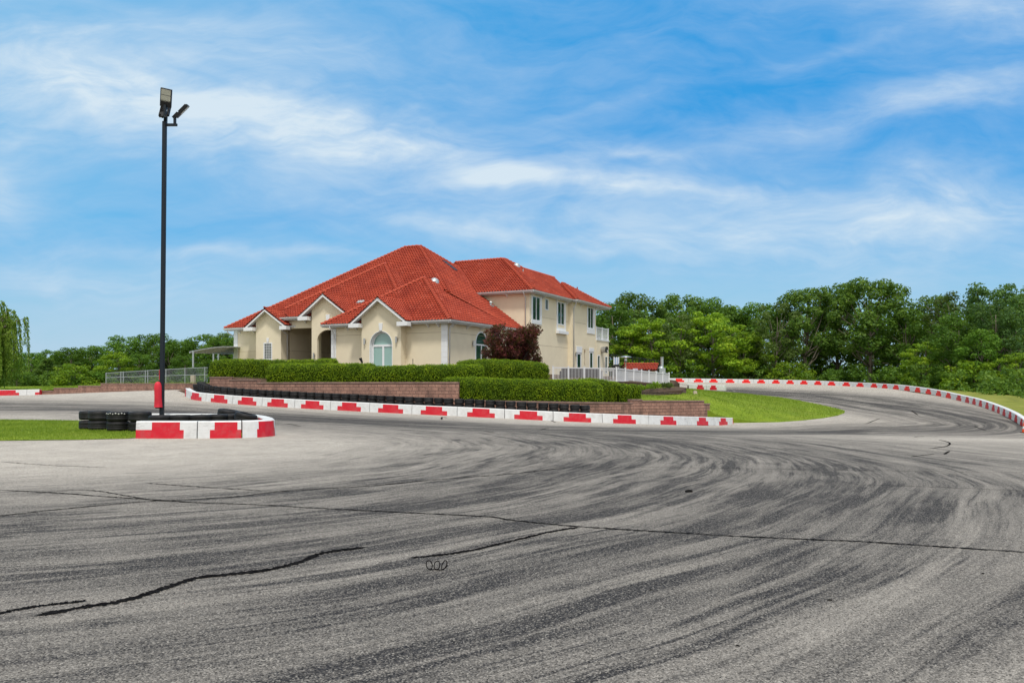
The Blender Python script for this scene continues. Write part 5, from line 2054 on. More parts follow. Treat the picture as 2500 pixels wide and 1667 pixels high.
def leaf_quads(C, size, up=0.35, aspect=0.62, rs=nprng, normal=None, spread=1.0):
    """C: (n,3) leaf centres -> (4n,3) quad corners, randomly turned, biased towards facing up/out"""
    n = len(C)
    d = rs.normal(0, 1, (n, 3)) * spread
    d[:, 2] += up * 2
    if normal is not None:
        d += normal * 1.6
    d /= np.linalg.norm(d, axis=1)[:, None]
    r = rs.normal(0, 1, (n, 3))
    a = np.cross(d, r)
    a /= np.linalg.norm(a, axis=1)[:, None] + 1e-9
    b = np.cross(d, a)
    s = size * rs.uniform(0.6, 1.35, n)[:, None]
    return np.stack([C - a * s * 0.5, C + b * s * aspect * 0.5 - a * s * 0.05, C + a * s * 0.5, C - b * s * aspect * 0.5 - a * s * 0.05], 1).reshape(-1, 3)


def clump_points(clumps, n, rs, flat=0.75, inner=0.45):
    """clumps: list of (x,y,z,r)"""
    c = np.array(clumps)
    w = c[:, 3] ** 2
    idx = rs.choice(len(c), n, p=w / w.sum())
    d = rs.normal(0, 1, (n, 3))
    d /= np.linalg.norm(d, axis=1)[:, None]
    rad_ = c[idx, 3] * (inner + (1.05 - inner) * rs.uniform(0, 1, n) ** 0.6)
    p = c[idx, :3] + d * rad_[:, None] * np.array([1, 1, flat])
    return p, d


def limb(mb, a, b, r0, r1, rs, n=5, wig=0.06, sides=7):
    a, b = np.array(a, float), np.array(b, float)
    L = np.linalg.norm(b - a)
    pts = []
    for i in range(n + 1):
        f = i / n
        p = a + (b - a) * f + rs.normal(0, wig * L, 3) * math.sin(math.pi * f) * 0.6
        pts.append(tuple(p))
    mb.tube(pts, [r0 + (r1 - r0) * (i / n) for i in range(n + 1)], sides)
    return pts


def make_tree(h, cr, base, leafm, seed, n_clump=34, n_leaf=5200, leaf=0.42, trunk_r=0.22, low=0.28, shape='round', flat=0.72, bare=0, clump_r=0.27, loc=(0, 0, 0), inner=0.4, lean=0.04):
    """one tree: trunk mesh with limbs, crown mesh of leaf clumps; returned as an Empty with two parts"""
    rs = np.random.RandomState(seed)
    root = bpy.data.objects.new(base, None)
    COL.objects.link(root)
    root.location = loc
    tb = MB()
    top = np.array([rs.normal(0, lean) * h, rs.normal(0, lean) * h, h * 0.80])
    tp_ = limb(tb, (0, 0, -0.6), top, trunk_r * 1.25, trunk_r * 0.22, rs, 8, 0.02, 8)
    clumps = []
    for i in range(n_clump):
        f = (i + rs.uniform(0, 1)) / n_clump
        zz = low + (1 - low) * f
        if shape == 'round':
            env = math.sqrt(max(0.03, 1 - ((zz - (low + 0.42 * (1 - low))) / (0.60 * (1 - low))) ** 2))
        elif shape == 'cone':
            env = max(0.1, 1.05 - 0.95 * f)
        elif shape == 'layer':
            env = 0.75 + 0.3 * math.sin(f * 19)
            env *= 0.55 + 0.45 * math.sin(math.pi * min(1, f * 0.85 + 0.15))
        elif shape == 'column':
            env = 0.75 + 0.25 * math.sin(f * 7 + seed)
        else:
            env = math.sqrt(max(0.05, 1 - f * f * 0.9))
        an = i * 2.39996 + rs.uniform(-0.5, 0.5)
        rr = cr * env * rs.uniform(0.45, 1.0) ** 0.6
        r_ = cr * clump_r * rs.uniform(0.55, 1.3)
        x, y, z = rr * math.cos(an) + top[0] * zz, rr * math.sin(an) + top[1] * zz, zz * h * 0.98 - r_ * 0.4
        clumps.append((x, y, z, r_))
        if i % 2 == 0:
            k = min(len(tp_) - 1, max(1, int((zz * 0.72) * 8)))
            limb(tb, tp_[k], (x, y, z), trunk_r * 0.34, 0.02, rs, 4, 0.06, 5)
    for i in range(bare):
        an = rs.uniform(0, 6.28)
        k = rs.randint(3, 7)
        e = np.array(tp_[k]) + np.array([math.cos(an) * cr * 0.9, math.sin(an) * cr * 0.9, rs.uniform(0.05, 0.3) * h])
        pl = limb(tb, tp_[k], e, trunk_r * 0.3, 0.025, rs, 5, 0.05, 5)
        for q in range(2):
            e2 = np.array(pl[3]) + rs.normal(0, cr * 0.22, 3)
            limb(tb, pl[3], e2, 0.05, 0.012, rs, 3, 0.05, 4)
    link('trunk', tb, M['bark'], root, smooth=True, fixn=False)
    p, d = clump_points(clumps, n_leaf, rs, flat, inner)
    cw = trimesh('crown', leaf_quads(p, leaf, 0.4, rs=rs, normal=d), leafm, root, 4)
    return root


M['oak'] = leafmat('dark_oak_leaf', (0.032, 0.082, 0.011), (0.085, 0.170, 0.020), (0.185, 0.280, 0.040), 0.28)
M['ash'] = leafmat('mid_green_leaf', (0.032, 0.088, 0.008), (0.078, 0.175, 0.015), (0.160, 0.275, 0.030), 0.28)
M['locust'] = leafmat('bright_locust_leaf', (0.085, 0.180, 0.008), (0.185, 0.315, 0.013), (0.330, 0.430, 0.022), 0.2)
M['dull'] = leafmat('olive_leaf', (0.035, 0.065, 0.014), (0.075, 0.120, 0.026), (0.130, 0.175, 0.045), 0.25)
M['vine'] = leafmat('blue_green_leaf', (0.026, 0.075, 0.018), (0.068, 0.150, 0.036), (0.145, 0.250, 0.060), 0.25)
M['plum'] = leafmat('purple_plum_leaf', (0.034, 0.008, 0.011), (0.090, 0.017, 0.022), (0.220, 0.050, 0.048), 0.1, 0.25, 1.5)
M['willow'] = leafmat('willow_leaf', (0.090, 0.170, 0.016), (0.170, 0.270, 0.030), (0.270, 0.370, 0.055), 0.1, 0.35)
M['hedge'] = leafmat('clipped_hedge_leaf', (0.060, 0.120, 0.002), (0.175, 0.285, 0.004), (0.360, 0.460, 0.008), 0.12, 0.25, 1.4)
M['hedgecore'] = mat('hedge_inner_shade', (0.025, 0.048, 0.005), 0.95, spec=0.05, var=0.4, vscale=6)  # shade between the leaves, put into the core's dark colour

# ---- clipped hedges


def hedge(label, top_pts, width, zb, seed, h_round=0.28, dens=520, leaf=0.064, group='clipped hedges round the clubhouse terrace'):
    """top_pts: (px, py_top, Y) along the near top edge; width: depth of the hedge; zb: height of its foot (function or number)"""
    rs = np.random.RandomState(seed)
    pts, L = spline([P(*q) for q in top_pts], max(6, int(len(top_pts) * 10)))
    tt = np.gradient(pts[:, :2], axis=0)
    tt /= np.linalg.norm(tt, axis=1)[:, None]
    nr = np.stack([-tt[:, 1], tt[:, 0]], 1)
    n = len(pts)
    org = pts[0].copy()
    org[2] = zb(*pts[0][:2]) if callable(zb) else zb
    root = empty('hedge', tuple(org), label, 'hedge', group)
    # cross-section (depth 0..1, height 0..1) with rounded shoulders
    cs = [(0.04, 0.0), (0.0, 0.25), (-0.01, 0.62), (0.02, 0.80), (0.10, 0.91), (0.26, 0.99), (0.5, 1.02), (0.78, 0.99), (0.93, 0.90), (1.0, 0.8), (1.0, 0.3), (0.98, 0.0)]
    K = len(cs)
    mb = MB()
    ring = []
    s_ = np.linspace(0, L, n)
    for i in range(n):
        z0 = (zb(*pts[i][:2]) if callable(zb) else zb)
        hh = pts[i, 2] - z0
        e = min(1.0, (min(s_[i], L - s_[i]) + 0.02) / 0.35)
        e = math.sqrt(max(0.0, 1 - (1 - e) ** 2))
        row = []
        for d, q in cs:
            dd = 0.5 + (d - 0.5) * (0.72 + 0.28 * e)
            wob = 0.05 * math.sin(i * 0.9 + d * 5) + rs.normal(0, 0.02)
            hq = hh * q * (0.88 + 0.12 * e) if q > 0.5 else hh * q
            x = pts[i, 0] + nr[i, 0] * (dd * width + wob)
            y = pts[i, 1] + nr[i, 1] * (dd * width + wob)
            row.append((x - org[0], y - org[1], z0 + hq + (wob * 0.5 if q > 0.3 else 0) - org[2]))
        ring.append(row)
    R_ = np.array(ring)
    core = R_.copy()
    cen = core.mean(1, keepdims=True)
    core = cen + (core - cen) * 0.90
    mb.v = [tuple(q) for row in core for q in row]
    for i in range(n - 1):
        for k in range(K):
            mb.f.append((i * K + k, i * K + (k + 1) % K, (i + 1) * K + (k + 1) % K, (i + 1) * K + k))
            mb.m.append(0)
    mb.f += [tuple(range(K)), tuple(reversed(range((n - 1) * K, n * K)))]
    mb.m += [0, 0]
    link('shade_core', mb, M['hedgecore'], root)  # solid body coloured dark so the leaf gaps look shaded
    # leaves over the surface
    C, Nn = [], []
    quads = [(R_[i, k], R_[i, k + 1], R_[i + 1, k + 1], R_[i + 1, k]) for i in range(n - 1) for k in range(K - 1)]
    for i in (0, n - 1):
        cm = R_[i].mean(0)
        quads += [(R_[i, k], R_[i, k + 1], cm, cm) for k in range(K - 1)]
    for a, b, c, d in quads:
        nn = np.cross(b - a, d - a) if np.linalg.norm(d - a) > 1e-6 else np.cross(b - a, c - a)
        ar = np.linalg.norm(nn)
        if ar < 1e-5:
            continue
        nn = nn / ar
        mid = (a + b + c + d) / 4
        m_ = max(1, int(ar * dens + rs.uniform(0, 1)))
        u, v = rs.uniform(0, 1, (m_, 1)), rs.uniform(0, 1, (m_, 1))
        p = (a * (1 - u) + b * u) * (1 - v) + (d * (1 - u) + c * u) * v
        cen_ = R_.reshape(-1, 3).mean(0)
        if nn @ (mid - R_[min(n - 1, max(0, int(round(np.argmin(np.linalg.norm(R_.mean(1) - mid, axis=1))))))].mean(0)) < 0:
            nn = -nn
        C.append(p + nn * rs.normal(-0.005, 0.034, (m_, 1)))
        Nn.append(np.repeat(nn[None], m_, 0))
    C, Nn = np.vstack(C), np.vstack(Nn)
    trimesh('foliage', leaf_quads(C, leaf, 0.30, 0.7, rs, Nn * 0.45), M['hedge'], root, 4)
    return root


t1f = lambda x, y: float(t1_z([[x, y]])[0]) - 0.02
t2f = lambda x, y: float(t2_z([[x, y]])[0]) - 0.02
hedge('long hedge at the left end of the terrace whose top runs back behind the others', [(508, 879, 56.6), (560, 877, 56.0), (620, 878, 55.6), (700, 879, 55.6), (770, 878, 55.9), (812, 876.5, 56.3)], 1.5, t1f, 1)
hedge('clipped hedge in the middle of the terrace before the porch', [(646, 889, 53.4), (720, 887.5, 52.3), (800, 888, 51.6), (870, 887.5, 51.1), (904, 888, 50.9)], 1.5, t1f, 2)
hedge('clipped hedge under the arched french door', [(878, 896.5, 50.3), (930, 894, 50.0), (1000, 892, 49.6), (1080, 890.5, 49.4), (1180, 890, 49.6)], 1.5, t1f, 3)
hedge('broad deep green hedge in front of the purple leaved tree', [(1114, 881, 52.3), (1180, 877.5, 52.3), (1250, 879, 52.8), (1310, 883, 53.4), (1345, 886, 54.0)], 2.2, t1f, 4)
hedge('lower hedge along the brown block wall, its long straight part', [(1077, 921.5, 48.35), (1150, 921.5, 48.05), (1230, 925, 48.0), (1300, 926.5, 48.3), (1345, 927.5, 48.7)], 1.5, t2f, 5)
hedge('lower hedge along the brown block wall, its waved middle part', [(1338, 929.5, 48.75), (1380, 927.5, 49.1), (1430, 929, 49.6), (1475, 934, 50.4)], 1.5, t2f, 6)
hedge('hedge part rising behind the waved one, by the white fence', [(1412, 926.5, 51.2), (1450, 924.5, 51.5), (1490, 929, 51.9), (1525, 936, 52.4)], 1.3, t2f, 7)
hedge('small rounded hedge end beside the wall post', [(1517, 938.5, 51.6), (1532, 937.5, 51.75), (1546, 941, 52.0)], 0.9, t2f, 8)
hedge('round clipped shrub at the right end of the lower hedge', [(1543, 940, 52.6), (1554, 938.5, 52.75), (1567, 941.5, 53.0)], 0.9, lambda x, y: 0.62, 9)
hedge('short hedge strip beneath the left pilaster of the arched bay', [(770, 876.5, 58.6), (800, 875.5, 58.3), (815, 875.5, 58.2)], 1.0, t1f, 10)

# ---- purple-leaf plum
rs = np.random.RandomState(5)
pb = P(1258, 885, 57.0)
pb.z = t1f(pb.x, pb.y)
plum = empty('purple_plum_tree', tuple(pb), 'purple leaved ornamental tree with many stems before the clubhouse corner', 'tree')
tb = MB()
cl_ = []
for i in range(17):
    an = i * 2.4
    ex = rs.uniform(-2.5, 2.5)
    ey = rs.uniform(-1.3, 1.3)
    ez = rs.uniform(2.0, 3.85) - abs(ex) * 0.22
    pl = limb(tb, (rs.uniform(-.3, .3), rs.uniform(-.2, .2), -0.3), (ex, ey, ez), 0.06, 0.014, rs, 6, 0.04, 5)
    for q in range(3):
        k = rs.randint(3, 7)
        e2 = np.array(pl[k]) + rs.normal(0, 0.45, 3) + (0, 0, 0.35)
        limb(tb, pl[k], e2, 0.022, 0.006, rs, 3, 0.04, 4)
        cl_.append((*e2, rs.uniform(0.35, 0.62)))
    cl_.append((*pl[4], rs.uniform(0.3, 0.5)))
    cl_.append((*pl[6], rs.uniform(0.35, 0.6)))
link('trunk', tb, mat('dark_plum_bark', (0.05, 0.035, 0.03), 0.9), plum, smooth=True, fixn=False)
p, d = clump_points(cl_, 19000, rs, 0.95, 0.15)
p = p[(p[:, 2] > 0.9 + 0.12 * np.abs(p[:, 0])) & (p[:, 2] < 4.15 - 0.13 * p[:, 0] ** 2)]
trimesh('crown', leaf_quads(p, 0.17, 0.1, 0.55, rs), M['plum'], plum, 4)

# ---- woods
kinds = {}


def tree_kind(key, *a, **k):
    kinds[key] = make_tree(*a, **k)
    return kinds[key]


used = set()


def put_tree(kind, px, Y, py_top, label, group, wide=1.0, cat='tree', zoff=0.0, rz=None, rng_=random.Random(77)):
    x = X(px, Y)
    z = (gz(x, Y) if abs(x) < 150 else 1.2) - 0.15 + zoff
    if py_top is None:
        sc = 1.0
    else:
        sc = (Z(py_top, Y) - z) / KH[kind]
    o = kinds[kind]
    rz = rng_.uniform(0, 6.28) if rz is None else rz
    s3 = (sc * wide, sc * wide, sc)
    if kind not in used:
        used.add(kind)
        o.location = (x, Y, z)
        o.rotation_euler = (0, 0, rz)
        o.scale = s3
    else:
        o = dup(o, (x, Y, z), rz, scale=s3)
    tag(o, label, cat, group)
    return o


KH = {}
for key, args, kw in (
        ('oak', (15, 5.2, 'oak_tree'), dict(leafm='oak', seed=1, n_clump=46, n_leaf=9500, leaf=0.40, trunk_r=0.26, low=0.30, clump_r=0.25)),
        ('oak2', (16, 5.6, 'oak_tree'), dict(leafm='oak', seed=8, n_clump=50, n_leaf=9500, leaf=0.42, trunk_r=0.28, low=0.34, clump_r=0.22, bare=3)),
        ('ash', (13, 4.4, 'broadleaf_tree'), dict(leafm='ash', seed=2, n_clump=40, n_leaf=8000, leaf=0.38, trunk_r=0.2, low=0.07, clump_r=0.28)),
        ('ash2', (13, 4.8, 'broadleaf_tree'), dict(leafm='ash', seed=12, n_clump=44, n_leaf=8000, leaf=0.36, trunk_r=0.2, low=0.04, clump_r=0.24)),
        ('locust', (10, 4.6, 'locust_tree'), dict(leafm='locust', seed=3, n_clump=40, n_leaf=7500, leaf=0.32, trunk_r=0.14, low=0.22, clump_r=0.25, shape='layer', flat=0.45)),
        ('dull', (14, 4.2, 'thin_tree'), dict(leafm='dull', seed=4, n_clump=34, n_leaf=4200, leaf=0.34, trunk_r=0.17, low=0.30, clump_r=0.22, bare=5)),
        ('vine', (15, 4.4, 'vine_covered_tree'), dict(leafm='vine', seed=6, n_clump=52, n_leaf=9500, leaf=0.36, trunk_r=0.25, low=0.05, clump_r=0.27, shape='column', bare=3)),
        ('bush', (3.2, 2.6, 'bush'), dict(leafm='ash', seed=7, n_clump=26, n_leaf=3200, leaf=0.28, trunk_r=0.07, low=0.08, clump_r=0.30, shape='dome')),
        ('bush2', (3.2, 2.6, 'bush'), dict(leafm='locust', seed=9, n_clump=26, n_leaf=3200, leaf=0.26, trunk_r=0.07, low=0.08, clump_r=0.30, shape='dome')),
        ('cedar', (9, 2.6, 'cedar_tree'), dict(leafm='oak', seed=10, n_clump=40, n_leaf=5200, leaf=0.30, trunk_r=0.14, low=0.05, clump_r=0.30, shape='cone'))):
    kw = dict(kw)
    lm = M[kw.pop('leafm')]
    sd_ = kw.pop('seed')
    tree_kind(key, args[0], args[1], args[2], lm, sd_, **kw)
    KH[key] = args[0] * 0.99

GR = 'trees of the woods beyond the curved barrier'
right_trees = [
    ('ash', 1497, 127, 735, 'mid green tree just right of the clubhouse balcony'),
    ('oak', 1552, 134, 712, 'tall dark open crowned tree behind the patio heater'),
    ('oak', 1655, 138, 716, 'dark tree behind the yellow green locusts, left one of its pair'),
    ('ash2', 1712, 139, 722, 'round topped tree behind the yellow green locusts, right one of its pair'),
    ('locust', 1530, 122, 792, 'yellow green locust right behind the tall black court fence'),
    ('locust', 1598, 123, 772, 'yellow green locust above the red tiled barbecue roof'),
    ('dull', 1660, 121, 765, 'thin olive tree with a bare leaning limb right of the grey flue'),
    ('locust', 1742, 121, 757, 'large bright locust with a flat top left of the dead limbed tree'),
    ('locust', 1815, 120.5, 806, 'low bright locust whose boughs hang over the barrier'),
    ('dull', 1893, 119, 735, 'pale barked tree with bare upper limbs between bright locust and oaks'),
    ('oak2', 1968, 121, 702, 'broad oak with a straight trunk at the barrier, left of the tallest oak'),
    ('oak2', 2120, 117, 678, 'tallest oak with an open crown on a thick trunk'),
    ('oak', 2040, 126, 690, 'dark oak standing between and behind the two big trunks'),
    ('ash', 2215, 112, 752, 'green tree behind the drooping yellow green one'),
    ('locust', 2262, 103, 830, 'drooping yellow green tree low behind the curved barrier'),
    ('oak', 2268, 124, 722, 'dark rounded tree in the gap right of the tallest oak'),
    ('vine', 2408, 101, 688, 'tall vine covered tree with dead tips'),
    ('vine', 2478, 97, 700, 'tall blue green vine covered tree at the edge of view'),
    ('ash2', 2360, 96, 800, 'leafy tree in front of the vine covered ones'),
    ('locust', 2492, 86, 858, 'pale green tree hanging into view above the dry grass'),
    ('dull', 2335, 108, 712, 'olive tree with a leaning dead top left of the vine covered one'),
    ('ash2', 1752, 137, 741, 'round tree at the back of the woods above the flat topped locust'),
    ('oak', 1800, 135, 747, 'dark tree at the lowest dip of the tree line, right of the flat topped locust'),
    ('ash', 1848, 133, 736, 'green tree at the back just left of the pale barked tree'),
    ('ash2', 2335, 95, 760, 'full leafed tree rising straight behind the curved barrier left of the dry grass'),
    ('vine', 2440, 92, 722, 'dense vine hung tree behind the dry grass'),
    ('ash', 2395, 91, 800, 'fresh green tree with boughs down to the barrier left of the dry grass'),
    ('oak', 2560, 105, 690, 'dark tree beyond the edge of view behind the vine covered one'),
    ('ash', 2600, 98, 740, 'mid green tree beyond the edge of view above the dry grass'),
]
for k in right_trees:
    wide = {'vine': 1.0, 'oak2': 1.08, 'locust': 1.25, 'oak': 1.02}.get(k[0], 1.05)
    put_tree(k[0], k[1], k[2], k[3], k[4], GR, wide)
BU = 'bushes under the woods'
for k in (('bush2', 1928, 115.5, 882, 'bright green rounded bush at the barrier between pale tree and oak trunk'),
          ('bush', 1700, 119, 905, 'dark bush under the bright locust'), ('bush', 1660, 118, 912, 'dark bush next to the fence end'), ('bush', 1790, 118, 905, 'dark bush under the low bright locust'),
          ('bush', 2040, 117, 900, 'shaded bush between the two oak trunks'), ('bush', 2180, 109, 895, 'shaded bush right of the thick oak trunk'), ('bush', 2310, 96, 915, 'dark bush behind the bend of the curved barrier'),
          ('bush', 2395, 87, 930, 'dark bush left of the dry grass'), ('bush', 2450, 84, 935, 'leafy bush at the back of the dry grass'), ('bush', 2510, 82, 930, 'bush at the edge of view on the dry grass'),
          ('bush2', 2380, 90, 880, 'bright sapling before the vine covered tree'), ('cedar', 1850, 124, 845, 'dark cedar behind the low bright locust'), ('cedar', 2005, 128, 840, 'dark cedar in the shade between the oaks'), ('cedar', 2165, 121, 830, 'dark cedar behind the thick oak trunk')):
    put_tree(k[0], k[1], k[2], k[3], k[4], BU, 1.25 if k[0][0] == 'b' else 1.4, 'bush' if k[0][0] == 'b' else 'tree')
GL = 'trees of the far wood beyond the left lawn'
for k in (('ash', 75, 124, 858, 'olive green tree right beside the willow'), ('dull', 20, 128, 862, 'tree behind the willow'), ('ash2', 125, 128, 853, 'low tree at the dip of the left tree line'),
          ('cedar', 108, 118, 874, 'conical dark tree in front of the dip in the left tree line'), ('ash', 178, 125, 846, 'rounded tree midway between willow and lamp post'), ('ash2', 222, 127, 842, 'mid green tree left of the tallest of the left tree line'),
          ('ash2', 297, 126, 817, 'dark tallest tree left of the lamp post'), ('locust', 290, 117, 856, 'brighter green tree before the tallest one left of the lamp post'), ('bush2', 185, 113, 888, 'low bright tree at the lawn edge left of the chain link fence'),
          ('ash', 372, 128, 811, 'pointed tree right behind the lamp post'), ('ash', 412, 124, 836, 'bright crown directly right of the lamp post'), ('ash2', 445, 128, 828, 'dark tree above the left end of the canopy'),
          ('ash2', 500, 126, 814, 'tall tree above the canopy roof'), ('ash', 545, 120, 820, 'tree squeezed between canopy and clubhouse wall'), ('oak', 560, 123, 812, 'dark tree half behind the clubhouse corner'),
          ('ash2', 340, 118, 862, 'low leafy tree behind the chain link fence left of the lamp post'), ('ash', 455, 116, 866, 'low leafy tree behind the chain link fence under the canopy'),
          ('ash', -40, 128, 860, 'tree beyond the willow outside the view'), ('bush', 130, 116, 905, 'dark bush at the lawn edge near the willow'), ('bush', 235, 114, 905, 'dark bush at the lawn edge before the fence'), ('bush', 40, 112, 910, 'bush at the foot of the willow')):
    put_tree(k[0], k[1], k[2], k[3], k[4], GL, 1.35 if k[0] != 'cedar' else 2.0, 'bush' if k[0][:4] == 'bush' else 'tree')

# the deep mass of the woods behind the first rows
rs = np.random.RandomState(31)
cl2 = []
for i in range(1300):
    px = rs.uniform(1420, 2750)
    Y = rs.uniform(126, 165) - max(0, px - 2000) * 0.030
    top = np.interp(px, [1420, 1560, 1700, 1850, 2050, 2200, 2300, 2420, 2750], [760, 740, 745, 770, 720, 740, 760, 720, 710])
    x = X(px, Y)
    zt = Z(top, Y)
    z = 0.6 + (zt - 2.1) * rs.uniform(0, 1) ** 1.5
    cl2.append((x, Y, z, rs.uniform(0.9, 2.0)))
for i in range(950):
    px = rs.uniform(-420, 1480)
    Y = rs.uniform(128, 160)
    x = X(px, Y)
    zt = Z(np.interp(px, [-300, 60, 110, 160, 240, 300, 480, 560, 1450], [855, 862, 866, 852, 848, 828, 832, 822, 850]), Y)
    cl2.append((x, Y, rs.uniform(0.5, zt - 1.2), rs.uniform(0.9, 2.0)))
p, d = clump_points(cl2, 100000, rs, 0.8, 0.4)
struct(trimesh('woods', leaf_quads(p, 0.62, 0.3, rs=rs, normal=d), M['oak'], None, 4), 'stuff')
# shaded undergrowth along the wood's foot
cl3 = []
for i in range(260):
    f = rs.uniform(0, 1)
    j = int(f * 235)
    q = offset(right_pts[j:j + 2], 3.5 + rs.uniform(0, 6))[0] if j < 298 else right_pts[-1]
    cl3.append((q[0], q[1], q[2] + rs.uniform(0.0, 1.0) ** 2 * 2.6, rs.uniform(0.25, 0.75)))
for i in range(200):
    px = rs.uniform(-200, 560)
    Y = rs.uniform(112, 124)
    cl3.append((X(px, Y), Y, 1.2 + rs.uniform(0, 1.2), rs.uniform(0.5, 1.1)))
p, d = clump_points(cl3, 24000, rs, 0.8, 0.4)
struct(trimesh('undergrowth', leaf_quads(p, 0.30, 0.3, rs=rs, normal=d), M['oak'], None, 4), 'stuff')

# ---- weeping willow, mostly outside the view
wb = Vector((X(-58, 76), 76, gz(X(-58, 76), 76) + 0.4))
wil = empty('weeping_willow', tuple(wb), 'weeping willow with long hanging pale green strands before the far wood', 'tree')
rs = np.random.RandomState(14)
tb = MB()
tp_ = limb(tb, (0, 0, -0.8), (0.4, 0, 5.2), 0.38, 0.2, rs, 6, 0.02, 9)
LF = []
for i in range(52):
    an = rs.uniform(0, 6.28)
    R0 = rs.uniform(1.0, 4.1)
    hh = rs.uniform(6.4, 10.0) - R0 * 0.55
    e = (R0 * math.cos(an), R0 * math.sin(an), hh)
    pl = limb(tb, tp_[rs.randint(3, 7)], e, 0.09, 0.03, rs, 5, 0.05, 5)
    for s_ in range(26):
        b0 = np.array(pl[rs.randint(2, 6)]) + rs.normal(0, 0.25, 3)
        out_ = rs.uniform(0.1, 0.7)
        dirn = np.array([math.cos(an + rs.normal(0, 0.5)), math.sin(an + rs.normal(0, 0.5)), 0])
        ln = rs.uniform(1.8, min(6.2, b0[2] - 0.3))
        nlf = int(ln * 22)
        f = np.linspace(0, 1, nlf)[:, None]
        pts = b0 + dirn * out_ * np.sqrt(f) + np.array([0, 0, 1]) * (0.35 * np.sin(np.minimum(f * 6, math.pi)) - ln * f ** 1.15)
        LF.append(pts + rs.normal(0, 0.035, pts.shape))
        if s_ < 3:
            tb.tube([tuple(q) for q in pts[::6]], 0.012, 3)
link('trunk', tb, M['bark'], wil, smooth=True, fixn=False)
C = np.vstack(LF)
dd = rs.normal(0, 0.35, C.shape)
dd[:, 2] -= 1.0
dd /= np.linalg.norm(dd, axis=1)[:, None]
sd2 = np.cross(dd, rs.normal(0, 1, C.shape))
sd2 /= np.linalg.norm(sd2, axis=1)[:, None]
ln = rs.uniform(0.18, 0.34, (len(C), 1))
Q = np.stack([C, C + dd * ln * 0.4 + sd2 * 0.045, C + dd * ln, C + dd * ln * 0.4 - sd2 * 0.045], 1).reshape(-1, 3)
trimesh('crown', Q, M['willow'], wil, 4)

# ---- bed plants under the white fence
for k, (px, py, Y, lf, lab, r_) in enumerate(((1571, 944, 58.2, 'locust', 'small yellow green plant beside the round clipped shrub', 0.42), (1607, 945, 60.5, 'locust', 'yellow green spiky plant in the bed under the white fence', 0.55), (1590, 946, 59.8, 'dull', 'brownish low plant in the bed under the white fence', 0.42),
                                              (1622, 945, 62, 'dull', 'dull olive plant at the fence end of the bed', 0.5), (1635, 948, 63.5, 'dull', 'low dry plant at the outer end of the bed by the mound', 0.4))):
    rs = np.random.RandomState(50 + k)
    x = X(px, Y)
    z0 = float(np.interp(Y, [57.8, 62, 74], [1.04, 1.2, 1.4]))
    ro_ = empty('garden_plant', (x, Y, z0), lab, 'plant', 'plants in the bed under the white fence')
    cl4 = [(rs.normal(0, r_ * 0.4), rs.normal(0, r_ * 0.4), r_ * 0.5 + rs.uniform(0, r_ * 0.5), r_ * 0.5) for _ in range(7)]
    p, d = clump_points(cl4, 420, rs, 0.8, 0.2)
    trimesh('foliage', leaf_quads(p, 0.12, 0.5, 0.5, rs), M[lf], ro_, 4)
    sb = MB()
    for q in range(5):
        limb(sb, (0, 0, -0.1), cl4[q][:3], 0.015, 0.006, rs, 3, 0.03, 4)
    link('stem', sb, M['bark'], ro_, fixn=False)

# ================================================================== lamp post
lpx, lpY = 394.5, 27.25
lx = X(lpx, lpY)
lz = float(near_lawn_z(np.array([[lx, lpY]]))[0]) - 0.05
lamp = empty('lamp_post', (lx, lpY, lz), 'tall charcoal square lamp post with three floodlights standing in the tyre island', 'lamp post')
HP = Z(297, lpY) - lz
lean = X(402, lpY) - X(394.5, lpY)
mb = MB()
v = []
for h, s in ((-0.3, 0.064), (HP, 0.062)):
    ox = lean * max(h, 0) / HP
    v += [(ox - s, -s, h), (ox + s, -s, h), (ox + s, s, h), (ox - s, s, h)]
mb.add(v, [(3, 2, 1, 0), (4, 5, 6, 7), (0, 1, 5, 4), (1, 2, 6, 5), (2, 3, 7, 6), (3, 0, 4, 7)])
pole = link('pole', mb, M['polepaint'], lamp, bevel=0.008)
mb = MB()
mb.box((-0.16, -0.16, -0.02), (0.16, 0.16, 0.03))
link('base_plate', mb, M['polepaint'], lamp)
top = Vector((lean, 0, HP))
# two bracket arms crossing near the top
mb = MB()
armR = Vector((0.42, -0.12, -0.12))
mb.bar(top + Vector((0.05, 0, -0.12)), top + Vector((0.46, -0.10, -0.15)), 0.07, 0.085)
mb.bar(top + Vector((0.385, -0.085, -0.15)), top + Vector((0.385, -0.085, 0.12)), 0.075, 0.075, (1, 0, 0))
link('bracket', mb, M['polepaint'], lamp)
mb = MB()
A0, A1 = top + Vector((-0.13, 0.28, -0.05)), top + Vector((0.16, -0.32, 0.10))
mb.bar(A0, A1, 0.08, 0.10)
mb.bar(A1 + Vector((-0.02, 0.02, 0)), A1 + Vector((-0.01, 0.02, 0.36)), 0.075, 0.075, (1, 0, 0))
mb.bar(A0 + Vector((0.05, 0, 0)), A0 + Vector((0.06, 0.0, 0.34)), 0.075, 0.075, (1, 0, 0))
link('bracket', mb, M['polepaint'], lamp)


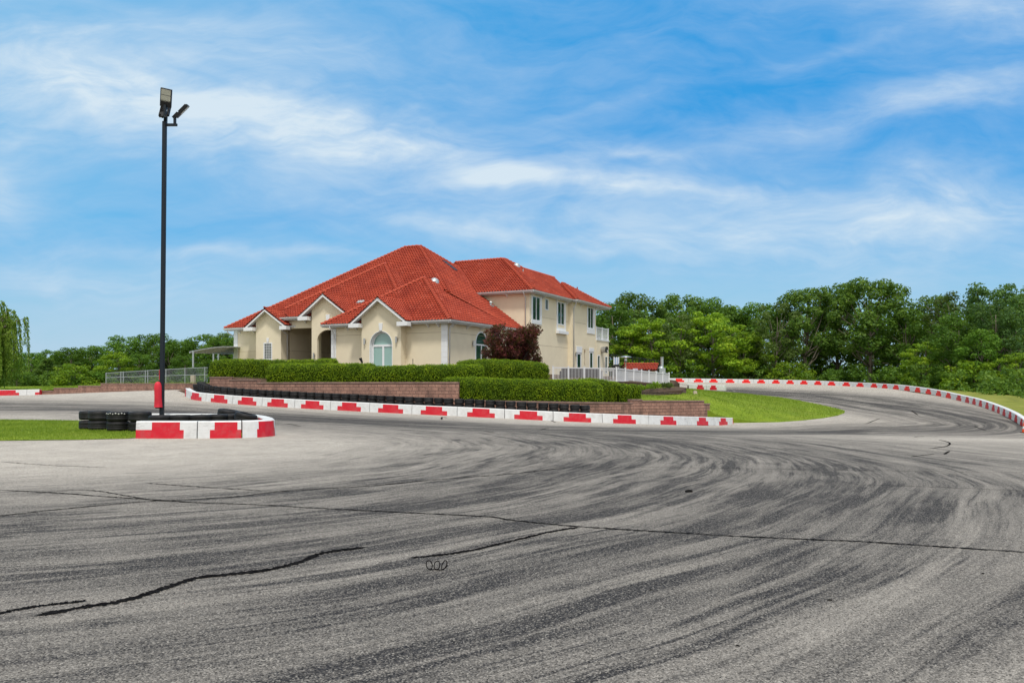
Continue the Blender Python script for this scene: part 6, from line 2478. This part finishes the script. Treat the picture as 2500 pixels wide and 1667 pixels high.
def floodlight(c, face, upv, W=0.40, H=0.62, lens=True):
    """LED floodlight: slab housing, two lens fields, ribbed driver part. face: where the lens looks; upv: the housing's long axis"""
    c, f, u = Vector(c), Vector(face).normalized(), Vector(upv).normalized()
    u = (u - f * u.dot(f)).normalized()
    s = u.cross(f)
    mb = MB()
    mb.obox(c, s * W / 2, f * 0.045, u * H / 2)
    for k in range(9):
        x_ = (k - 4) * W / 10
        mb.obox(c - f * 0.06 + s * x_ + u * H * 0.14, s * 0.006, f * 0.02, u * H * 0.30)
    mb.obox(c - f * 0.06 - u * H * 0.34, s * W * 0.42, f * 0.03, u * H * 0.12)
    mb.obox(c - f * 0.05 - u * (H * 0.5 + 0.03), s * 0.05, f * 0.05, u * 0.06)
    hd = link('floodlight', mb, M['black'], lamp, bevel=0.006)
    mb = MB()
    mb.obox(c + f * 0.048 + u * H * 0.31, s * W * 0.42, f * 0.006, u * H * 0.145)
    mb.obox(c + f * 0.048 + u * H * 0.0, s * W * 0.42, f * 0.006, u * H * 0.135)
    link('lens', mb, M['lens'], hd)
    mb = MB()
    for k in range(8):
        mb.obox(c + f * 0.05 - u * H * 0.17 + s * (k - 3.5) * W * 0.095, s * 0.007, f * 0.006, u * 0.012)
    link('rivets', mb, M['lens'], hd)
    return hd


floodlight(top + Vector((0.205, -0.36, 0.68)), (0.10, -0.80, -0.45), (0.24, -0.42, 0.88), 0.36, 0.60)
floodlight(top + Vector((0.62, -0.06, 0.33)), (0.66, 0.34, -0.66), (0.62, -0.05, 0.72), 0.33, 0.58)
floodlight(top + Vector((-0.13, 0.32, 0.46)), (0.12, 0.85, -0.4), (-0.02, 0.35, 0.9), 0.36, 0.46)
mb = MB()
mb.lathe([(0, 0.0), (0.05, 0.0), (0.05, 0.08), (0.035, 0.12), (0, 0.12)], 10, c=tuple(top + Vector((-0.04, 0.18, 0.40))))
link('sensor', mb, M['acrylic'], lamp)

# fire extinguisher cover on the post
cx = X(384.2, lpY - 0.12)
cz0, cz1 = Z(994, lpY - 0.1), Z(931.5, lpY - 0.1)
cov = empty('extinguisher_cover', (cx, lpY - 0.08, cz0), 'red vinyl cover hung over something on the side of the lamp post', 'cover')
mb = MB()
hh = cz1 - cz0
prof = [(0.0, 0.128, 0.11), (0.05, 0.126, 0.10), (0.25, 0.116, 0.10), (0.45, 0.112, 0.10), (0.65, 0.118, 0.10), (0.80, 0.120, 0.10), (0.89, 0.104, 0.09), (0.95, 0.085, 0.07), (0.985, 0.05, 0.04), (1.0, 0.015, 0.015)]
n = 28
vv = []
for f, a, b in prof:
    for k in range(n):
        t_ = 2 * math.pi * k / n
        fold = 1 + (0.09 * math.sin(5 * t_ + 1 + f * 0.7) + 0.06 * math.sin(9 * t_ - f)) * (1 - f * 0.45)
        vv.append((a * math.cos(t_) * fold + 0.012 * (1 - f), b * math.sin(t_) * fold, hh * f))
m_ = len(prof)
mb.add(vv, [(i * n + k, i * n + (k + 1) % n, (i + 1) * n + (k + 1) % n, (i + 1) * n + k) for i in range(m_ - 1) for k in range(n)] + [tuple(range((m_ - 1) * n, m_ * n))])
link('cloth', mb, M['redcloth'], cov, smooth=True)
mb = MB()
mb.lathe([(0, -0.04), (0.085, -0.04), (0.09, 0.0), (0.09, 0.3), (0, 0.3)], 16)
link('extinguisher_foot', mb, M['black'], cov)
sg = MB()
sx = X(392.6, lpY)
sg.box((-0.007, -0.07, 0), (0.007, 0.07, 0.34))
so_ = tag(link('fire_sign', sg, mat('sign_red', (0.7, 0.03, 0.05), 0.4), loc=(lx + lean * 0.25 - 0.074, lpY - 0.0, Z(927, lpY))), 'narrow red sign plate seen edge on, fixed to the lamp post above the cover', 'sign')
mb = MB()
mb.box((-0.0085, -0.05, 0.08), (-0.0071, 0.05, 0.26))
link('white_field', mb, M['whitemark'], so_)


# ================================================================== canopy on the left
zc0 = 1.65
canopy = empty('canopy', tuple(P(520, 935, 72)), 'grey metal canopy with a curved translucent roof on posts beside the clubhouse', 'canopy')
cb = canopy.location.copy()
L_ = lambda v: tuple(Vector(v) - cb)
eL, eR = P(463, 857, 66), P(600, 857, 66)
zE = eL.z
fl, fr = P(463, 858, 66), P(588, 862, 82)
bl = fl + Vector((1.2, 9, 0.75))
br2 = fr + Vector((1.2, 9, 0.75))
mb = MB()
nseg = 8
rows = []
for i in range(nseg + 1):
    f = i / nseg
    a_ = fl.lerp(bl, f)
    b_ = fr.lerp(br2, f)
    up_ = 0.22 * math.sin(math.pi * min(1, f * 0.9 + 0.02))
    rows.append((a_ + Vector((0, 0, up_)), b_ + Vector((0, 0, up_))))
for i in range(nseg):
    a0, b0 = rows[i]
    a1_, b1_ = rows[i + 1]
    d_ = Vector((0, 0, -0.03))
    mb.add([L_(q) for q in (a0, b0, b1_, a1_, a0 + d_, b0 + d_, b1_ + d_, a1_ + d_)], [(0, 1, 2, 3), (7, 6, 5, 4), (0, 4, 5, 1), (1, 5, 6, 2), (2, 6, 7, 3), (3, 7, 4, 0)])
link('roof', mb, M['acrylic'], canopy)
mb = MB()
for k in range(7):
    f = k / 6
    for i in range(nseg):
        p0 = rows[i][0].lerp(rows[i][1], f) + Vector((0, 0, -0.07))
        p1 = rows[i + 1][0].lerp(rows[i + 1][1], f) + Vector((0, 0, -0.07))
        mb.bar(L_(p0), L_(p1), 0.05, 0.07)
mb.bar(L_(rows[0][0] + Vector((0, 0, -0.09))), L_(rows[0][1] + Vector((0, 0, -0.09))), 0.08, 0.12)
mb.bar(L_(rows[-1][0] + Vector((0, 0, -0.09))), L_(rows[-1][1] + Vector((0, 0, -0.09))), 0.08, 0.12)
link('frame', mb, M['galv'], canopy)
for (px, Y, zb_) in ((471.5, 66.2, 3.0), (521, 74.5, 1.9), (533, 80, 1.9), (571, 79.5, 1.9)):
    mb = MB()
    x = X(px, Y)
    mb.tube([L_((x, Y, zb_)), L_((x, Y, zE + 0.05 + max(0, Y - 66) * 0.028))], 0.075, 10)
    link('post', mb, M['galv'], canopy)
mb = MB()
x = X(471.5, 66.2)
z_ = Z(935, 66.2)
mb.box(L_((x - 0.17, 66.03, z_ - 0.6)), L_((x + 0.17, 66.37, Z(916, 66.2))))
link('pier', mb, M['stonelight'], canopy, bevel=0.02)

# ================================================================== chain link fence on the left wall
m = bpy.data.materials.new('chain_link_mesh')
m.use_nodes = True
t = NT(m.node_tree)
bs = t.n['Principled BSDF']
bs.inputs['Base Color'].default_value = c4((0.30, 0.34, 0.36))
bs.inputs['Roughness'].default_value = 0.5
bs.inputs['Metallic'].default_value = 0.3
uvn = t.node('ShaderNodeUVMap').outputs[0]
ux, uy, _ = t.sep(uvn)
fa = t.math('ABSOLUTE', t.math('SUBTRACT', t.math('FRACT', t.math('MULTIPLY', t.math('ADD', ux, uy), 10.0)), 0.5))
fb = t.math('ABSOLUTE', t.math('SUBTRACT', t.math('FRACT', t.math('MULTIPLY', t.math('SUBTRACT', ux, uy), 10.0)), 0.5))
wire = t.math('GREATER_THAN', t.math('MAXIMUM', fa, fb), 0.452)
tr = t.node('ShaderNodeBsdfTransparent')
mx = t.node('ShaderNodeMixShader')
t.l.new(wire, mx.inputs[0])
t.l.new(tr.outputs[0], mx.inputs[1])
t.l.new(bs.outputs[0], mx.inputs[2])
t.l.new(mx.outputs[0], t.n['Material Output'].inputs[0])
M['mesh'] = m
m2 = m.copy()
m2.name = 'black_chain_link_mesh'
m2.node_tree.nodes['Principled BSDF'].inputs['Base Color'].default_value = c4((0.01, 0.012, 0.012))
for nd in m2.node_tree.nodes:
    if nd.bl_idname == 'ShaderNodeMath' and nd.operation == 'GREATER_THAN':
        nd.inputs[1].default_value = 0.43
M['meshblack'] = m2


def mesh_fence(label, pts, posts, rails, mmesh, mpost, name='chain_link_fence', pr=0.03):
    """pts: list of (top point, bottom point); posts: fractions along; rails: fractions of height"""
    root = empty(name, tuple(pts[0][1]), label, 'fence')
    b0 = root.location.copy()
    tops, L1 = spline([q[0] for q in pts], 40)
    bots, L2 = spline([q[1] for q in pts], 40)
    mb = MB()
    uvs = []
    s_ = np.linspace(0, L2, 40)
    for i in range(40):
        mb.v += [tuple(bots[i] - np.array(b0)), tuple(tops[i] - np.array(b0))]
        uvs += [(s_[i], 0), (s_[i], tops[i][2] - bots[i][2])]
    for i in range(39):
        mb.f.append((2 * i, 2 * i + 2, 2 * i + 3, 2 * i + 1))
        mb.m.append(0)
    o = link('wire_mesh', mb, mmesh, root, fixn=False)
    ul = o.data.uv_layers.new(name='UVMap')
    for lp in o.data.loops:
        ul.data[lp.index].uv = uvs[lp.vertex_index]
    mb = MB()
    for r_ in rails:
        mb.tube([tuple(bots[i] + (tops[i] - bots[i]) * r_ - np.array(b0)) for i in range(40)], pr * 0.8, 6)
    link('rail', mb, mpost, root)
    for f in posts:
        i = min(39, int(f * 39 + 0.5))
        mb = MB()
        mb.tube([tuple(bots[i] - np.array(b0) - np.array([0, 0, 0.1])), tuple(tops[i] - np.array(b0) + np.array([0, 0, 0.05]))], pr, 8)
        link('post', mb, mpost, root)
    return root


fp = [(259, 911, 933.5, 68.3), (301, 908, 933.5, 67.4), (362, 904.5, 933.5, 66.0), (430, 900.5, 933.5, 64.6), (507, 897, 933.5, 63.2)]
mesh_fence('galvanised chain link fence with a gate on the low block wall at the left', [(P(a, b, d), P(a, c, d)) for a, b, c, d in fp], (0, 0.16, 0.17, 0.4, 0.425, 0.62, 0.8, 0.98), (1.0, 0.52), M['mesh'], M['galv'])
bp = [(1484, 865, 905, 92), (1540, 871, 906, 95), (1610, 881, 908, 99)]
mesh_fence('tall black chain link court fence behind the patio', [(P(a, b, d), P(a, c, d) - Vector((0, 0, 1.2))) for a, b, c, d in bp], (0, 0.15, 0.3, 0.45, 0.58, 0.7, 0.8, 0.9, 1.0), (1.0, 0.5), M['meshblack'], M['black'], pr=0.05)

# ================================================================== white picket fence of the patio
M['vinyl'] = mat('white_vinyl', (0.72, 0.73, 0.75), 0.4, var=0.02)
fence = empty('picket_fence', (8.0, 61.0, 1.78), 'white vinyl patio fence, open pickets then panels backed with grey privacy mesh', 'fence')
fb0 = fence.location.copy()
fA0, fC, fB1 = Vector((3.26, 63.3, 1.90)), Vector((8.0, 61.0, 1.78)), Vector((14.65, 74.3, 1.53))
FH = 1.08


def fpost(p, s=0.055, extra=0.06):
    mb = MB()
    q = p - fb0
    mb.box((q.x - s, q.y - s, q.z - 0.1), (q.x + s, q.y + s, q.z + FH + extra))
    mb.box((q.x - s - 0.015, q.y - s - 0.015, q.z + FH + extra), (q.x + s + 0.015, q.y + s + 0.015, q.z + FH + extra + 0.03))
    link('post', mb, M['vinyl'], fence)


def frun(a, b, n, npick):
    for k in range(n):
        p, q = a.lerp(b, k / n), a.lerp(b, (k + 1) / n)
        mb = MB()
        for j in range(1, npick):
            r = p.lerp(q, j / npick) - fb0
            mb.box((r.x - 0.013, r.y - 0.013, r.z + 0.1), (r.x + 0.013, r.y + 0.013, r.z + FH - 0.08))
        up_ = Vector((0, 0, 1))
        mb.bar(p - fb0 + up_ * (FH - 0.05), q - fb0 + up_ * (FH - 0.05), 0.05, 0.09)
        mb.bar(p - fb0 + up_ * 0.10, q - fb0 + up_ * 0.10, 0.05, 0.07)
        link('picket_panel', mb, M['vinyl'], fence)
    for k in range(n):
        fpost(a.lerp(b, k / n))


frun(fA0, fC, 4, 11)
frun(fC, fB1, 7, 12)
fpost(fB1)
m = bpy.data.materials.new('grey_privacy_mesh')
m.use_nodes = True
t = NT(m.node_tree)
bs = t.n['Principled BSDF']
bs.inputs['Base Color'].default_value = c4((0.40, 0.41, 0.44))
bs.inputs['Roughness'].default_value = 0.8
tr = t.node('ShaderNodeBsdfTransparent')
mx = t.node('ShaderNodeMixShader')
mx.inputs[0].default_value = 0.74
t.l.new(tr.outputs[0], mx.inputs[1])
t.l.new(bs.outputs[0], mx.inputs[2])
t.l.new(mx.outputs[0], t.n['Material Output'].inputs[0])
dv = (fB1 - fC)
nn = Vector((dv.y, -dv.x, 0)).normalized() * -0.05
mb = MB()
a_, b_ = fC - fb0 + nn + Vector((0, 0, 0.08)), fB1 - fb0 + nn + Vector((0, 0, 0.08))
mb.add([a_, b_, b_ + Vector((0, 0, FH - 0.12)), a_ + Vector((0, 0, FH - 0.12))], [(0, 1, 2, 3)])
link('privacy_mesh', mb, m, fence)
# rough stone footing under the mesh panels
mb = MB()
rs = np.random.RandomState(9)
for k in range(46):
    f = k / 45
    p = fC.lerp(fB1, f) + Vector((0.12, -0.25, -0.18 - 0.1 * rs.uniform()))
    q = fC.lerp(fB1, min(1, f + 0.026)) + Vector((0.12, -0.25, -0.2))
    mb.obox((p + q) / 2 - fC, (q - p) / 2 * 1.0, Vector((0.2 + rs.uniform(0, .08), 0.05, 0)), (rs.uniform(-.03, .03), 0, 0.16 + rs.uniform(0, 0.06)))
tag(link('stone_edging', mb, M['darkstone'], loc=tuple(fC), bevel=0.02), 'dark rough stone edging under the white patio fence', 'edging')

# things on the patio
pz = lambda x, y: float(t1_z([[x, y]])[0])
hx, hY = X(1527.5, 70), 70
hz0 = pz(hx, hY)
heater = empty('patio_heater', (hx, hY, hz0), 'steel mushroom patio heater standing behind the white fence', 'patio heater')
htop = Z(868, hY) - hz0
mb = MB()
mb.lathe([(0, 0.0), (0.24, 0.0), (0.24, 0.65), (0.20, 0.72), (0, 0.72)], 20)
link('base', mb, M['steel'], heater)
mb = MB()
mb.tube([(0, 0, 0.7), (0, 0, htop - 0.55)], 0.055, 10)
link('pole', mb, mat('beige_heater_paint', (0.45, 0.40, 0.30), 0.4), heater)
mb = MB()
mb.lathe([(0, htop - 0.6), (0.09, htop - 0.6), (0.13, htop - 0.45), (0.11, htop - 0.22), (0.16, htop - 0.16), (0, htop - 0.16)], 16)
link('burner', mb, M['steel'], heater)
mb = MB()
mb.lathe([(0, htop), (0.10, htop - 0.01), (0.46, htop - 0.10), (0.55, htop - 0.15), (0.53, htop - 0.17), (0.40, htop - 0.13), (0, htop - 0.06)], 24)
link('reflector', mb, M['steel'], heater, smooth=True)

# barbecue house with tiled roof and flue
bx, bY = X(1570, 80), 80
bz = 1.6
bbq = empty('barbecue_house', (bx, bY, bz), 'low outdoor kitchen with a red tiled roof behind the white fence', 'kitchen shelter')
xl, xr = X(1522, 80) - bx, X(1613, 80) - bx
zt_, zb_ = Z(889.5, 82) - bz, Z(903, 79) - bz
mb = MB()
mb.box((xl + 0.15, -0.7, -0.5), (xr - 0.5, 1.6, zb_ - 0.02))
link('wall', mb, M['stucco'], bbq)
hold = house
rp1 = roof_plane([(xl, -1.0, zb_), (xr - 0.55, -1.0, zb_), (xr, 1.2, zt_), (xl + 0.25, 1.2, zt_)], parent=bbq, lip=0.045)
rp2 = roof_plane([(xl, 3.2, zb_), (xr, 3.2, zb_), (xr, 1.2, zt_), (xl + 0.25, 1.2, zt_)], parent=bbq)
hip_caps((xl + 0.25, 1.2, zt_), (xr, 1.2, zt_), rp1, r=0.12)
mb = MB()
fx0 = X(1619, 80) - bx
mb.tube([(fx0, 0.6, 0.2), (fx0, 0.6, Z(872, 80) - bz)], 0.15, 14)
mb.tube([(fx0, 0.6, Z(873, 80) - bz), (fx0, 0.6, Z(871, 80) - bz)], 0.175, 14)
link('flue', mb, M['galv'], bbq)
mb = MB()
mb.box((fx0 - 0.35, 0.1, -0.5), (fx0 + 0.25, 1.1, Z(897, 80) - bz - 0.05))
mb.tube([(fx0 - 0.1, 0.6, Z(899, 80) - bz), (fx0 - 0.1, 0.6, Z(894, 80) - bz)], [0.34, 0.18], 14)
link('oven', mb, M['galv'], bbq)

# dark wicker sofa, table, chair, banner, bike rack shape
sx0, sx1 = X(1371, 66.5), X(1463, 66.5)
sz = pz((sx0 + sx1) / 2, 66.5)
sofa = empty('wicker_sofa', ((sx0 + sx1) / 2, 66.5, sz), 'long dark wicker sofa seen through the white pickets', 'sofa', rz=-HA * 0.6)
hw = (sx1 - sx0) / 2
mb = MB()
mb.box((-hw, -0.1, 0.08), (hw, 0.75, 0.42))
link('seat', mb, M['wicker'], sofa, bevel=0.03)
mb = MB()
mb.box((-hw, -0.28, 0.08), (hw, -0.102, 0.84))
link('backrest', mb, M['wicker'], sofa, bevel=0.03)
for s_ in (-1, 1):
    mb = MB()
    mb.box((min(s_ * hw, s_ * (hw + 0.16)), -0.28, 0.0), (max(s_ * hw, s_ * (hw + 0.16)), 0.75, 0.62))
    link('arm', mb, M['wicker'], sofa, bevel=0.03)
tx = X(1484, 65.5)
tb_ = empty('patio_table', (tx, 65.5, pz(tx, 65.5)), 'small white table behind the pickets near the fence corner', 'table')
mb = MB()
mb.box((-0.5, -0.4, 0.70), (0.5, 0.4, 0.75))
link('tabletop', mb, M['white'], tb_, bevel=0.01)
for ix in (-1, 1):
    for iy in (-1, 1):
        mb = MB()
        mb.box((ix * 0.44 - 0.03, iy * 0.34 - 0.03, 0), (ix * 0.44 + 0.03, iy * 0.34 + 0.03, 0.70))
        link('leg', mb, M['white'], tb_)
bnx = X(1505, 88)
ban = empty('sign_board', (bnx, 88, 1.6), 'pale blue and white board on a stand before the black court fence', 'sign')
mb = MB()
z0_, z1_ = Z(893, 88) - 1.6, Z(871, 88) - 1.6
for k, (w0, w1) in enumerate(((-0.32, -0.22), (-0.02, 0.05), (0.22, 0.30))):
    mb.box((w0, -0.03, 0.0 if k != 1 else z0_), (w1, 0.03, z1_))
link('stand', mb, M['white'], ban)
mb = MB()
mb.box((-0.22, -0.02, z0_ + 0.12), (0.22, 0.02, z1_ - 0.06))
link('board', mb, mat('pale_blue_sheet', (0.35, 0.45, 0.60), 0.5), ban)
# black rowing-style exercise frame seen as dark shapes by the board
bkx = X(1502, 84)
bk = empty('garden_cart', (bkx, 84, 1.9), 'black wheeled cart with curved bars between balcony corner and heater', 'cart')
mb = MB()
zz = Z(905, 84) - 1.9
for k in range(2):
    cx_ = (-0.45, 0.55)[k]
    pts_ = [(cx_ + 0.32 * math.cos(a_), 0.0, zz + 0.2 + 0.32 * math.sin(a_)) for a_ in np.linspace(0, 2 * math.pi, 18)]
    mb.tube(pts_, 0.05, 6, cap=False)
link('wheel', mb, M['black'], bk)
mb = MB()
mb.tube([(-0.45, 0, zz + 0.2), (-0.1, 0, zz + 0.62), (0.35, 0, zz + 0.62), (0.55, 0, zz + 0.2)], 0.05, 6)
mb.tube([(0.3, 0, zz + 0.62), (0.5, 0, zz + 0.82), (0.62, 0, zz + 0.74)], 0.035, 6)
mb.bar((-0.4, 0, zz + 0.45), (0.3, 0, zz + 0.5), 0.3, 0.16)
mb.bar((0, 0, 0), (0, 0, zz + 0.5), 0.5, 0.5)
link('frame', mb, M['black'], bk)
# small hanging notice on the barbecue front
mb = MB()
q = P(1553, 902, 78.3)
mb.box((-0.17, -0.01, -0.11), (0.17, 0.01, 0.11))
nb_ = tag(link('notice', mb, mat('lilac_card', (0.55, 0.48, 0.58), 0.6), loc=tuple(q)), 'small pale lilac notice hanging under the barbecue roof', 'notice')

# garden spotlight and spike by the house front
for (px, py, Y, kind) in ((883, 893, 57.5, 'spot'), (1008, 893, 57.5, 'spike')):
    x = X(px, Y)
    z0 = t1f(x, Y)
    zt = Z(874 if kind == 'spot' else 875, Y) - z0
    if kind == 'spot':
        o = empty('garden_spotlight', (x, Y, z0), 'small black garden spotlight above the hedge beside the arched door', 'spotlight')
        mb = MB()
        mb.tube([(0, 0, -0.1), (0, 0, zt - 0.3)], 0.02, 6)
        link('stake', mb, M['black'], o)
        mb = MB()
        mb.tube([(0.05, 0.02, zt - 0.36), (-0.10, 0.0, zt)], [0.06, 0.115], 12)
        link('lamp_head', mb, M['black'], o)
    else:
        mb = MB()
        mb.tube([(0, 0, -0.1), (0, 0, zt - 0.12)], 0.022, 6)
        mb.tube([(0, 0, zt - 0.12), (0, 0, zt)], [0.035, 0.012], 6)
        tag(link('garden_stake', mb, M['black'], loc=(x, Y, z0)), 'thin dark stake standing above the hedge by the clubhouse front', 'stake')

# ================================================================== small things on the ground
def cone(loc, sc, label):
    r = empty('traffic_cone', loc, label, 'traffic cone')
    r.scale = (sc, sc, sc)
    mb = MB()
    mb.box((-0.19, -0.19, 0), (0.19, 0.19, 0.045))
    link('base', mb, M['black'], r, bevel=0.01)
    mb = MB()
    mb.lathe([(0.145, 0.045), (0.105, 0.28), (0.075, 0.48), (0.03, 0.70), (0.0, 0.705)], 20)
    body = link('body', mb, M['orange'], r, smooth=True)
    mb = MB()
    mb.lathe([(0.112, 0.26), (0.086, 0.42)], 20)
    link('collar', mb, M['whitemark'], body, smooth=True)


g = GP(2497, 1056)
cone((g.x + 0.10, g.y, g.z), 1.0, 'orange traffic cone by the end of the curved barrier')
x, Y = X(607, 27.6), 27.6
cone((x, Y, gz(x, Y) + 0.16), 0.62, 'tiny orange cone behind the leaning tyre of the island')
# coil of black wire
g = GP(1066, 1391)
mb = MB()
r = random.Random(3)
cents = [(-0.062, 0.0, 0.028, 0.040, 0.25), (0.0, 0.0, 0.026, 0.038, -0.1), (0.058, -0.002, 0.024, 0.040, -0.45)]
for cx_, cy_, ra, rb, an in cents:
    pts_ = []
    for a_ in np.linspace(0, 2 * math.pi, 22):
        u_, v_ = ra * math.cos(a_), rb * math.sin(a_) + rb
        pts_.append((cx_ + u_ * math.cos(an) - v_ * math.sin(an) * 0.6, cy_ + 0.25 * v_, 0.006 + v_ * 0.95))
    mb.tube(pts_, 0.0044, 6, cap=False)
mb.tube([(-0.06, 0, 0.006), (0, 0.003, 0.004), (0.05, -0.004, 0.005), (0.075, 0.004, 0.02), (0.095, 0.006, 0.045)], 0.0044, 6)
mb.tube([(0.05, -0.004, 0.006), (0.085, 0.0, 0.022), (0.10, 0.004, 0.045)], 0.0044, 6)
tag(link('wire_coil', mb, M['debris'], loc=tuple(g)), 'three loops of black wire lying on the asphalt', 'wire')


def scrap(px, py, size, label, seed, flat=0.25):
    g = GP(px, py)
    rs = np.random.RandomState(seed)
    bm = bmesh.new()
    bmesh.ops.create_icosphere(bm, subdivisions=2, radius=1)
    for v in bm.verts:
        k = 1 + 0.45 * math.sin(v.co.x * 3 + seed) * math.cos(v.co.y * 4) + rs.normal(0, 0.08)
        v.co = Vector((v.co.x * k * size, v.co.y * k * size * 0.45, max(-0.2, v.co.z) * size * flat))
    me = bpy.data.meshes.new('rubber_scrap')
    bm.to_mesh(me)
    bm.free()
    me.materials.append(M['debris'])
    o = bpy.data.objects.new('rubber_scrap', me)
    COL.objects.link(o)
    o.location = (g.x, g.y, g.z + size * flat * 0.2)
    o.rotation_euler = (0, 0, rs.uniform(-0.4, 0.4))
    tag(o, label, 'debris', 'scraps of rubber on the asphalt')


scrap(1682, 1201, 0.07, 'black oval scrap of rubber lying alone midway on the asphalt', 1, 0.5)
scrap(2026, 1465, 0.024, 'twisted dark scrap of rubber on the pale asphalt', 2, 0.4)
scrap(2400, 1400, 0.014, 'tiny dark scrap of rubber near the long seam at the right', 3, 0.6)
scrap(1590, 1440, 0.012, 'tiny dark crumb of rubber right of the wire loops', 4, 0.6)
scrap(1800, 1576, 0.012, 'tiny dark crumb of rubber low in the pale foreground', 5, 0.6)
# little marker posts on the mound
for px, py, Y, lab, c_ in ((1670, 961, 62, 'small brown stone at the end of the short dark wall', 'darkstone'), (1697, 965, 63, 'pale wooden marker stub on the grass mound', 'stonelight'), (1680, 948, 72, 'thin dark stake where the mound meets the inner barrier', 'darkstone')):
    x = X(px, Y)
    z0 = float(lawn_z([[x, Y]])[0])
    mb = MB()
    w_ = 0.16 if c_ != 'darkstone' or Y < 63 else 0.07
    hh = 0.28 if Y < 70 else 0.38
    mb.add([(-w_, -w_, -0.05), (w_, -w_, -0.05), (w_, w_, -0.05), (-w_, w_, -0.05), (-w_ * 0.8, -w_ * 0.8, hh), (w_ * 0.7, -w_ * 0.8, hh * 0.9), (w_ * 0.8, w_ * 0.8, hh), (-w_ * 0.8, w_ * 0.8, hh * 0.95)],
           [(3, 2, 1, 0), (4, 5, 6, 7), (0, 1, 5, 4), (1, 2, 6, 5), (2, 3, 7, 6), (3, 0, 4, 7)])
    tag(link('marker_stub', mb, M[c_], loc=(x, Y, z0), bevel=0.015), lab, 'marker')
